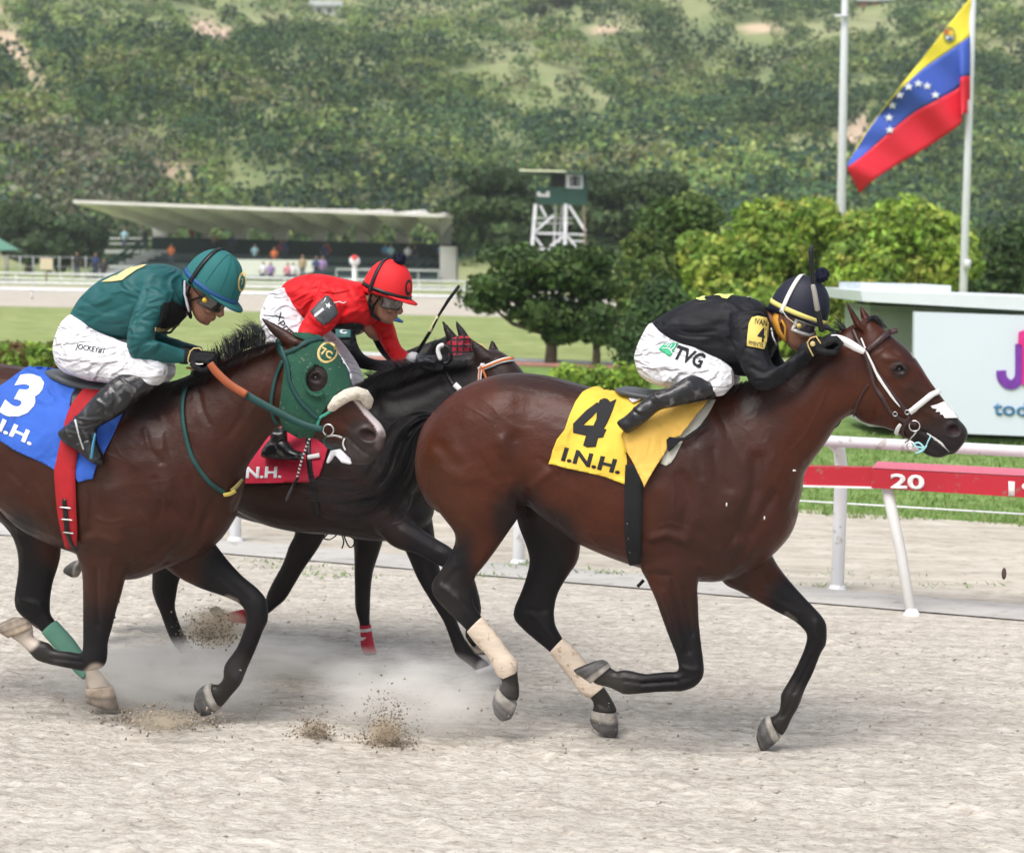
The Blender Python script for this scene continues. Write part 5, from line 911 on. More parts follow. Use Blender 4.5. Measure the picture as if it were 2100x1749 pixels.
def legs_r(mb, S):
    limb(mb, PR, ST(cF, (760, 380, 1060, 420, .1, -.1), (800, 500, 1080, 540, .09, -.13), (880, 620, 1060, 640, .065, -.14), (885, 690, 1035, 700, .055, -.14), (885, 745, 1025, 760, .05, -.14), (905, 810, 1015, 830, .044, -.14), (930, 870, 1022, 880, .036, -.14), (965, 970, 1055, 970, .033, -.14), (1005, 1050, 1088, 1035, .042, -.14), (1040, 1095, 1110, 1070, .036, -.14), (1050, 1120, 1130, 1105, .042, -.14)), -.14)
    limb(mb, PR, [(235, 990, 330, 1000, .10, .12), (215, 1060, 300, 1080, .085, .14), (205, 1105, 262, 1130, .055, .14), (196, 1140, 240, 1150, .048, .14), (180, 1150, 215, 1172, .035, .14), (168, 1150, 180, 1180, .04, .14)], .14)
    # near fore, reaching and folded behind the leader's hock
    limb(mb, PR, ST(cH, (-260, 120, -110, 420, .095, .12), (-130, 200, -60, 480, .085, .14), (0, 308, 0, 512, .068, .15), (100, 380, 90, 535, .056, .15), (200, 445, 180, 585, .048, .15), (290, 500, 250, 620, .045, .15), (390, 600, 330, 700, .045, .15), (445, 760, 360, 760, .046, .15), (462, 860, 370, 850, .044, .15), (450, 920, 380, 900, .035, .15), (430, 1000, 370, 985, .031, .15), (440, 1060, 370, 1030, .04, .15), (420, 1080, 380, 1010, .034, .15)), .15)
    # off fore, reaching to the ground
    limb(mb, PR, ST(cH, (-60, 250, 170, 300, .09, -.06), (-30, 400, 190, 420, .08, -.10), (30, 530, 200, 520, .062, -.12), (95, 680, 230, 650, .052, -.12), (160, 790, 262, 760, .046, -.12), (205, 860, 295, 840, .046, -.12), (248, 935, 325, 930, .038, -.12), (290, 1050, 365, 1020, .032, -.12), (318, 1120, 410, 1080, .038, -.12), (370, 1160, 450, 1125, .036, -.12), (420, 1200, 500, 1160, .034, -.12), (430, 1215, 520, 1185, .042, -.12)), -.12)
mb = dark_horse(PR, hr, lambda x, y: (x, y), legs_r)
ear(mb, PR, *cC(1410, 735, 1520, 705, 1393, 628), .055, d=.016); ear(mb, PR, *cC(1490, 700, 1560, 690, 1512, 622), -.055, d=.016)
br_ = remesh(mb, .011, 7)
strokes(br_, PR, [(cH(-60, 60, -110, 190, -60, 300), 10, .012), (cH(30, 100, 60, 200, 20, 280), 9, -.012), (cC(760, 900, 900, 960, 1050, 900, 1200, 840), 12, .012), (cC(900, 1000, 1050, 970, 1180, 900), 12, -.010), (cC(800, 1100, 950, 1080), 20, .008), (cH(0, 400, 130, 480, 240, 540), 6, .006), (cG(1500, 160, 1570, 190, 1550, 280), 8, .012), (cC(640, 900, 740, 960, 800, 1060), 16, -.01)])
paint(br_, (.0085, .0065, .007), [([(480, 1040), (560, 1060), (700, 1080)], 80, 70, (.026, .0115, .008), .95), ([(390, 1330)], 12, 12, SOCK, .6), (cH(-120, 300, 240, 560, 420, 800), 40, 30, (.011, .0095, .012), 1), (cC(1540, 800, 1640, 820), 30, 50, (.030, .015, .012), .8), (cH(480, 1190), 10, 10, (.3, .28, .28), .8), (cG(1100, 200, 1250, 380, 1380, 440), 40, 40, (.026, .014, .012), .8)])
bodyR = part('body', br_, COAT, hr); HTR = Hit(bodyR)
for st, c, m in ((ST(cF, (1050, 1110, 1130, 1098, .044), (1048, 1135, 1140, 1130, .052), (1060, 1155, 1135, 1158, .045)), -.14, HOOFP), (ST(cF, (478, 565, 445, 670, .04), (430, 575, 420, 668, .048), (395, 600, 385, 645, .045)), .14, HOOF),
                 (ST(cH, (455, 1120, 375, 1000, .04), (480, 1118, 385, 1040, .046), (500, 1115, 430, 1110, .035)), .15, HOOFP), (ST(cH, (430, 1205, 520, 1175, .045), (440, 1250, 560, 1225, .052), (480, 1285, 595, 1295, .05)), -.12, mat('hoof_pale', (1, 1, 1), .8, .15, 9., attr='coat'))): hoof(PR, st, hr, m, c)
hair('mane', PR, [(cC(660, 905, 600, 940, 560, 980), .10), (cC(760, 850, 700, 900, 640, 960), .13), (cC(900, 795, 820, 850, 760, 940), .13), (cC(1000, 765, 930, 830, 860, 930), .12), (cC(1100, 745, 1040, 800, 960, 890), .11), (cC(1280, 745, 1200, 790, 1100, 850), .10), (cC(1400, 735, 1340, 780, 1260, 820), .10)], 800, .0024, hr, jit=5, wj=.012, seg=9, seed=12, curl=3)
hair('mane', PR, [(cC(760, 855, 720, 830, 690, 840), .02), (cC(950, 785, 900, 750, 850, 760), .02), (cC(1100, 750, 1040, 720, 990, 730), .02), (cC(1350, 745, 1290, 720, 1250, 730), .02)], 260, .002, hr, jit=4, wj=.02, seg=7, seed=13, curl=3)
hair('tail', PR, [([(215, 950), (150, 960), (90, 1000)], 0), ([(215, 955), (160, 1000), (110, 1060)], 0)], 120, .003, hr, jit=8, seed=14)
# horse with the plaid hood
SCP = .935; fP = lambda x, y: (x*SCP-8, (y-860)*SCP+862)
def legs_p(mb, S):
    limb(mb, PP, ST(cG, (900, 200, 1150, 260, .09, .10), (900, 400, 1065, 440, .07, .13), (865, 480, 1020, 520, .058, .14), (825, 590, 950, 620, .048, .14), (770, 690, 890, 720, .044, .14), (735, 765, 840, 800, .044, .14), (720, 830, 780, 850, .042, .14), (690, 848, 735, 885, .036, .14), (610, 862, 620, 925, .031, .14), (500, 880, 510, 920, .031, .14), (470, 865, 470, 925, .036, .14)), .14)
    limb(mb, PP, ST(cG, (1180, 250, 1420, 300, .08, -.1), (1230, 420, 1410, 440, .068, -.12), (1240, 520, 1385, 530, .055, -.12), (1242, 640, 1350, 640, .047, -.12), (1245, 760, 1335, 760, .043, -.12), (1248, 850, 1332, 850, .042, -.12), (1268, 920, 1330, 920, .034, -.12), (1282, 1000, 1340, 1000, .030, -.12), (1285, 1060, 1350, 1060, .038, -.12), (1300, 1110, 1370, 1110, .034, -.12), (1305, 1140, 1385, 1150, .04, -.12)), -.12)
    limb(mb, PP, [(230, 990, 320, 1000, .1, .12), (200, 1070, 280, 1080, .07, .14), (186, 1130, 236, 1140, .048, .14), (192, 1190, 224, 1190, .032, .14), (190, 1240, 226, 1240, .036, .14)], .14); limb(mb, PP, [(230, 990, 320, 1000, .1, -.12), (205, 1070, 280, 1080, .07, -.14), (196, 1120, 246, 1130, .048, -.14), (204, 1170, 236, 1170, .032, -.14), (204, 1210, 238, 1210, .036, -.14)], -.14)
fPh = lambda x, y: fP(x, y)
mb = dark_horse(PP, hp, lambda x, y: (fP(x, y) if x < 860 else (x-60-(x-860)*.22, y-10-(x-860)*.12)), legs_p)
ear(mb, PP, *cC(1245, 650, 1330, 640, 1215, 515), .055, d=.018); ear(mb, PP, *cC(1310, 610, 1375, 600, 1292, 506), -.055, d=.016)
bp_ = remesh(mb, .011, 6); paint(bp_, (.016, .012, .012), []); bodyP = part('body', bp_, COAT, hp); HTP = Hit(bodyP)
rb = mat('bandage_red', (.50, .03, .05), .85, .12, 6.); wb = mat('bandage_white', (.7, .66, .66), .85, .1, 6.)
bandage(PP, ST(cG, (615, 855, 622, 935, .034), (560, 865, 565, 930, .034), (498, 878, 508, 925, .034)), .14, hp, rb, 1.1)
bandage(PP, ST(cG, (1275, 945, 1332, 945, .034), (1282, 1000, 1340, 1000, .034), (1285, 1060, 1350, 1060, .04), (1298, 1105, 1365, 1105, .038)), -.12, hp, rb, 1.1)
for y in (975, 1022): bandage(PP, ST(cG, (1280, y-9, 1338, y-13, .036), (1282, y+9, 1340, y+5, .036)), -.12, hp, wb, 1.16)
for st, c in ((ST(cG, (472, 862, 478, 925, .04), (440, 840, 450, 915, .048), (412, 845, 425, 880, .04)), .14), (ST(cG, (1300, 1135, 1388, 1148, .045), (1295, 1170, 1400, 1180, .052)), -.12), ([(188, 1240, 228, 1240, .045), (186, 1268, 236, 1268, .05)], .14), ([(202, 1210, 240, 1210, .045), (200, 1236, 244, 1236, .05)], -.14)): hoof(PP, st, hp, HOOF, c)
hair('mane', PP, [(cC(1130, 700, 1150, 640, 1200, 610), .03), (cC(1110, 760, 1130, 690, 1180, 650), .05), (cC(1200, 780, 1180, 700, 1230, 640), .06), (cC(1260, 740, 1240, 680, 1260, 640), .05)], 340, .0024, hp, jit=5, wj=.03, seg=7, seed=15, curl=3)
# ============================================================ TACK
L = {}
ylw = mat('cloth_yellow', (.74, .50, .055), .75, .12, 5., .010, 9., ridge=.006, rscale=4.); ylb = mat('cloth_yellow_lining', (.70, .43, .085), .75, .12, 5., .010, 9., ridge=.006, rscale=4.); blu = mat('cloth_blue', (.028, .11, .50), .75, .12, 5., .010, 9., ridge=.006, rscale=4.); redc = mat('cloth_red', (.50, .013, .045), .75, .12, 5., .008, 9., spk=((.25, .10, .08), 30., .62, .08))
blk = mat('black_leather', (.006, .006, .007), .35, .2, 12., .002, 60.); blkc = mat('black_cloth', (.006, .006, .0075), .85, .15, 12., .002, 60.); brl = mat('brown_leather', (.045, .022, .022), .38, .15, 20.); wtp = mat('white_tape', (.72, .71, .70), .6, .06, 12., .001, 60.); tan_ = mat('tan_rein', (.34, .085, .03), .6, .12, 14., .001, 80.)
grl = mat('green_webbing', (.006, .05, .046), .6, .12, 14., .001, 90.); hoodg = mat('hood_green', (.013, .070, .042), .85, .25, 8., .004, 30., spk=((.16, .17, .13), 60., .64, .06)); steelb = mat('bit_steel', (.6, .6, .6), .25, .05, 3., metal=.9); numb = mat('number_black', (.014, .014, .016), .8, .1); numw = mat('number_white', (.75, .76, .80), .7, .06)
gry = mat('saddle_grey', (.065, .07, .078), .45, .15, 10., .002, 60.); pad = mat('saddle_pad', (.50, .49, .42), .9, .1, 8., .003, 40.); fleece = mat('sheepskin', (.66, .60, .50), .95, .1, 30., .012, 55., spk=((.40, .34, .26), 22., .56, .12)); bluet = mat('pale_blue_tie', (.33, .62, .66), .7)
wm = lambda w_: w_*.3
# ---- leader
hp_ = [cD(1255, 1055, 1300, 1068, 1245, 1165, 1185, 1250, 1090, 1315, 1030, 1440, 1000, 1485, 965, 1508, 925, 1490, 960, 1400, 1000, 1300, 1120, 1200)]
drape('saddle_pad', hp_[0], HT4, P4, .004, pad, h4, 8, .004)
cl4 = drape('saddle_cloth', cD(455, 1000, 500, 990, 580, 998, 650, 1022, 760, 1048, 900, 1060, 1180, 1060, 1100, 1180, 900, 1240, 700, 1320, 695, 1400, 705, 1470, 700, 1540, 690, 1632, 560, 1580, 400, 1542, 290, 1518, 185, 1495, 210, 1400, 240, 1330, 290, 1268, 318, 1180, 360, 1085, 405, 1025), HT4, P4, .010, ylw, h4, 5, .004, wave=.004)
girth4 = strap('girth', cJ(1109, 590, 1105, 700, 1103, 850, 1106, 960, 1116, 1045), [36, 36, 34, 32, 22], HT4, P4, .016, blkc, h4, .005, n=5)
HG4 = Hit(girth4)
for x, y in ((1074, 865), (1079, 935), (1086, 1000)): p = HG4(*cJ(x, y)[0]); p and part('rivet', MB().ell(p[0]+p[1]*.002, (.004, .004, .004), nu=8, nv=6), steelb, girth4)
drape('cloth_flap', cD(675, 1310, 740, 1265, 850, 1190, 940, 1130, 1060, 1110, 1170, 1083, 1255, 1055, 1222, 1120, 1162, 1190, 1112, 1260, 1062, 1318, 980, 1345, 975, 1392, 930, 1470, 880, 1545, 825, 1645, 780, 1560, 712, 1430, 690, 1370), HT4, P4, .034, ylb, h4, 5, .004, wave=.008)
strap('flap_edge', cD(705, 1430, 690, 1370, 678, 1312, 740, 1268, 850, 1192, 940, 1132), 3.2, HT4, P4, .040, mat('hem_dark_yellow', (.50, .32, .03), .8), h4, .002)
drape('hook_strap', cD(970, 1345, 990, 1325, 1040, 1335, 1110, 1325, 1190, 1255, 1262, 1208, 1240, 1245, 1130, 1330, 1060, 1355, 1020, 1395, 985, 1420, 975, 1400), HT4, P4, .032, blkc, h4, 6, .003)
drape('paper_scrap', cD(835, 1285, 860, 1283, 873, 1298, 862, 1312, 838, 1308), HT4, P4, .040, wtp, h4, 0, .001)
HC4 = Hit(cl4)
drape('numeral', cD(500, 1088, 550, 1062, 590, 1085, 632, 1066, 602, 1150, 572, 1220, 548, 1262, 566, 1265, 545, 1318, 512, 1322, 497, 1380, 440, 1384, 412, 1371, 432, 1306, 343, 1287, 343, 1226, 380, 1190, 413, 1160, 440, 1208, 412, 1236, 482, 1239, 502, 1148, 440, 1208, 413, 1160, 430, 1140, 480, 1104)[:16]+cD(343, 1226, 380, 1190, 430, 1140, 480, 1104), HC4, P4, .006, numb, cl4, 5, .001) if False else None
def poly_hole(name, outer, hole, hit, pl, off, m, parent, step=5., thick=.0015, wave=0.):
    bm = bmesh.new()
    def ring(P): v = [bm.verts.new((x, y, 0)) for x, y in P]; return [bm.edges.new((v[i], v[(i+1) % len(v)])) for i in range(len(v))]
    e = ring(outer)+ring(hole); bmesh.ops.triangle_fill(bm, use_beauty=True, use_dissolve=False, edges=e)
    grid_cut(bm, step); drape2d(bm, hit, pl, off, .1, wave); bmesh.ops.recalc_face_normals(bm, faces=bm.faces)
    s = sum((f.normal.dot(f.calc_center_median()-Vector(CAM)))*f.calc_area() for f in bm.faces)
    if s > 0: bmesh.ops.reverse_faces(bm, faces=bm.faces)
    me = bpy.data.meshes.new(name); bm.to_mesh(me); bm.free(); me.polygons.foreach_set('use_smooth', [True]*len(me.polygons)); o = part(name, me, m, parent)
    md = o.modifiers.new('t', 'SOLIDIFY'); md.thickness = thick; md.offset = 1; return o
poly_hole('numeral', cD(500, 1088, 512, 1092, 520, 1072, 550, 1060, 572, 1066, 590, 1085, 632, 1066, 602, 1150, 572, 1220, 548, 1262, 566, 1265, 545, 1318, 512, 1322, 497, 1380, 440, 1384, 412, 1371, 432, 1306, 343, 1287, 343, 1226, 380, 1190, 430, 1140, 480, 1104), cD(500, 1150, 470, 1182, 412, 1236, 480, 1239, 500, 1195), HC4, P4, .006, numb, cl4)
text_on('lettering', 'I.N.H.', *cD(262, 1472, 652, 1564, 288, 1382), HC4, P4, .006, numb, cl4, 6, .035)
mb = MB(); mb.loft(P4, ST(cD, (638, 984, 648, 1004, .08, 0), (690, 975, 690, 1030, .13, 0), (780, 986, 780, 1052, .15, 0), (860, 998, 860, 1070, .15, 0), (980, 1000, 980, 1100, .14, 0)), 18, 2.6, 4); part('saddle', mb, gry, h4)
drape('towel', cD(720, 1050, 820, 1050, 800, 1090, 745, 1112, 716, 1090), HT4, P4, .024, mat('towel_pale', (.6, .55, .58), .9), h4, 6, .004)
S4 = lambda n, pts, w_, m, off=.006, th=.003, par=None: strap(n, pts, w_, HT4, P4, off, m, par or h4, th)
S4('rein', cE(1110, 1228, 1000, 1150, 935, 1050, 880, 960, 858, 880, 838, 800, 812, 742), [5, 6, 7, 9, 10, 11, 12], brl, .009)
S4('cheek_strap', cE(737, 590, 775, 680, 830, 765, 900, 880, 1000, 1020, 1075, 1120, 1112, 1180), [9, 9, 9, 8.5, 8, 8, 8], brl, .006)
S4('white_cheek_strap', cE(800, 655, 850, 780, 920, 920, 990, 1030, 1050, 1108), [3, 4, 5.5, 4.5, 2], wtp, .011, .002)
S4('browband', cE(835, 735, 890, 690, 950, 640, 1005, 608, 1036, 606), [9, 11, 12, 12, 9], brl, .010, .007)
S4('throat_strap', cE(842, 962, 800, 1020, 764, 1085, 748, 1135, 748, 1178), 4.5, brl)
S4('noseband', cE(1112, 1148, 1180, 1095, 1250, 1040, 1318, 1008), [12, 12, 12, 10], wtp, .008, .006)
S4('chin_strap', cE(1000, 1150, 1060, 1190, 1130, 1215, 1160, 1230), 7, brl, .008); S4('chin_strap', cE(1118, 1175, 1090, 1215, 1070, 1270, 1090, 1310), [7, 7, 6, 5], brl, .009)
S4('chin_tape', cE(1058, 1218, 1040, 1250, 1032, 1300), [6, 9, 6], wtp, .012, .005)
S4('lip_strap', cE(1165, 1275, 1120, 1320, 1085, 1352), 3, steelb, .012); S4('mouth_tie', cE(1235, 1285, 1290, 1325, 1340, 1362, 1380, 1410), [3, 5, 4, 2], wtp, .004)
S4('tongue_tie', cE(1252, 1312, 1235, 1360, 1218, 1388, 1172, 1402), [3, 3, 4, 3], bluet, .010, .005); part('tie_loop', MB().tube([P4.H(*q, .07) for q in smoothline(cE(1215, 1385, 1180, 1352, 1148, 1362, 1162, 1378, 1215, 1390, 1195, 1410, 1160, 1422), 4)], .0045, 6), bluet, h4)
drape('nose_tape', cE(1256, 1104, 1300, 1095, 1340, 1080, 1362, 1090, 1382, 1125, 1410, 1150, 1442, 1192, 1352, 1190, 1338, 1168, 1318, 1166, 1322, 1148, 1290, 1146, 1300, 1128, 1268, 1122), HT4, P4, .005, wtp, h4, 4, .002)
def ringp(pl, x, y, r_, lat, parent, name='bit_ring', a0=0., a1=6.283, th=.0035, m=None):
    c = pl.H(x, y, lat); part(name, MB().tube([c+pl.h*(r_*c_(a))+np.array([0, 0, r_*s_(a)]) for a in np.linspace(a0, a1, 22)], th, 6), m or steelb, parent)
def latof(pl, hit, x, y, d=.01): q = hit(x, y); return (pl.lat(q[0]) if q else .08)+d
q = cE(1150, 1240)[0]; ringp(P4, *q, .024, latof(P4, HT4, *q, .014), h4); q = cE(1120, 1372)[0]; ringp(P4, *q, .014, .05, h4, 'curb_ring')
for x, y in ((1020, 1160), (1100, 1148)): q = cE(x, y)[0]; ringp(P4, *q, .010, latof(P4, HT4, *q, .016), h4, 'buckle', th=.002)
part('martingale_ring', MB().tube([P4.H(*q, .12) for q in cE(655, 1205, 640, 1232, 620, 1250)], .004, 6), blk, h4)
part('girth_end', MB().box(P4.H(*cH(1388, 705)[0], .06), (.045, .004, .016), np.stack([P4.h*.65+np.array([0, 0, .75]), P4.n, np.cross(P4.h*.65+np.array([0, 0, .75]), P4.n)], 1)), blk, h4)
for q in (cE(340, 1538)[0], cI(708, 325)[0], cI(488, 248)[0]): h_ = HT4(*q); part('dust_fleck', MB().ell(h_[0]+h_[1]*.001, (.012, .004, .005) if q[1] < 1000 else (.004, .004, .010), nu=6, nv=4), wtp, h4)
# ---- green hood horse
cl3 = drape('saddle_cloth', cA(215, 905, 330, 915, 450, 960, 600, 1040, 780, 1180, 720, 1300, 640, 1480, 610, 1520, 580, 1600, 490, 1625, 450, 1545, 400, 1560, 360, 1555, 250, 1500, 100, 1422, 0, 1368, -170, 1290, -130, 1100, 0, 1040, 60, 1000, 110, 960, 160, 925), HT3, P3, .010, blu, h3, 5, .004, wave=.005)
HC3 = Hit(cl3)
text_on('numeral', '3', *cA(-14, 1205, 168, 1238, 130, 948), HC3, P3, .006, numw, cl3, 5, .05)
text_on('lettering', 'I.N.H.', *cA(-165, 1236, 196, 1402, -132, 1160), HC3, P3, .006, numw, cl3, 6, .035)
g3 = strap('girth', cA(650, 1010, 575, 1085, 490, 1210, 445, 1380, 418, 1520)+cF(385, 60, 392, 200, 405, 340, 430, 480), [26, 34, 38, 38, 40, 42, 40, 36, 24], HT3, P3, .018, mat('girth_red', (.36, .009, .014), .8, .15, 8., .003, 50.), h3, .005, n=5)
HG3 = Hit(g3)
strap('girth_billet', cF(375, 215, 385, 300, 395, 400, 420, 470, 450, 515), [8, 10, 10, 8, 6], HG3, P3, .006, blk, h3)
for y in (262, 330, 405): strap('girth_buckle', cF(350+(y-262)*.15, y-3, 420+(y-262)*.1, y+5), 2.6, HG3, P3, .010, steelb, h3)
mb = MB(); mb.loft(P3, ST(cA, (328, 922, 345, 960, .09, 0), (400, 925, 395, 1000, .13, 0), (500, 955, 500, 1040, .15, 0), (620, 985, 620, 1070, .15, 0), (760, 1000, 760, 1100, .14, 0)), 18, 2.6, 4); part('saddle', mb, gry, h3)
drape('saddle_flap', cA(480, 1050, 620, 1030, 700, 1100, 560, 1200, 470, 1240, 440, 1160, 450, 1100), HT3, P3, .016, blk, h3, 6, .004)
hood = poly_hole('blinker_hood', cB(640, 830, 700, 815, 762, 795, 800, 772, 772, 748, 705, 722, 700, 704, 740, 693, 800, 698, 870, 715, 930, 780, 1000, 868, 1040, 950, 1052, 1035, 985, 1062, 910, 1150, 872, 1210, 852, 1290, 822, 1340, 735, 1352, 640, 1296, 608, 1190, 632, 1050, 650, 930), [(647.5+25*c_(t), 776+27*s_(t)) for t in np.linspace(0, 6.283, 21)[:-1]], HT3, P3, .006, hoodg, h3, 5., .003)
HH3 = Hit(hood)
cup = [cB(822, 898)[0], cB(786, 925)[0], cB(768, 975)[0], cB(776, 1030)[0], cB(805, 1068)[0], cB(850, 1088)[0], cB(882, 1080)[0]]
part('blinker_cup', MB().tube([P3.H(*q, latof(P3, HT3, *q, .022)) for q in smoothline(cup, 4)], .010, 8), hoodg, h3)
def disc_on(name, x, y, rx, ry, hit, pl, off, m, parent, ang=0., n=24, step=4, thick=.0012):
    return drape(name, [(x+rx*c_(t)*c_(ang)-ry*s_(t)*s_(ang), y+rx*c_(t)*s_(ang)+ry*s_(t)*c_(ang)) for t in np.linspace(0, 2*math.pi, n+1)[:-1]], hit, pl, off, m, parent, step, thick)
gold = mat('emblem_gold', (.60, .45, .18), .7, .08); q = cB(912, 820)[0]
disc_on('emblem', *q, 20, 23, HH3, P3, .004, gold, h3, .6); disc_on('emblem', *q, 15.5, 18, HH3, P3, .006, hoodg, h3, .6); text_on('emblem_letters', '7C', *cB(868, 832, 930, 868, 880, 788), HH3, P3, .008, gold, h3, 4, .04)
S3 = lambda n, pts, w_, m, off=.012, th=.003: strap(n, pts, w_, HT3, P3, off, m, h3, th)
S3('browband', cB(625, 835, 700, 808, 790, 758, 890, 742), [9, 9, 9, 7], grl, .013); S3('cheek_strap', cB(622, 755, 640, 820, 672, 900, 690, 1010, 750, 1120, 810, 1185, 860, 1228), [9, 9, 8, 8, 8, 8, 7], grl, .014); S3('throat_strap', cB(640, 870, 600, 960, 572, 1070, 566, 1180, 600, 1260), 6.5, grl, .008)
S3('poll_strap', cB(612, 745, 622, 800, 650, 850), 9, grl, .012)
strap('rein', [(431, 745), (446, 765), (474, 790), (506, 809)], [14, 16, 16, 15], None, P3, 0, tan_, h3, .005, w0=.20)
strap('rein', [(503, 808), (540, 829), (580, 850), (622, 870), (662, 881)], [16, 15, 14, 13, 13], None, P3, 0, grl, h3, .005, w0=.185)
q = cB(905, 1330)[0]; ringp(P3, *cB(918, 1300)[0], .026, .115, h3, a0=-1.2, a1=4.2, th=.0045)
fl_ = [(cB(935, 1165)[0], .085), (cB(975, 1122)[0], .085), (cB(1035, 1085)[0], .07), (cB(1095, 1070)[0], .05), (cB(1140, 1085)[0], .03), (cB(1160, 1118)[0], .0), (cB(1158, 1150)[0], -.03)]
part('sheepskin_noseband', MB().tube([P3.H(*q, l) for q, l in fl_], [.022, .030, .031, .031, .031, .031, .024], 14), fleece, h3)
S3('noseband_strap', cB(935, 1180, 905, 1200, 868, 1228, 850, 1300), 6, mat('mint_strap', (.05, .32, .22), .6), .008); S3('bit_strap', cB(905, 1335, 960, 1330, 1010, 1345), 4, steelb, .008); S3('mouth_tie', cB(1022, 1350, 1015, 1385, 1030, 1425), 3, wtp, .005)
part('curb_strap', MB().tube([P3.H(*q, .07) for q in cB(905, 1340, 890, 1370, 905, 1405, 950, 1420)], .004, 6), grl, h3)
wc = mat('white_rag', (.72, .72, .76), .85, .06, 14., .004, 30.); mb = MB(); mb.tube([P3.H(*q, .04) for q in cB(1050, 1490, 1020, 1470, 985, 1440, 945, 1445, 930, 1475, 915, 1500)], [.010, .017, .020, .017, .013, .008], 10, .9); mb.tube([P3.H(*q, .05) for q in cB(975, 1455, 1010, 1490, 1055, 1505)], [.010, .014, .009], 10, .9); part('tongue_tie', mb, wc, h3)
S3('neck_strap', cA(1165, 1025, 1142, 1120, 1145, 1260, 1185, 1440, 1240, 1545, 1310, 1630, 1395, 1688), 8.5, grl, .010); S3('strap_keeper', cA(1385, 1698, 1425, 1688, 1450, 1672), 7, mat('keeper_yellow', (.70, .55, .12), .6), .014); S3('neck_strap', cB(305, 1675, 340, 1645, 372, 1604), [7, 7, 5], mat('keeper_gold', (.35, .28, .10), .6), .010)
# ---- dark horses
clr = drape('saddle_cloth', cC(-90, 1150, 110, 1150, 240, 1170, 400, 1220, 495, 1290, 478, 1350, 440, 1462, 380, 1502, 0, 1508, -110, 1500), HTR, PR, .012, redc, hr, 6, .004, wave=.003)
text_on('lettering', 'I.N.H.', *cC(-72, 1480, 202, 1476, -66, 1408), Hit(clr), PR, .006, numw, clr, 6, .035)
SR = lambda n, pts, w_, m, off=.008, th=.003, hit=None, pl=None, par=None: strap(n, pts, w_, hit or HTR, pl or PR, off, m, par or hr, th)
orr = mat('orange_webbing', (.55, .14, .03), .7)
SR('browband', cC(1432, 802, 1500, 778, 1570, 752, 1640, 742), 9, wtp, .010); SR('browband_stripe', cC(1440, 800, 1500, 778, 1570, 752, 1636, 742), 4, orr, .014); SR('cheek_strap', cC(1462, 760, 1448, 810, 1440, 868, 1450, 930), 8, wtp, .012); SR('cheek_stripe', cC(1455, 780, 1446, 820, 1438, 868), 3, orr, .016); SR('cheek_strap', cC(1462, 800, 1478, 840, 1492, 880), 4, orr, .012)
SR('rein', cC(1216, 745, 1238, 830, 1270, 890, 1310, 925, 1340, 960), 8, blk, .012); SR('rein_tape', cC(1285, 895, 1318, 925), 11, wtp, .017); part('rein_loop', MB().tube([PR.H(*q, .12) for q in smoothline(cC(1215, 750, 1180, 700, 1175, 665, 1200, 650, 1240, 665, 1258, 710, 1240, 755, 1205, 760), 4)], .010, 8), blk, hr); part('rein_tape', MB().tube([PR.H(*q, .125) for q in smoothline(cC(1192, 735, 1177, 690, 1182, 660, 1205, 648), 4)], .0125, 8), wtp, hr)
SR('girth_strap', cC(375, 1240, 380, 1400, 410, 1560, 430, 1700), 11, blk, .016); SR('pad_edge', cC(370, 1352, 445, 1338), 9, wtp, .02)
mb = MB()
for pts in (cG(1070, 380, 1100, 345, 1130, 380, 1110, 410, 1070, 385), cG(1065, 440, 1110, 400, 1140, 420, 1100, 450, 1065, 445), cG(1165, 415, 1180, 460, 1170, 500), cG(1185, 415, 1240, 450, 1235, 485, 1215, 495, 1195, 465, 1180, 420)): mb.tube([PR.H(*q, .10) for q in smoothline(pts, 3)], .006, 6, .6)
part('girth_bow', mb, blkc, hr)
pd, pnt, pbb = new_mat('red_plaid'); MATS['red_plaid'] = pd; tcn = pnt.nodes.new('ShaderNodeTexCoord'); wv1 = pnt.nodes.new('ShaderNodeTexWave'); wv1.inputs['Scale'].default_value = 9; wv1.bands_direction = 'X'; wv2 = pnt.nodes.new('ShaderNodeTexWave'); wv2.inputs['Scale'].default_value = 9; wv2.bands_direction = 'Z'
mxx = pnt.nodes.new('ShaderNodeMath'); mxx.operation = 'MAXIMUM'; cr = pnt.nodes.new('ShaderNodeValToRGB'); cr.color_ramp.elements[0].position = .72; cr.color_ramp.elements[0].color = (.42, .02, .04, 1); cr.color_ramp.elements[1].position = .82; cr.color_ramp.elements[1].color = (.02, .015, .02, 1)
for wv_n in (wv1, wv2): pnt.links.new(tcn.outputs['Object'], wv_n.inputs[0])
pnt.links.new(wv1.outputs[1], mxx.inputs[0]); pnt.links.new(wv2.outputs[1], mxx.inputs[1]); pnt.links.new(mxx.outputs[0], cr.inputs[0]); pnt.links.new(cr.outputs[0], pbb.inputs['Base Color']); pbb.inputs['Roughness'].default_value = .85
drape('plaid_hood', cC(1236, 640, 1262, 610, 1312, 592, 1362, 596, 1408, 625, 1445, 680, 1440, 740, 1380, 790, 1300, 790, 1250, 740), HTP, PP, .006, pd, hp, 5, .003); drape('hood_patch', cC(1425, 632, 1450, 640, 1478, 668, 1490, 700, 1460, 690, 1432, 660), HTP, PP, .012, gold, hp, 5, .002)
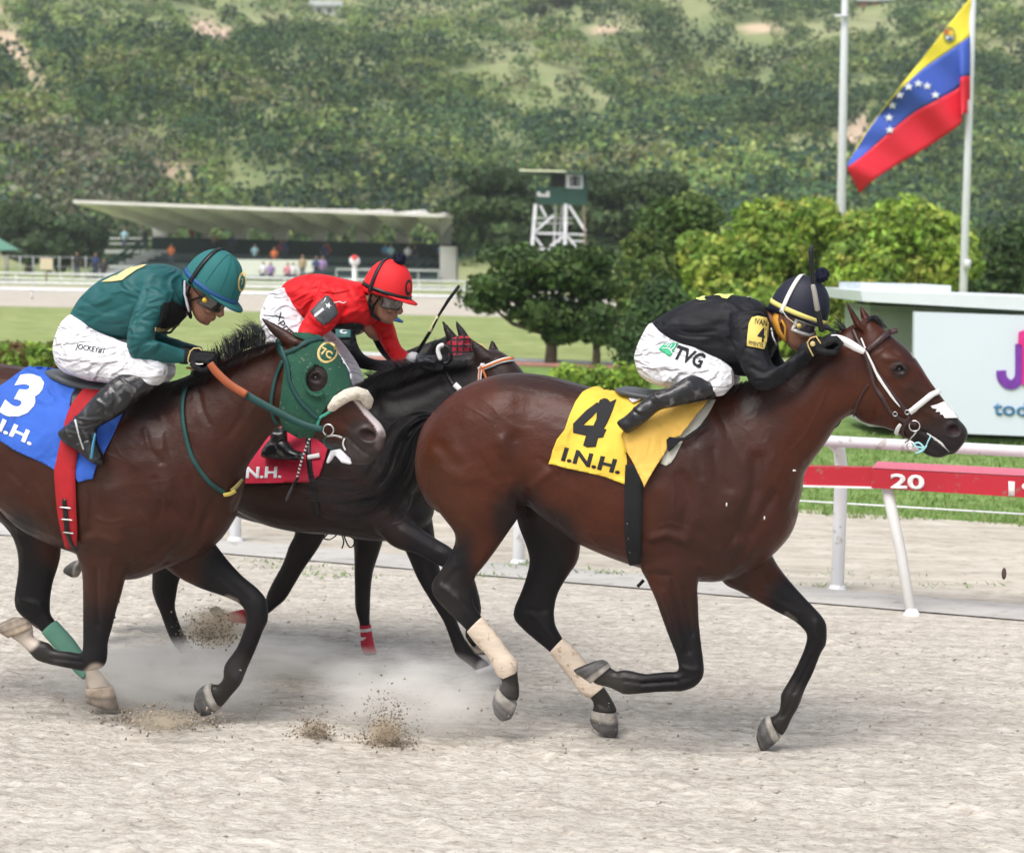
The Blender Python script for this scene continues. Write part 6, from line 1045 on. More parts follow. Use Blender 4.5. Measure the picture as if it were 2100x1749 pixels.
# ============================================================ JOCKEYS
skin = mat('skin', (.30, .145, .095), .5, .10, 14., .0015, 50., spec=.35); wht = mat('breeches_white', (.74, .735, .77), .7, .04, 5., .014, 8., stretch=(1, 1, 2.4), ridge=.012, rscale=5., spk=((.42, .37, .31), 55., .66, .05)); boot = mat('boot_black', (.006, .006, .0075), .30, .4, 10., .006, 14., spec=.5, coat=.1, ridge=.004, rscale=4., spk=((.12, .115, .11), 24., .56, .14))
teal = mat('silk_teal', (.010, .088, .092), .55, .08, 5., .012, 7., spec=.3, stretch=(1, 1, 1.6), ridge=.010, rscale=3.6); reds = mat('silk_red', (.60, .006, .010), .6, .08, 5., .012, 7., spec=.3, stretch=(1, 1, 1.6), ridge=.010, rscale=3.6); blks = mat('silk_black', (.0035, .004, .007), .62, .12, 5., .012, 7., spec=.3, stretch=(1, 1, 1.6), ridge=.010, rscale=3.6)
tealh = mat('cap_teal', (.016, .135, .135), .75, .06, 8.); redh = mat('cap_red', (.68, .015, .02), .7, .06, 8.); blkh = mat('cap_navy', (.006, .0075, .022), .6, .1, 8.); visb = mat('visor_blue', (.012, .075, .22), .6); lens = mat('lens_dark', (.05, .045, .04), .12, .2, 8., spec=.8, coat=.5); clear = mat('goggle_frame', (.05, .045, .04), .3, .1)
fuzz = mat('pompom', (.008, .010, .03), .95, .3, 60., .01, 60.); eyew = mat('eye_white', (.6, .56, .52), .3); lipm = mat('lip', (.33, .12, .09), .5); hairm = mat('hair_dark', (.012, .010, .009), .6)
class Head:
    def __init__(s, pl, rim, pitch, sc=1., c=0., yaw=0.):
        s.o = pl.H(*rim, c); z = np.array([0, 0, 1.]); p = rad(pitch); s.pl = pl
        hh_ = pl.h*c_(rad(yaw))+pl.n*s_(rad(yaw)); nn = -pl.h*s_(rad(yaw))+pl.n*c_(rad(yaw))
        s.f = hh_*c_(p)-z*s_(p); s.u = hh_*s_(p)+z*c_(p); s.l = nn; s.s = sc; s.R = np.stack([s.f, s.l, s.u], 1)
    def T(s, x, y, z): return s.o+s.s*(x*s.f+y*s.l+z*s.u)
def head_mesh(mb, h):
    rows = [(.05, -.085, .088, .07), (.02, -.10, .095, .078), (-.02, -.104, .097, .079), (-.045, -.100, .090, .077), (-.07, -.088, .089, .073), (-.095, -.066, .090, .066), (-.118, -.045, .089, .058), (-.14, -.025, .085, .050), (-.155, -.005, .082, .040), (-.168, .015, .070, .026), (-.174, .035, .058, .010)]
    v = []; n = 22
    for z, xb, xf, w_ in rows:
        cx, rx = (xb+xf)/2, (xf-xb)/2
        for j in range(n):
            t = 2*math.pi*j/n; ct, st_ = c_(t), s_(t); x = math.copysign(abs(ct)**.85, ct); y = math.copysign(abs(st_)**.9, st_)
            front = max(ct, 0); v.append(h.T(cx+rx*x, w_*y*(1-.12*front), z))
    m = len(rows); f = [(i*n+j, (i+1)*n+j, (i+1)*n+(j+1) % n, i*n+(j+1) % n) for i in range(m-1) for j in range(n)]; f += [tuple(range(n)), tuple((m-1)*n+j for j in range(n))[::-1]]; mb.add(v, f)
    mb.ell(h.T(-.008, 0, .03), np.array([.098, .078, .085])*h.s, h.R)
    mb.tube([h.T(.083, 0, -.03), h.T(.098, 0, -.058), h.T(.112, 0, -.082), h.T(.106, 0, -.094)], [.009*h.s, .012*h.s, .0155*h.s, .011*h.s], 8)
    for s in (-1, 1):
        mb.ell(h.T(.098, s*.013, -.090), (.010*h.s,)*3, nu=8, nv=6); mb.ell(h.T(.062, s*.043, -.085), np.array([.026, .022, .022])*h.s, h.R, 10, 7)
        mb.ell(h.T(-.058, s*.076, -.055), np.array([.020, .007, .032])*h.s, h.R, 12, 8); mb.tube([h.T(.075, s*.045, -.022), h.T(.092, s*.015, -.026)], [.010*h.s, .010*h.s], 6)
    mb.tube([h.T(.070, .026, -.120), h.T(.091, .010, -.117), h.T(.091, -.010, -.117), h.T(.070, -.026, -.120)], .0065*h.s, 6); mb.tube([h.T(.068, .024, -.131), h.T(.088, .010, -.130), h.T(.088, -.010, -.130), h.T(.068, -.024, -.131)], .007*h.s, 6)
    mb.ell(h.T(.066, 0, -.156), np.array([.020, .022, .015])*h.s, h.R, 10, 7)
def helmet(h, parent, m, band, strapm, visor=True, pom=None, emb=None, vm=None):
    """dome traced in head space; parts of the helmet are its children"""
    mb = MB(); n = 30; rows = []; v = []
    for i in range(12):
        t = i/11*math.pi/2; rows.append((c_(t)**.9, s_(t)))
    for k, (rr_, zz_) in enumerate([(1.0, -.12), (1.01, -.04)]+rows):
        for j in range(n):
            a = 2*math.pi*j/n; v.append(h.T((.143*rr_)*c_(a)+(-.004), .112*rr_*s_(a), .175*zz_ if zz_ > 0 else .175*zz_-(.03 if c_(a) < 0 else 0)*(-c_(a))*(-zz_*8)))
    m_ = len(rows)+2; f = [(i*n+j, i*n+(j+1) % n, (i+1)*n+(j+1) % n, (i+1)*n+j) for i in range(m_-1) for j in range(n)]; mb.add(v, f)
    he = part('helmet', mb, m, parent); md = he.modifiers.new('t', 'SOLIDIFY'); md.thickness = .012; md.offset = -1
    v = []
    for j in range(n+1):
        a = -1.35+2.7*j/n; k = max(c_(a*1.1), 0)**.8
        v += [h.T(.139*c_(a)-.004, .109*s_(a), .000), h.T((.139+.055*k)*c_(a)-.004, (.109+.02*k)*s_(a), -.014*k-.002)]
    if visor:
        o = part('visor', MB().add(v, [(2*j, 2*j+2, 2*j+3, 2*j+1) for j in range(n)]), vm or m, he, fix=False); md = o.modifiers.new('t', 'SOLIDIFY'); md.thickness = .006
    pts = lambda z, g=1.02, a0=0, a1=6.2832, k=40: [h.T(.143*g*c_(a)*(1-max(z, 0)*1.0)-.004, .112*g*s_(a)*(1-max(z, 0)*1.0), z) for a in np.linspace(a0, a1, k)]
    if band: 
        ln = [h.T(.1455*c_(a)-.004, .1145*s_(a), .006) for a in np.linspace(0, 6.2832, 44)]; bmb = MB(); V = []
        for a in np.linspace(0, 6.2832, 44): V += [h.T(.1465*c_(a)-.004, .1155*s_(a), -.008), h.T(.1450*c_(a)-.004, .1140*s_(a), .014)]
        o = part('hat_band', MB().add(V, [(2*j, 2*j+2, 2*j+3, 2*j+1) for j in range(43)]), band, he, fix=False); md = o.modifiers.new('t', 'SOLIDIFY'); md.thickness = .003; md.offset = 0
    # elastic strap over the crown, down to the goggles
    V = []; x0 = -.055
    for a in np.linspace(-.15, math.pi+.15, 36):
        for dx in (-.010, .010):
            x = x0+dx; k = math.sqrt(max(1-((x+.004)/.143)**2, .05)); V.append(h.T(x+.0*a, .1185*k*c_(a), max(.181*k*s_(a), -.03)+.002))
    o = part('goggle_strap', MB().add(V, [(2*j, 2*j+2, 2*j+3, 2*j+1) for j in range(35)]), strapm, he, fix=False); md = o.modifiers.new('t', 'SOLIDIFY'); md.thickness = .004; md.offset = 0
    for s in (-1, 1): part('goggle_strap', MB().tube([h.T(x0, s*.110, -.01), h.T(-.02, s*.103, -.034), h.T(.03, s*.092, -.048)], .008*h.s, 8, .35), strapm, he)
    if pom:
        r = np.random.default_rng(3); mb = MB().ell(h.T(*pom), (.032,)*3, nu=16, nv=12); q = np.array(mb.v); mb.v = [tuple(p+(p-h.T(*pom))*r.normal()*.05) for p in q]; part('pompom', mb, fuzz, he)
        hv = []; hf = []
        for i in range(420):
            d = r.normal(size=3); d /= np.linalg.norm(d); p = h.T(*pom)+d*.028; t = np.cross(d, r.normal(size=3)); t /= np.linalg.norm(t); o_ = len(hv); hv += [p-t*.003, p+t*.003, p+d*(.006+.007*r.random())]; hf.append((o_, o_+1, o_+2))
        part('pompom_fuzz', fast_mesh('f', np.array(hv), np.array(hf)), fuzz, he)
    return he
def goggles(h, parent, frame, vent=None, lensm=None, fr=.0055):
    V = []; n = 24; lo, hi = -.078, -.022
    for j in range(n+1):
        a = rad(-78+156*j/n); dip = .012*math.exp(-(a/.25)**2)
        for z in np.linspace(lo+dip, hi, 5): V.append(h.T(.101*c_(a)+.004-abs(z+.05)*.15, .088*s_(a), z))
    g = part('goggles', MB().add(V, [(5*j+i, 5*j+5+i, 5*j+6+i, 5*j+1+i) for j in range(n) for i in range(4)]), lensm or lens, parent, fix=False)
    ring = [V[5*j] for j in range(n+1)]+[V[5*n+i] for i in range(1, 4)]+[V[5*j+4] for j in range(n, -1, -1)]+[V[3-i] for i in range(3)]+[V[0]]
    part('goggle_frame', MB().tube(ring, fr*h.s, 8), frame, g)
    for s in (-1, 1):
        if vent: c = h.T(.045, s*.086, -.048); part('vent', MB().tube([c, c+h.l*s*.008], [.013*h.s, .012*h.s], 16), vent, g)
def hand(wr, fwd, up, name, m, parent, cuff=None, side=1, sc=1., open_=0.):
    f = np.array(fwd, float); f /= np.linalg.norm(f); u = np.array(up, float); u -= f*(u@f); u /= np.linalg.norm(u); l = np.cross(u, f)*side
    T = lambda x, y, z: np.array(wr)+sc*(f*x+l*y+u*z); mb = MB(); R = np.stack([f, l, u], 1)
    mb.tube([T(-.03, 0, 0), T(.01, 0, 0)], [.028*sc, .030*sc], 12); mb.ell(T(.045, 0, 0), np.array([.050, .043, .020])*sc, R)
    for i, (y, ln) in enumerate(((-.033, .92), (-.011, 1.0), (.011, .97), (.032, .80))):
        mb.tube([T(.060, y*.9, .004), T(.060+.038*ln, y*1.05, .000), T(.066+.042*ln, y*1.05, -.026*ln-.002), T(.040+.030*ln, y*1.0, -.044*ln), T(.030, y*.95, -.036)], np.array([.0125, .0120, .0112, .0102, .008])*sc, 10)
    mb.tube([T(.012, -.030, -.008), T(.040, -.050, -.024), T(.066, -.046, -.040), T(.082, -.028, -.046)], np.array([.015, .0135, .012, .010])*sc, 10)
    o = part(name, remesh(mb, .0032, 2), m, parent)
    if cuff: part('cuff', MB().tube([T(-.045, 0, 0), T(-.018, 0, 0)], [.036*sc, .035*sc], 14), cuff, o)
    return o
def cloth(name, mb, pl, st, m, parent, vox=.006, it=5, seed=0, crease=.0015):
    me = remesh(mb, vox, it)
    if crease: co = coords(me); no = normals(me); setcoords(me, co+no*(crease*vnoise(co*np.array([1, 1, 1.6]), 7, seed)+crease*.6*vnoise(co, 16, seed+1))[:, None])
    strokes(me, pl, st); return part(name, me, m, parent)
def shrink(st, k=.86):
    r = []
    for q in st:
        a, b = np.array(q[:2]), np.array(q[2:4]); mid = (a+b)/2; a = mid+(a-mid)*k; b = mid+(b-mid)*k; r.append((*a, *b, q[4]*k)+tuple(q[5:]))
    return r
def jockey(root, pl, hd, torso, arms, legs, boots, jm, neck, arm_st=[], leg_st=[], boot_st=[], torso_k=0.):
    mb = MB(); head_mesh(mb, hd); mb.tube([hd.T(-.045, 0, -.06), hd.T(-.06, 0, -.12), neck], [.058, .056, .062], 12)
    mb.loft(pl, shrink(torso), 18, 2.3, 3)
    for a in arms+legs+boots: mb.loft(pl, shrink(a[:-1], .66), 12, 2.1, 3)
    b = part('body', remesh(mb, .0042, 2, .4), skin, root)
    mb = MB(); mb.loft(pl, torso, 26, 2.4, 4, torso_k)
    for a in arms: mb.loft(pl, a, 16, 2.1, 4)
    j = cloth('silks', mb, pl, arm_st, jm, root, .006, 4, 3)
    mb = MB()
    for a in legs: mb.loft(pl, a, 20, 2.2, 4)
    br = cloth('breeches', mb, pl, leg_st, wht, root, .006, 4, 7, .002)
    for a in boots: cloth('boot', MB().loft(pl, a, 18, 2.2, 4) if isinstance(a, list) else a, pl, boot_st, boot, root, .0055, 3, 9, .0012)
    part('mouth', MB().tube([hd.T(.070, .027, -.1255), hd.T(.0925, .012, -.1235), hd.T(.0925, -.012, -.1235), hd.T(.070, -.027, -.1255)], .0026, 6), mat('mouth_dark', (.07, .02, .018), .5), root)
    for s in (-1, 1):
        part('eye', MB().ell(hd.T(.078, s*.032, -.045), (.012,)*3, nu=10, nv=8), eyew, root)
    return j, br, b
def shift(st, dx, dy, c): return [(q[0]+dx, q[1]+dy, q[2]+dx, q[3]+dy, q[4], c if not isinstance(c, (list, tuple)) else c[min(i, len(c)-1)]) for i, q in enumerate(st)]
def circle(x, y, r_, n=24): return [(x+r_*c_(t), y+r_*s_(t)) for t in np.linspace(0, 6.283, n+1)[:-1]]
# ---------------- black silks, leading horse
j4 = thing('person', 'jockey in black silks and navy cap bent flat over the leading horse neck', 'person', P4.H(1400, 800, 0))
H4 = Head(P4, cE(378, 478)[0], 21, .98, 0, 8)
T4 = [(1332, 668, 1388, 706, .10, 0), (1345, 655, 1400, 712, .14, 0), (1366, 642, 1428, 720, .155, 0), (1396, 625, 1462, 740, .165, 0), (1435, 610, 1498, 764, .175, 0), (1475, 604, 1535, 772, .185, 0), (1515, 606, 1568, 752, .19, 0), (1550, 614, 1590, 715, .165, 0), (1572, 628, 1598, 690, .09, 0)]
A4 = ST(None, (1498, 640, 1566, 640, .062, .15), (1497, 668, 1570, 672, .060, .19), (1506, 715, 1576, 718, .056, .22), (1522, 752, 1583, 742, .054, .24), (1540, 788, 1592, 752, .052, .25), (1567, 803, 1602, 748, .046, .24), (1609, 786, 1626, 728, .042, .21), (1646, 757, 1648, 712, .036, .17), (1667, 733, 1660, 693, .030, .14))
A4f = shift(A4, 22, -6, [-.15, -.19, -.22, -.24, -.25, -.24, -.2, -.14, -.10])
Th4 = [(1336, 660, 1302, 735, .10, .08), (1386, 697, 1312, 768, .12, .11), (1421, 711, 1345, 790, .11, .14), (1455, 727, 1390, 800, .095, .16), (1484, 741, 1430, 808, .085, .18), (1503, 760, 1462, 814, .072, .19), (1505, 786, 1484, 811, .045, .19)]
Sh4 = ST(cD, (1290, 900, 1310, 1045, .060, .20), (1210, 895, 1250, 1062, .062, .22), (1110, 905, 1160, 1085, .062, .25), (980, 985, 1040, 1110, .055, .28), (880, 1015, 935, 1130, .048, .30), (820, 1060, 870, 1175, .046, .31), (760, 1105, 825, 1215, .046, .315), (700, 1165, 775, 1250, .044, .315), (650, 1198, 722, 1285, .040, .315), (634, 1212, 702, 1292, .03, .315))
jr4, br4, _ = jockey(j4, P4, H4, T4, [A4, A4f], [Th4, shift(Th4, 12, -4, -.15)], [Sh4, shift(Sh4, 14, -6, -.30)], blks, P4.H(1572, 660, 0),
  [(cE(150, 560, 170, 700, 195, 820), 7, -.012), (cD(1340, 800, 1420, 760, 1480, 860), 10, .006), (cE(20, 740, 120, 780, 190, 830), 5, .005), (cE(60, 850, 140, 890, 210, 850), 5, -.006), (cE(100, 960, 180, 920, 230, 850), 6, .006), (cE(250, 960, 300, 850, 330, 780), 5, -.003), (cD(1060, 600, 1200, 620, 1350, 560), 9, -.004), (cD(1000, 660, 1150, 680, 1300, 640), 7, .004)],
  [(cD(a, b, c, d, e, f), 3.2, s) for a, b, c, d, e, f, s in ((800, 740, 870, 690, 960, 670, .0045), (790, 800, 850, 790, 930, 860, -.004), (820, 870, 900, 850, 960, 940, .004), (900, 900, 960, 860, 1000, 880, -.004), (950, 940, 1000, 900, 1040, 850, .004), (1170, 870, 1210, 830, 1180, 780, -.007), (1200, 880, 1260, 850, 1340, 870, .005), (1250, 960, 1320, 900, 1390, 880, -.004), (1280, 1000, 1340, 950, 1400, 950, .004), (830, 620, 900, 640, 1000, 680, .005), (860, 590, 940, 610, 1010, 650, -.004), (1000, 940, 1050, 880, 1120, 870, .005), (1060, 900, 1100, 840, 1160, 830, -.004))],
  [(cD(750, 1140, 800, 1170, 860, 1160), 3, -.006), (cD(740, 1110, 800, 1150), 3, .005), (cD(840, 1060, 900, 1100, 930, 1140), 4, -.005), (cD(880, 1020, 930, 1070, 1000, 1100), 4, .005), (cD(760, 1190, 800, 1200), 3, .005)])
hl4 = helmet(H4, j4, blkh, mat('band_yellow', (.72, .62, .18), .7), mat('strap_white', (.66, .66, .62), .6), True, (.035, .01, .205), vm=blkh)
goggles(H4, j4, mat('frame_white', (.62, .62, .60), .4), mat('vent_yellow', (.62, .48, .16), .5), mat('lens_violet', (.07, .06, .075), .1, .3, 6., spec=.9, coat=.6), .0085)
HJ4 = Hit(jr4, br4); HB4 = Hit(br4); yl2 = mat('badge_yellow', (.68, .52, .13), .65)
part('chin_harness', MB().tube([H4.T(-.085, .070, -.02), H4.T(-.075, .080, -.07), H4.T(-.04, .076, -.115), H4.T(.0, .066, -.14)], [.022, .024, .022, .014], 10, .4).tube([H4.T(-.04, .080, -.06), H4.T(-.015, .080, -.08), H4.T(.0, .070, -.13)], [.014, .014, .012], 8, .4), mat('harness_yellow', (.60, .30, .04), .6, .2, 12.), j4)
part('collar', MB().tube([P4.H(*q, .10) for q in cE(190, 590, 200, 640, 222, 690)], .010, 8, .4), wht, j4)
bd = drape('arm_badge', cE(28, 705, 30, 640, 38, 560, 58, 518, 95, 507, 150, 518, 168, 555, 162, 640, 135, 728), HJ4, P4, .006, yl2, j4, 5, .002); HBd = Hit(bd)
text_on('badge_number', '4', *cE(95, 672, 142, 682, 100, 575), HBd, P4, .003, numb, bd, 6, .01); text_on('badge_text', 'IVAN', *cE(78, 556, 156, 572, 82, 520), HBd, P4, .003, numb, bd, 6, .0); text_on('badge_text', 'PIMENTEL', *cE(38, 696, 136, 716, 40, 668), HBd, P4, .003, numb, bd, 6, .0)
drape('logo_panel', cD(950, 694, 1046, 689, 992, 778, 915, 728), HB4, P4, .004, mat('logo_green', (.02, .38, .17), .6), j4, 5, .002)
for pts in (cD(940, 725, 985, 728, 1010, 760), cD(955, 708, 975, 700), cD(970, 716, 990, 700), cD(988, 722, 1005, 702), cD(1000, 735, 1020, 720, 1028, 700)): strap('logo_line', pts, 1.6, HB4, P4, .008, numw, j4, .001)
text_on('lettering', 'TVG', *cD(1002, 786, 1192, 852, 1046, 700), HB4, P4, .004, numb, j4, 6, .03)
drape('back_print', cD(1165, 392, 1190, 378, 1232, 376, 1215, 388, 1235, 400, 1190, 402), HJ4, P4, .004, mat('print_lime', (.70, .78, .22), .6), j4, 5, .002); drape('back_print', cD(1285, 368, 1340, 356, 1420, 353, 1400, 372, 1375, 392, 1340, 386, 1325, 370), HJ4, P4, .004, MATS['print_lime'], j4, 5, .002)
strap('pin', cE(28, 383, 52, 384), 2, HJ4, P4, .004, steelb, j4)
wr4 = P4.H(*cE(478, 712)[0], .15); wr4f = P4.H(*cE(505, 690)[0], -.02); fw4 = P4.h*.85+np.array([0, 0, .42])
g4 = hand(wr4, fw4, np.array([0, 0, 1.])-P4.h*.2+P4.n*.35, 'glove', blkc, j4, blkc, 1, 1.12); hand(wr4f, fw4, np.array([0, 0, 1.]), 'glove', blkc, j4, blkc, -1, 1.1)
part('glove_trim', MB().tube([P4.H(*q, .205) for q in cE(470, 770, 440, 710, 432, 680, 455, 650, 490, 640, 520, 685)], .0035, 6), gold, g4); part('glove_badge', MB().ell(P4.H(*cE(468, 690)[0], .212), (.012, .004, .012)), gold, g4)
strap('rein', cE(590, 650, 640, 655, 700, 680, 760, 714, 815, 745), [13, 16, 17, 16, 10], None, P4, 0, wtp, h4, .005, w0=.145)
w4 = thing('riding_whip', 'black and grey whip held upright by the jockey in black', 'whip', P4.H(*cE(505, 560)[0], .17))
part('shaft', MB().tube([P4.H(*q, .19) for q in cE(528, 600, 505, 490, 492, 440, 478, 330, 470, 290)], [.013, .013, .011, .010, .010], 10), blk, w4); part('grip_tape', MB().tube([P4.H(*q, .195) for q in cE(500, 462, 480, 345, 470, 300)], [.013, .012, .011], 10), mat('tape_grey', (.32, .30, .27), .5), w4); part('popper', MB().tube([P4.H(*q, .19) for q in cE(470, 290, 462, 180, 456, 75, 464, 35)], [.011, .014, .016, .010], 10, .8), blk, w4)
# ---------------- teal silks
j3 = thing('person', 'jockey in teal silks and teal cap crouching on the horse with the green hood', 'person', P3.H(230, 780, 0))
H3 = Head(P3, cA(1318, 405)[0], 33, 1.04, 0, 4)
T3 = [(157, 648, 172, 662, .09, 0), (160, 636, 186, 672, .125, 0), (178, 606, 218, 690, .15, 0), (212, 574, 264, 697, .165, 0), (255, 555, 308, 690, .178, 0), (295, 544, 344, 672, .187, 0), (330, 541, 366, 656, .19, 0), (362, 551, 386, 634, .15, 0), (382, 566, 396, 612, .08, 0)]
A3 = ST(cA, (890, 400, 1075, 440, .065, .15), (868, 470, 1060, 500, .064, .19), (835, 560, 1015, 590, .060, .22), (808, 640, 975, 670, .057, .24), (795, 740, 955, 735, .055, .25), (800, 815, 985, 748, .052, .25), (850, 862, 1030, 762, .046, .235), (960, 882, 1080, 780, .041, .21), (1080, 886, 1130, 795, .036, .18), (1172, 884, 1172, 806, .030, .16))
A3f = shift(A3, 26, -8, [-.15, -.19, -.22, -.24, -.24, -.24, -.21, -.17, -.13, -.1])
Th3 = [(158, 640, 128, 678, .09, .06), (178, 655, 117, 718, .115, .09), (202, 680, 128, 757, .122, .12), (238, 696, 172, 777, .112, .15), (282, 712, 222, 786, .10, .17), (318, 728, 268, 796, .088, .19), (339, 748, 303, 800, .072, .20), (340, 770, 322, 790, .045, .20)]
Sh3 = ST(cA, (880, 915, 975, 1030, .062, .21), (820, 935, 930, 1070, .066, .23), (740, 960, 850, 1120, .066, .26), (650, 1030, 790, 1180, .060, .29), (570, 1110, 720, 1225, .054, .31), (500, 1190, 650, 1265, .050, .32), (440, 1250, 608, 1290, .050, .325), (380, 1295, 600, 1320, .048, .325), (362, 1325, 600, 1360, .046, .325), (410, 1385, 612, 1400, .044, .325), (480, 1425, 632, 1440, .043, .325), (560, 1492, 648, 1490, .038, .325), (612, 1522, 648, 1512, .022, .325))
ls3 = [(cA(a, b, c, d, e, f), 3.0, s) for a, b, c, d, e, f, s in ((400, 660, 470, 640, 560, 690, .004), (380, 720, 450, 700, 540, 740, -.004), (420, 900, 520, 870, 640, 880, .004), (470, 950, 580, 920, 700, 900, -.0045), (620, 880, 760, 850, 900, 870, .0045), (640, 940, 760, 890, 880, 890, -.004), (860, 870, 920, 900, 980, 880, .005), (880, 910, 940, 930, 1010, 910, -.005), (820, 780, 860, 830, 960, 850, .004), (450, 590, 520, 640, 620, 700, .005))]
jr3, br3, _ = jockey(j3, P3, H3, T3, [A3, A3f], [Th3, shift(Th3, 16, -4, -.15)], [Sh3, shift(Sh3, 16, -8, -.30)], teal, P3.H(388, 592, 0),
  [(cA(905, 430, 870, 540, 830, 640), 5, -.011), (cA(1070, 470, 1010, 600, 965, 700), 6, -.010), (cA(950, 560, 1000, 580, 1010, 600), 3, .006), (cA(870, 610, 930, 625, 990, 615), 3.5, -.005), (cA(810, 720, 870, 730, 940, 715), 4, .005), (cA(800, 800, 880, 770, 950, 742), 4, -.006), (cA(830, 850, 920, 810, 980, 765), 4, .005), (cA(930, 870, 970, 830, 1000, 790), 4, -.003), (cA(560, 620, 690, 560, 800, 520), 5, -.005), (cA(520, 530, 600, 520, 680, 480), 5, .004), (cA(700, 600, 740, 640, 760, 700), 6, .005), (cA(740, 330, 860, 310, 1000, 330), 6, .003), (cA(1000, 360, 1080, 380, 1140, 420), 5, -.004)],
  ls3, [(cA(430, 1260, 520, 1280, 600, 1260), 3, -.006), (cA(470, 1220, 550, 1240, 640, 1230), 3, .006), (cA(400, 1310, 500, 1330, 590, 1320), 3, .005), (cA(480, 1380, 550, 1360, 600, 1370), 3, -.006), (cA(690, 1020, 720, 1100, 700, 1180), 4, -.004), (cA(600, 1110, 650, 1150, 700, 1200), 4, .005), (cA(740, 970, 830, 1040, 840, 1110), 3, -.004)])
hl3 = helmet(H3, j3, tealh, visb, blk, True, None, vm=tealh); goggles(H3, j3, clear, mat('vent_gold', (.60, .40, .05), .4))
HJ3 = Hit(jr3, br3); HH = Hit(hl3); q = cA(1508, 380)[0]; disc_on('emblem', q[0]-1, q[1], 8.5, 21, HH, P3, .002, gold, hl3, .12); disc_on('emblem', q[0]-1, q[1], 6, 16, HH, P3, .004, tealh, hl3, .12); text_on('emblem_letters', '7C', *cA(1495, 400, 1518, 400, 1497, 360), HH, P3, .006, gold, hl3, 4, .03)
for k in (-1, 0, 1): strap('cap_seam', [tuple(proj(H3.T(.143*c_(t)*c_(.9+.55*k)-.004, .112*c_(t)*s_(.9+.55*k), .175*s_(t)))) for t in np.linspace(.15, 1.45, 8)], .8, HH, P3, .0008, teal, hl3, .001)
part('chin_harness', MB().tube([H3.T(-.06, .082, -.015), H3.T(-.045, .084, -.09), H3.T(-.02, .070, -.13), H3.T(.01, .05, -.165)], [.010, .016, .018, .014], 10, .5).tube([H3.T(.03, .082, -.03), H3.T(-.01, .080, -.08), H3.T(-.03, .075, -.11)], [.008, .010, .012], 8, .5), blk, j3)
part('collar', MB().tube([P3.H(*q, .085) for q in cA(1150, 380, 1150, 450, 1165, 520, 1175, 560)], [.012, .014, .014, .010], 10, .5), mat('collar_pale', (.5, .5, .56), .7), j3)
drape('vest', cA(1010, 510, 1080, 500, 1150, 540, 1150, 590, 1100, 640, 1040, 660, 970, 662, 990, 600), HJ3, P3, .006, blkc, j3, 6, .004, w0=.1); drape('vest_trim', cA(960, 662, 1050, 662, 1130, 625, 1110, 655, 1040, 680, 960, 685), HJ3, P3, .004, gold, j3, 6, .002, w0=.1)
part('vest_strap', MB().tube([P3.H(*q, .1) for q in cA(1010, 700, 1060, 695, 1095, 655)], .006, 8), blk, j3)
text_on('lettering', 'JOCKEY#1', *cA(468, 806, 640, 836, 480, 764), HJ3, P3, .003, numb, j3, 6, .0)
drape('back_print', cA(635, 384, 690, 356, 740, 335, 790, 305, 850, 282, 915, 277, 890, 293, 850, 310, 800, 345, 765, 372, 700, 382), HJ3, P3, .004, mat('print_gold', (.62, .52, .25), .6), j3, 5, .002)
wr3 = P3.H(*cA(1190, 846)[0], .155); fw3 = P3.h*1.+np.array([0, 0, -.06]); g3_ = hand(wr3, fw3, np.array([0, 0, 1.])+P3.n*.3, 'glove', blkc, j3, blkc, 1, 1.1); hand(P3.H(*cA(1215, 830)[0], -.05), fw3, np.array([0, 0, 1.]), 'glove', blkc, j3, blkc, -1, 1.1)
part('glove_trim', MB().tube([P3.H(*q, .205) for q in cA(1170, 878, 1172, 850, 1185, 810, 1205, 793, 1240, 792, 1255, 805)], .0035, 6), gold, g3_); part('glove_trim', MB().tube([P3.H(*q, .2) for q in cA(1175, 885, 1240, 892, 1262, 890)], .0035, 6), wtp, g3_)
part('rein', MB().tube([P3.H(x, y, .12) for x, y in cA(1170, 915, 1240, 918, 1300, 905, 1330, 880)], .014, 10, .4), tan_, h3)
part('girth_ribbon', MB().tube([P3.H(*q, .37) for q in cA(592, 1330, 578, 1400, 570, 1472)], [.009, .012, .012], 8, .3), mat('ribbon_blue', (.10, .40, .62), .6), h3)
part('stirrup', MB().tube([P3.H(*q, .37) for q in cA(470, 1240, 490, 1330, 520, 1420)], [.008, .006, .006], 8), steelb, h3)
# ---------------- red silks
jr = thing('person', 'jockey in red silks and red cap with a black pompom', 'person', PR.H(640, 830, 0))
HR = Head(PR, cC(862, 312)[0], 17, .97, 0, 6)
TR = ST(cC, (232, 285, 250, 360, .08, 0), (240, 262, 268, 420, .12, 0), (285, 232, 330, 480, .15, 0), (350, 210, 400, 515, .165, 0), (430, 205, 490, 535, .175, 0), (520, 220, 600, 548, .185, 0), (620, 245, 700, 545, .19, 0), (700, 262, 770, 505, .16, 0), (735, 285, 790, 450, .09, 0))
AR = ST(cC, (430, 300, 600, 400, .062, .15), (395, 380, 570, 480, .062, .19), (350, 470, 510, 560, .060, .22), (308, 560, 440, 600, .056, .24), (320, 640, 420, 640, .050, .25), (370, 800, 440, 790, .042, .24), (400, 950, 450, 940, .034, .22), (405, 1030, 450, 1030, .03, .2))
ARf = ST(cC, (700, 470, 880, 470, .062, -.12), (770, 540, 905, 540, .060, -.17), (815, 620, 920, 600, .056, -.19), (860, 700, 945, 655, .052, -.19), (910, 758, 985, 690, .046, -.16), (975, 768, 1020, 706, .038, -.08), (1045, 757, 1050, 714, .032, .0))
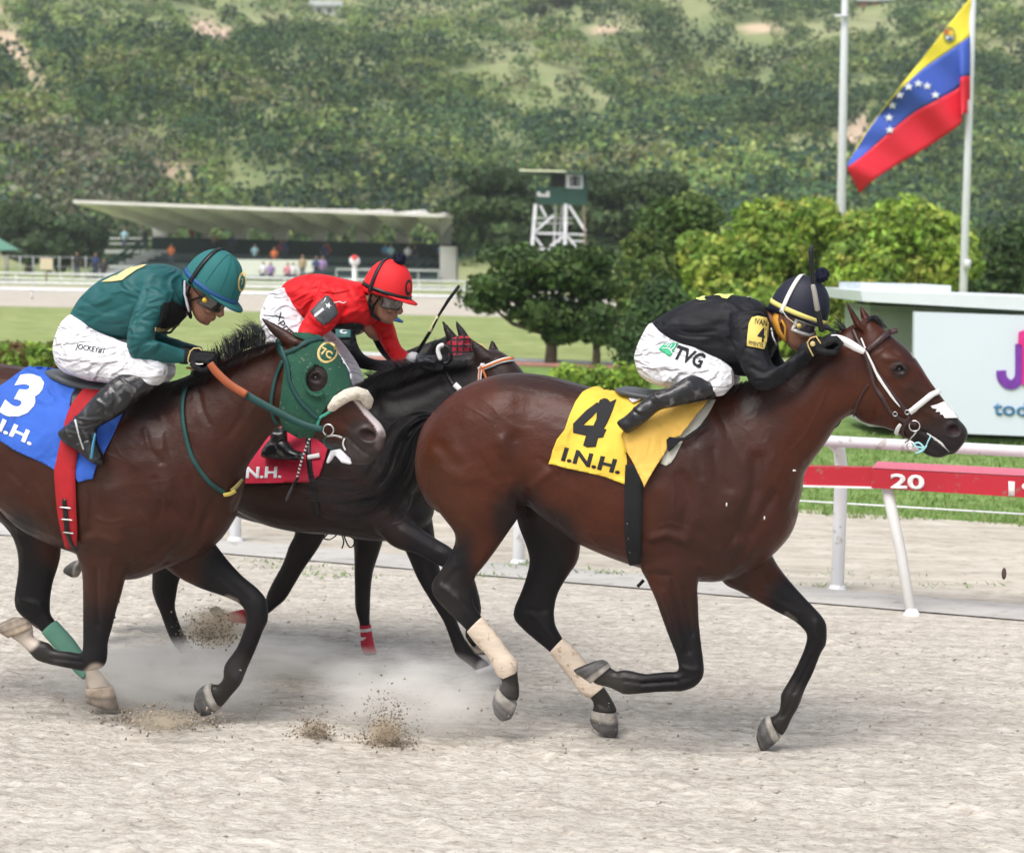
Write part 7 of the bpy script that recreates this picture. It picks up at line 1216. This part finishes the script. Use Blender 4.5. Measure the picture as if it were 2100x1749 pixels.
ThR = ST(cC, (250, 285, 140, 330, .10, .07), (300, 380, 86, 440, .12, .10), (345, 490, 95, 560, .122, .13), (430, 560, 160, 690, .11, .15), (520, 650, 260, 800, .10, .17), (600, 760, 380, 890, .088, .19), (645, 850, 500, 950, .07, .20), (650, 900, 570, 960, .045, .20))
ShR = ST(cC, (600, 860, 560, 990, .06, .22), (480, 930, 440, 1070, .062, .25), (360, 1000, 330, 1130, .058, .28), (270, 1070, 240, 1180, .052, .30), (235, 1150, 130, 1180, .048, .315), (235, 1210, 140, 1220, .048, .32), (240, 1262, 100, 1270, .046, .32), (250, 1290, 84, 1320, .044, .32), (250, 1310, 84, 1350, .044, .32))
FtR = ST(cC, (95, 1280, 82, 1345, .036, .32), (150, 1230, 130, 1356, .044, .32), (220, 1230, 210, 1362, .046, .32), (270, 1290, 260, 1366, .044, .32), (320, 1310, 300, 1366, .038, .32), (345, 1330, 330, 1358, .02, .32))
bR = MB().loft(PR, ShR, 18, 2.2, 4).loft(PR, FtR, 16, 2.2, 4)
mb0 = jockey.__code__
jrR, brR, _ = jockey(jr, PR, HR, TR, [AR, ARf], [ThR, shift(ThR, 20, -4, -.15)], [ShR, shift(ShR, 16, -6, -.30)], reds, PR.H(*cC(760, 380)[0], 0),
  [(cC(440, 260, 400, 360, 340, 480), 4, -.008), (cC(600, 420, 560, 500, 460, 590), 4, -.010), (cC(420, 230, 520, 300, 560, 400), 6, .006), (cC(600, 260, 640, 340, 700, 420), 5, -.006), (cC(300, 300, 400, 300, 480, 330), 5, -.004), (cC(560, 480, 640, 440, 720, 440), 5, .005), (cC(830, 600, 900, 580, 920, 560), 3, .005), (cC(860, 700, 920, 650), 3, -.005), (cC(400, 480, 470, 530, 480, 560), 4, .004)],
  [(cC(a, b, c, d, e, f), 2.4, s) for a, b, c, d, e, f, s in ((110, 420, 180, 380, 260, 360, .004), (100, 500, 200, 480, 300, 500, -.004), (120, 580, 220, 560, 330, 580, .004), (160, 320, 220, 330, 280, 380, .004))],
  [(cC(130, 1200, 180, 1210, 240, 1190), 3, .006), (cC(110, 1260, 180, 1250, 240, 1250), 3, -.006)])
cloth('boot', MB().loft(PR, FtR, 16, 2.2, 4), PR, [], boot, jr, .0055, 3, 4, .001)
hlR = helmet(HR, jr, redh, blk, blk, True, (.02, .01, .19), vm=redh); goggles(HR, jr, clear, None, mat('lens_pale', (.16, .14, .13), .15, .2, 8., spec=.8))
HHR = Hit(hlR); disc_on('emblem', *cC(990, 290)[0], 6.5, 16, HHR, PR, .002, numb, hlR, .08); disc_on('emblem', *cC(991, 290)[0], 3.6, 10, HHR, PR, .004, redh, hlR, .08)
part('chin_harness', MB().tube([HR.T(-.055, .082, -.015), HR.T(-.05, .084, -.09), HR.T(-.02, .072, -.14), HR.T(.02, .04, -.165)], [.012, .016, .016, .012], 10, .5).tube([HR.T(.0, .084, -.03), HR.T(-.02, .080, -.09), HR.T(-.02, .074, -.13)], [.008, .010, .010], 8, .5), blk, jr)
HJR = Hit(jrR, brR); bq = drape('arm_badge', cC(478, 345, 500, 352, 538, 400, 550, 455, 505, 500, 462, 525, 420, 490, 385, 442, 440, 380), HJR, PR, .006, mat('badge_dark', (.05, .055, .06), .45, .5, 14.), jr, 5, .002); HQ = Hit(bq)
st_ = [(cC(494, 405)[0][0]+(7.5 if k % 2 == 0 else 3)*s_(k*math.pi/5+.3), cC(494, 405)[0][1]-(7.5 if k % 2 == 0 else 3)*c_(k*math.pi/5+.3)) for k in range(10)]
drape('badge_star', st_, HQ, PR, .003, numw, bq, 4, .001); strap('badge_bar', cC(408, 472, 465, 425), 5.5, HQ, PR, .004, numw, bq, .001); text_on('badge_letter', 'J', *cC(452, 392, 472, 376, 462, 368), HQ, PR, .004, numw, bq, 0, .0)
part('silk_cord', MB().tube([PR.H(*q, .25) for q in cC(530, 385, 560, 378, 590, 388, 602, 380)], .003, 6), wtp, jr)
drape('chest_print', cC(520, 540, 560, 515, 640, 505, 700, 510, 720, 530, 690, 548, 600, 545), HJR, PR, .004, numb, jr, 5, .002)
text_on('lettering', 'Xpress', *cC(148, 470, 262, 640, 196, 440), Hit(brR), PR, .003, numb, jr, 6, .0)
hand(PR.H(*cC(1058, 735)[0], .02), PR.h+np.array([0, 0, -.05]), np.array([0, 0, 1.])+PR.n*.3, 'glove', mat('glove_grey', (.03, .034, .045), .6), jr, mat('cuff_grey', (.35, .35, .36), .6), 1, 1.0); hand(PR.H(*cC(425, 1045)[0], .2), np.array([0, 0, -1.])+PR.h*.2, PR.h, 'glove', blkc, jr, blkc, 1, 1.1)
wR = thing('riding_whip', 'black and white striped whip with a flat end hanging down over the red cloth', 'whip', PR.H(*cC(390, 1230)[0], .3)); mb, mb2 = MB(), MB(); a, b = cC(398, 1180)[0], cC(300, 1480)[0]
for k in range(26):
    t0, t1 = k/26, (k+1)/26; p0, p1 = [PR.H(a[0]+(b[0]-a[0])*t-3*s_(t*3), a[1]+(b[1]-a[1])*t, .38) for t in (t0, t1)]; (mb if k % 2 else mb2).tube([p0, p1], .0065, 8)
part('shaft', mb, blk, wR); part('shaft_tape', mb2, wtp, wR); part('shaft_end', MB().tube([PR.H(*q, .38) for q in cC(305, 1470, 285, 1505, 272, 1530)], [.008, .009, .010], 8), blk, wR); part('popper', MB().tube([PR.H(*q, .38) for q in cC(274, 1522, 255, 1560, 236, 1604)], [.013, .019, .018], 8, .3), mat('popper_grey', (.10, .10, .11), .6), wR)
wP = thing('riding_whip', 'thin black whip with a pale collar raised ahead of the jockey in red', 'whip', PP.H(*cC(1040, 700)[0], .1)); part('shaft', MB().tube([PP.H(*q, .1) for q in cC(1040, 705, 1130, 560, 1180, 465, 1240, 370, 1305, 282)], [.0115, .010, .0075, .010, .010], 8), blk, wP); part('collar', MB().tube([PP.H(*q, .1) for q in cC(1128, 562, 1150, 515, 1176, 470)], [.0115, .009, .0085], 8), mat('whip_pale', (.6, .58, .35), .5), wP)
# ---------------- jockey on the plaid hood horse, mostly hidden
jp = thing('person', 'jockey in black sleeves almost hidden behind the jockey in red', 'person', PP.H(660, 830, 0)); HP = Head(PP, cC(782, 425)[0], 17, .97, 0, 0)
TP = ST(cC, (300, 360, 320, 430, .10, 0), (340, 330, 400, 510, .14, 0), (420, 320, 500, 560, .16, 0), (520, 330, 600, 590, .17, 0), (620, 350, 690, 580, .17, 0), (690, 380, 720, 520, .12, 0))
AP = ST(cC, (520, 480, 640, 520, .06, .14), (545, 560, 655, 570, .058, .18), (560, 640, 672, 640, .056, .21), (590, 710, 700, 690, .052, .22), (650, 775, 745, 722, .046, .20), (760, 806, 800, 738, .042, .16), (900, 812, 900, 745, .036, .10), (950, 800, 945, 760, .03, .08))
APf = ST(cC, (700, 480, 770, 480, .05, -.15), (735, 540, 790, 540, .045, -.18), (775, 620, 830, 600, .042, -.2), (820, 700, 880, 680, .04, -.2), (870, 750, 920, 720, .036, -.16))
ThP = ST(cC, (330, 400, 250, 480, .1, .08), (450, 520, 340, 600, .1, .12), (540, 610, 440, 690, .09, .15), (600, 700, 520, 780, .08, .17), (648, 800, 590, 850, .06, .18), (650, 830, 610, 870, .04, .18))
ShP = ST(cC, (640, 840, 600, 960, .05, .2), (540, 900, 500, 1000, .05, .24), (400, 1000, 360, 1090, .05, .28), (300, 1090, 260, 1150, .045, .3))
jrP, brP, _ = jockey(jp, PP, HP, TP, [AP, APf], [ThP, shift(ThP, 10, -4, -.14)], [ShP, shift(ShP, 10, -4, -.28)], blks, PP.H(*cC(700, 470)[0], 0))
helmet(HP, jp, blkh, blk, blk, True, None, vm=visb); goggles(HP, jp, clear)
bq = drape('arm_badge', cC(545, 548, 630, 545, 632, 605, 548, 608), Hit(jrP), PP, .006, mat('badge_teal', (.05, .17, .16), .6), jp, 5, .002); text_on('badge_letter', 'C', *cC(566, 580, 610, 578, 566, 550), Hit(bq), PP, .003, numw, bq, 4, .05)
hand(PP.H(*cC(955, 780)[0], .08), PP.h, np.array([0, 0, 1.]), 'glove', blkc, jp, blkc); drape('towel', cC(628, 830, 652, 825, 690, 880, 640, 915, 625, 880), HTP, PP, .03, mat('towel_yellow', (.62, .58, .05), .8), hp, 5, .004)
# ============================================================ DUST, CLODS, AIR
def cloud_mat(name, col, dens, sc, seed):
    m = bpy.data.materials.new(name); m.use_nodes = True; nt = m.node_tree; N, L = nt.nodes, nt.links; N.clear()
    o = N.new('ShaderNodeOutputMaterial'); v = N.new('ShaderNodeVolumePrincipled'); v.inputs['Color'].default_value = (*col, 1); v.inputs['Anisotropy'].default_value = .2
    tc = N.new('ShaderNodeTexCoord'); ln = N.new('ShaderNodeVectorMath'); ln.operation = 'LENGTH'; L.new(tc.outputs['Object'], ln.inputs[0])
    no = N.new('ShaderNodeTexNoise'); no.inputs['Scale'].default_value = sc; no.inputs['Detail'].default_value = 5; mp = N.new('ShaderNodeMapping'); mp.inputs['Location'].default_value = (seed, seed*2, 0); L.new(tc.outputs['Object'], mp.inputs[0]); L.new(mp.outputs[0], no.inputs[0])
    a = N.new('ShaderNodeMapRange'); a.inputs['From Min'].default_value = 1.0; a.inputs['From Max'].default_value = .3; L.new(ln.outputs['Value'], a.inputs[0]); a.inputs['To Min'].default_value = 0; a.inputs['To Max'].default_value = 1
    b = N.new('ShaderNodeMapRange'); b.inputs['From Min'].default_value = .36; b.inputs['From Max'].default_value = .62; L.new(no.outputs[0], b.inputs[0])
    mu = N.new('ShaderNodeMath'); mu.operation = 'MULTIPLY'; L.new(a.outputs[0], mu.inputs[0]); L.new(b.outputs[0], mu.inputs[1])
    m2_ = N.new('ShaderNodeMath'); m2_.operation = 'MULTIPLY'; L.new(mu.outputs[0], m2_.inputs[0]); m2_.inputs[1].default_value = dens; L.new(m2_.outputs[0], v.inputs['Density']); L.new(v.outputs[0], o.inputs['Volume'])
    return m
def puff(label, pl, x, y, rx, ry, rd, col, dens, seed, lat=0.):
    c = pl.H(x, y, lat); d = (c-CAM)@FW; me = mesh_np('dust_cloud', *[(lambda q: (q.v, q.f))(MB().ell((0, 0, 0), (1, 1, 1), nu=24, nv=16))][0]); o = bpy.data.objects.new('dust_cloud', me); COL.objects.link(o)
    o.location = c; o.scale = (rx*d/F, rd, ry*d/F); o.rotation_euler.z = -rad(15); me.materials.append(cloud_mat('dust_%d' % seed, col, dens, 2.4, seed)); tag(o, label, 'dust', kind='stuff')
DC = (.995, .985, .965)
puff('pale dust cloud drifting behind the hind hooves of the leading horse', P4, 840, 1420, 240, 100, .28, DC, 10, 1, .2)
puff('pale dust cloud under the horse with the green hood', P3, 320, 1385, 290, 85, .24, DC, 15., 2, -.30)
puff('faint dust low behind the legs of the two dark horses', PR, 560, 1345, 260, 50, .25, DC, 12., 3, .0)
puff('brownish dust burst between the legs of the horse with the green hood', PR, 440, 1285, 80, 48, .12, (.80, .72, .60), 30., 4, .2)
BC = (.80, .72, .60)
puff('brown dirt puff low at the right of the pale dust cloud', P4, 790, 1505, 44, 42, .10, BC, 60., 11, .40)
puff('small grey brown dirt puff low at the left of the pale dust cloud', P4, 645, 1496, 36, 20, .09, BC, 60., 12, .40)
puff('low brown dirt puff under the horse with the green hood', P3, 330, 1478, 80, 26, .12, BC, 14., 13, .30)
def clods(label, pl, n, cx, cy, sx, sy, size, m, seed, lat=0., sl=.12, down=True):
    r = np.random.default_rng(seed); V = []; Fc = []
    for i in range(n):
        px, py = cx+r.normal()*sx, cy-abs(r.normal())*sy if r.random() < .75 else cy+r.normal()*sy*.4
        p = pl.H(px, py, lat+r.normal()*sl); s = size*(.3+r.random()**2.5*1.8)
        if p[2] < .01: p[2] = .01*r.random()
        k = np.array([(1, 0, 0), (-1, 0, 0), (0, 1, 0), (0, -1, 0), (0, 0, 1), (0, 0, -1)])*s*(.5+.8*r.random((6, 1)))+r.normal(size=(6, 3))*s*.2; o_ = len(V); V += list(p+k)
        Fc += [(o_+a, o_+b, o_+c) for a, b, c in ((0, 2, 4), (2, 1, 4), (1, 3, 4), (3, 0, 4), (2, 0, 5), (1, 2, 5), (3, 1, 5), (0, 3, 5))]
    o = part('flying_dirt', fast_mesh('d', np.array(V), np.array(Fc)), m, None); tag(o, label, 'dirt', kind='stuff')
dirt = mat('dirt_clod', (.30, .25, .19), .95, .3, 20.); dirt2 = mat('dirt_clod_dark', (.22, .18, .135), .95, .3, 20.)
clods('dark dirt thrown up in a burst right of the pale dust cloud', P4, 1800, 795, 1532, 30, 52, .0036, dirt2, 1, .42, .07)
clods('dark lump of loose dirt on the left side of the pale dust cloud', P4, 900, 640, 1508, 26, 20, .0036, dirt2, 2, .42, .06)
clods('clods of dirt kicked up below the horse with the green hood', P3, 1300, 335, 1488, 50, 17, .0055, dirt, 3, 0, .08)
clods('brown dirt spray behind the front legs of the horse with the green hood', PR, 1500, 430, 1310, 30, 26, .0038, dirt2, 4, .2, .08)
clods('loose crumbs scattered over the soil around the galloping horses', P4, 500, 850, 1520, 420, 50, .004, dirt, 5, 0, .6)
# crumbs lying on the track surface
r = np.random.default_rng(77); n = 6000; U = r.uniform(-4.6, 4.6, n); Vv = r.uniform(.3, 9, n); Pc = c0+0*RD; Pp = np.array([base-RD*((base-np.array([0, 9, 0]))@RD)]*n)+U[:, None]*RD+Vv[:, None]*RN
Pp = c0+U[:, None]*RD+Vv[:, None]*RN; 
ix = np.clip(((U+6.5)/13*(nx-1)).astype(int), 0, nx-1); iy = np.clip((Vv/9.5*(ny-1)).astype(int), 0, ny-1); Pp[:, 2] = P[iy*nx+ix, 2]
s = .003+.012*r.random(n)**6; k = np.array([(1, 0, 0), (-1, 0, 0), (0, 1, 0), (0, -1, 0), (0, 0, 1), (0, 0, -1)])[None]*s[:, None, None]*(.5+.8*r.random((n, 6, 1)))*np.array([1.3, 1, .8])+r.normal(size=(n, 6, 3))*s[:, None, None]*.25
Vx = (Pp[:, None, :]+k+np.array([0, 0, .002])).reshape(-1, 3); fa = np.array([(0, 2, 4), (2, 1, 4), (1, 3, 4), (3, 0, 4), (2, 0, 5), (1, 2, 5), (3, 1, 5), (0, 3, 5)]); Fx = (np.arange(n)[:, None, None]*6+fa[None]).reshape(-1, 3)
o = part('soil_crumbs', fast_mesh('s', Vx, Fx), mat('crumb', (.46, .41, .35), .95, .25, 30.), None); tag(o, 'small soil crumbs lying on the raked racing surface', 'soil', kind='stuff')
# grass tufts by the rail
def tufts(label, pts, m_):
    r = np.random.default_rng(5); V = []; Fc = []
    for x, y, sx, k in pts:
        for i in range(k//2):
            b = G(x+r.normal()*sx, y+r.normal()*3); h_ = .01+.03*r.random(); d = r.normal(size=2)*.03; t = np.array([r.normal()*.004, r.normal()*.004, 0]); o_ = len(V); V += [b-t, b+t, b+np.array([d[0], d[1], h_])]; Fc.append((o_, o_+1, o_+2))
    o = part('grass_tufts', fast_mesh('g', np.array(V), np.array(Fc)), m_, None); tag(o, label, 'grass', kind='stuff')
tufts('sparse grass tufts growing along the foot of the white rail', [(1049, 1160, 20, 60), (1075, 1155, 10, 90), (1250, 1175, 26, 160), (1000, 1180, 60, 120), (620, 1165, 60, 140), (700, 1180, 60, 160), (560, 1150, 40, 80), (1450, 1180, 50, 60), (1760, 1180, 120, 120), (1900, 1200, 120, 120), (1680, 1200, 30, 60)], mat('grass_blade', (.17, .27, .08), .8, .2, 5.))
r = np.random.default_rng(6); n = 26000; U = r.uniform(-3, 9, n); Vv = r.uniform(.0, 1, n)**1.3*9; b_ = eG+U[:, None]*RD-(Vv[:, None]-.25+.15*np.sin(U*3)[:, None])*RN; h_ = (.03+.05*r.random(n)); t = r.normal(size=(n, 3))*np.array([.006, .006, 0]); d = np.stack([r.normal(size=n)*.03, r.normal(size=n)*.03, h_], 1)
Vx = np.stack([b_-t, b_+t, b_+d], 1).reshape(-1, 3); cc = np.repeat(np.array([(.13, .24, .05), (.20, .32, .08), (.28, .34, .13)])[r.integers(0, 3, n)]*(.8+.4*r.random((n, 1))), 3, 0)
o = part('turf_grass', fast_mesh('g', Vx, np.arange(n*3).reshape(-1, 3), cc), LM, None); tag(o, 'short green grass of the turf course beyond the sand strip', 'grass', kind='stuff')
# the air of the valley
me = mesh_np('haze', *(lambda q: (q.v, q.f))(MB().box((0, 340, 64), (1300, 740, 132))), False); o = bpy.data.objects.new('haze', me); COL.objects.link(o); m = bpy.data.materials.new('haze'); m.use_nodes = True; nt = m.node_tree; nt.nodes.clear()
ou = nt.nodes.new('ShaderNodeOutputMaterial'); vo = nt.nodes.new('ShaderNodeVolumePrincipled'); vo.inputs['Color'].default_value = (.86, .93, 1, 1); vo.inputs['Density'].default_value = .00022; nt.links.new(vo.outputs[0], ou.inputs['Volume']); me.materials.append(m); tag(o, 'thin pale haze over the racecourse and the hillside', 'haze', kind='stuff')
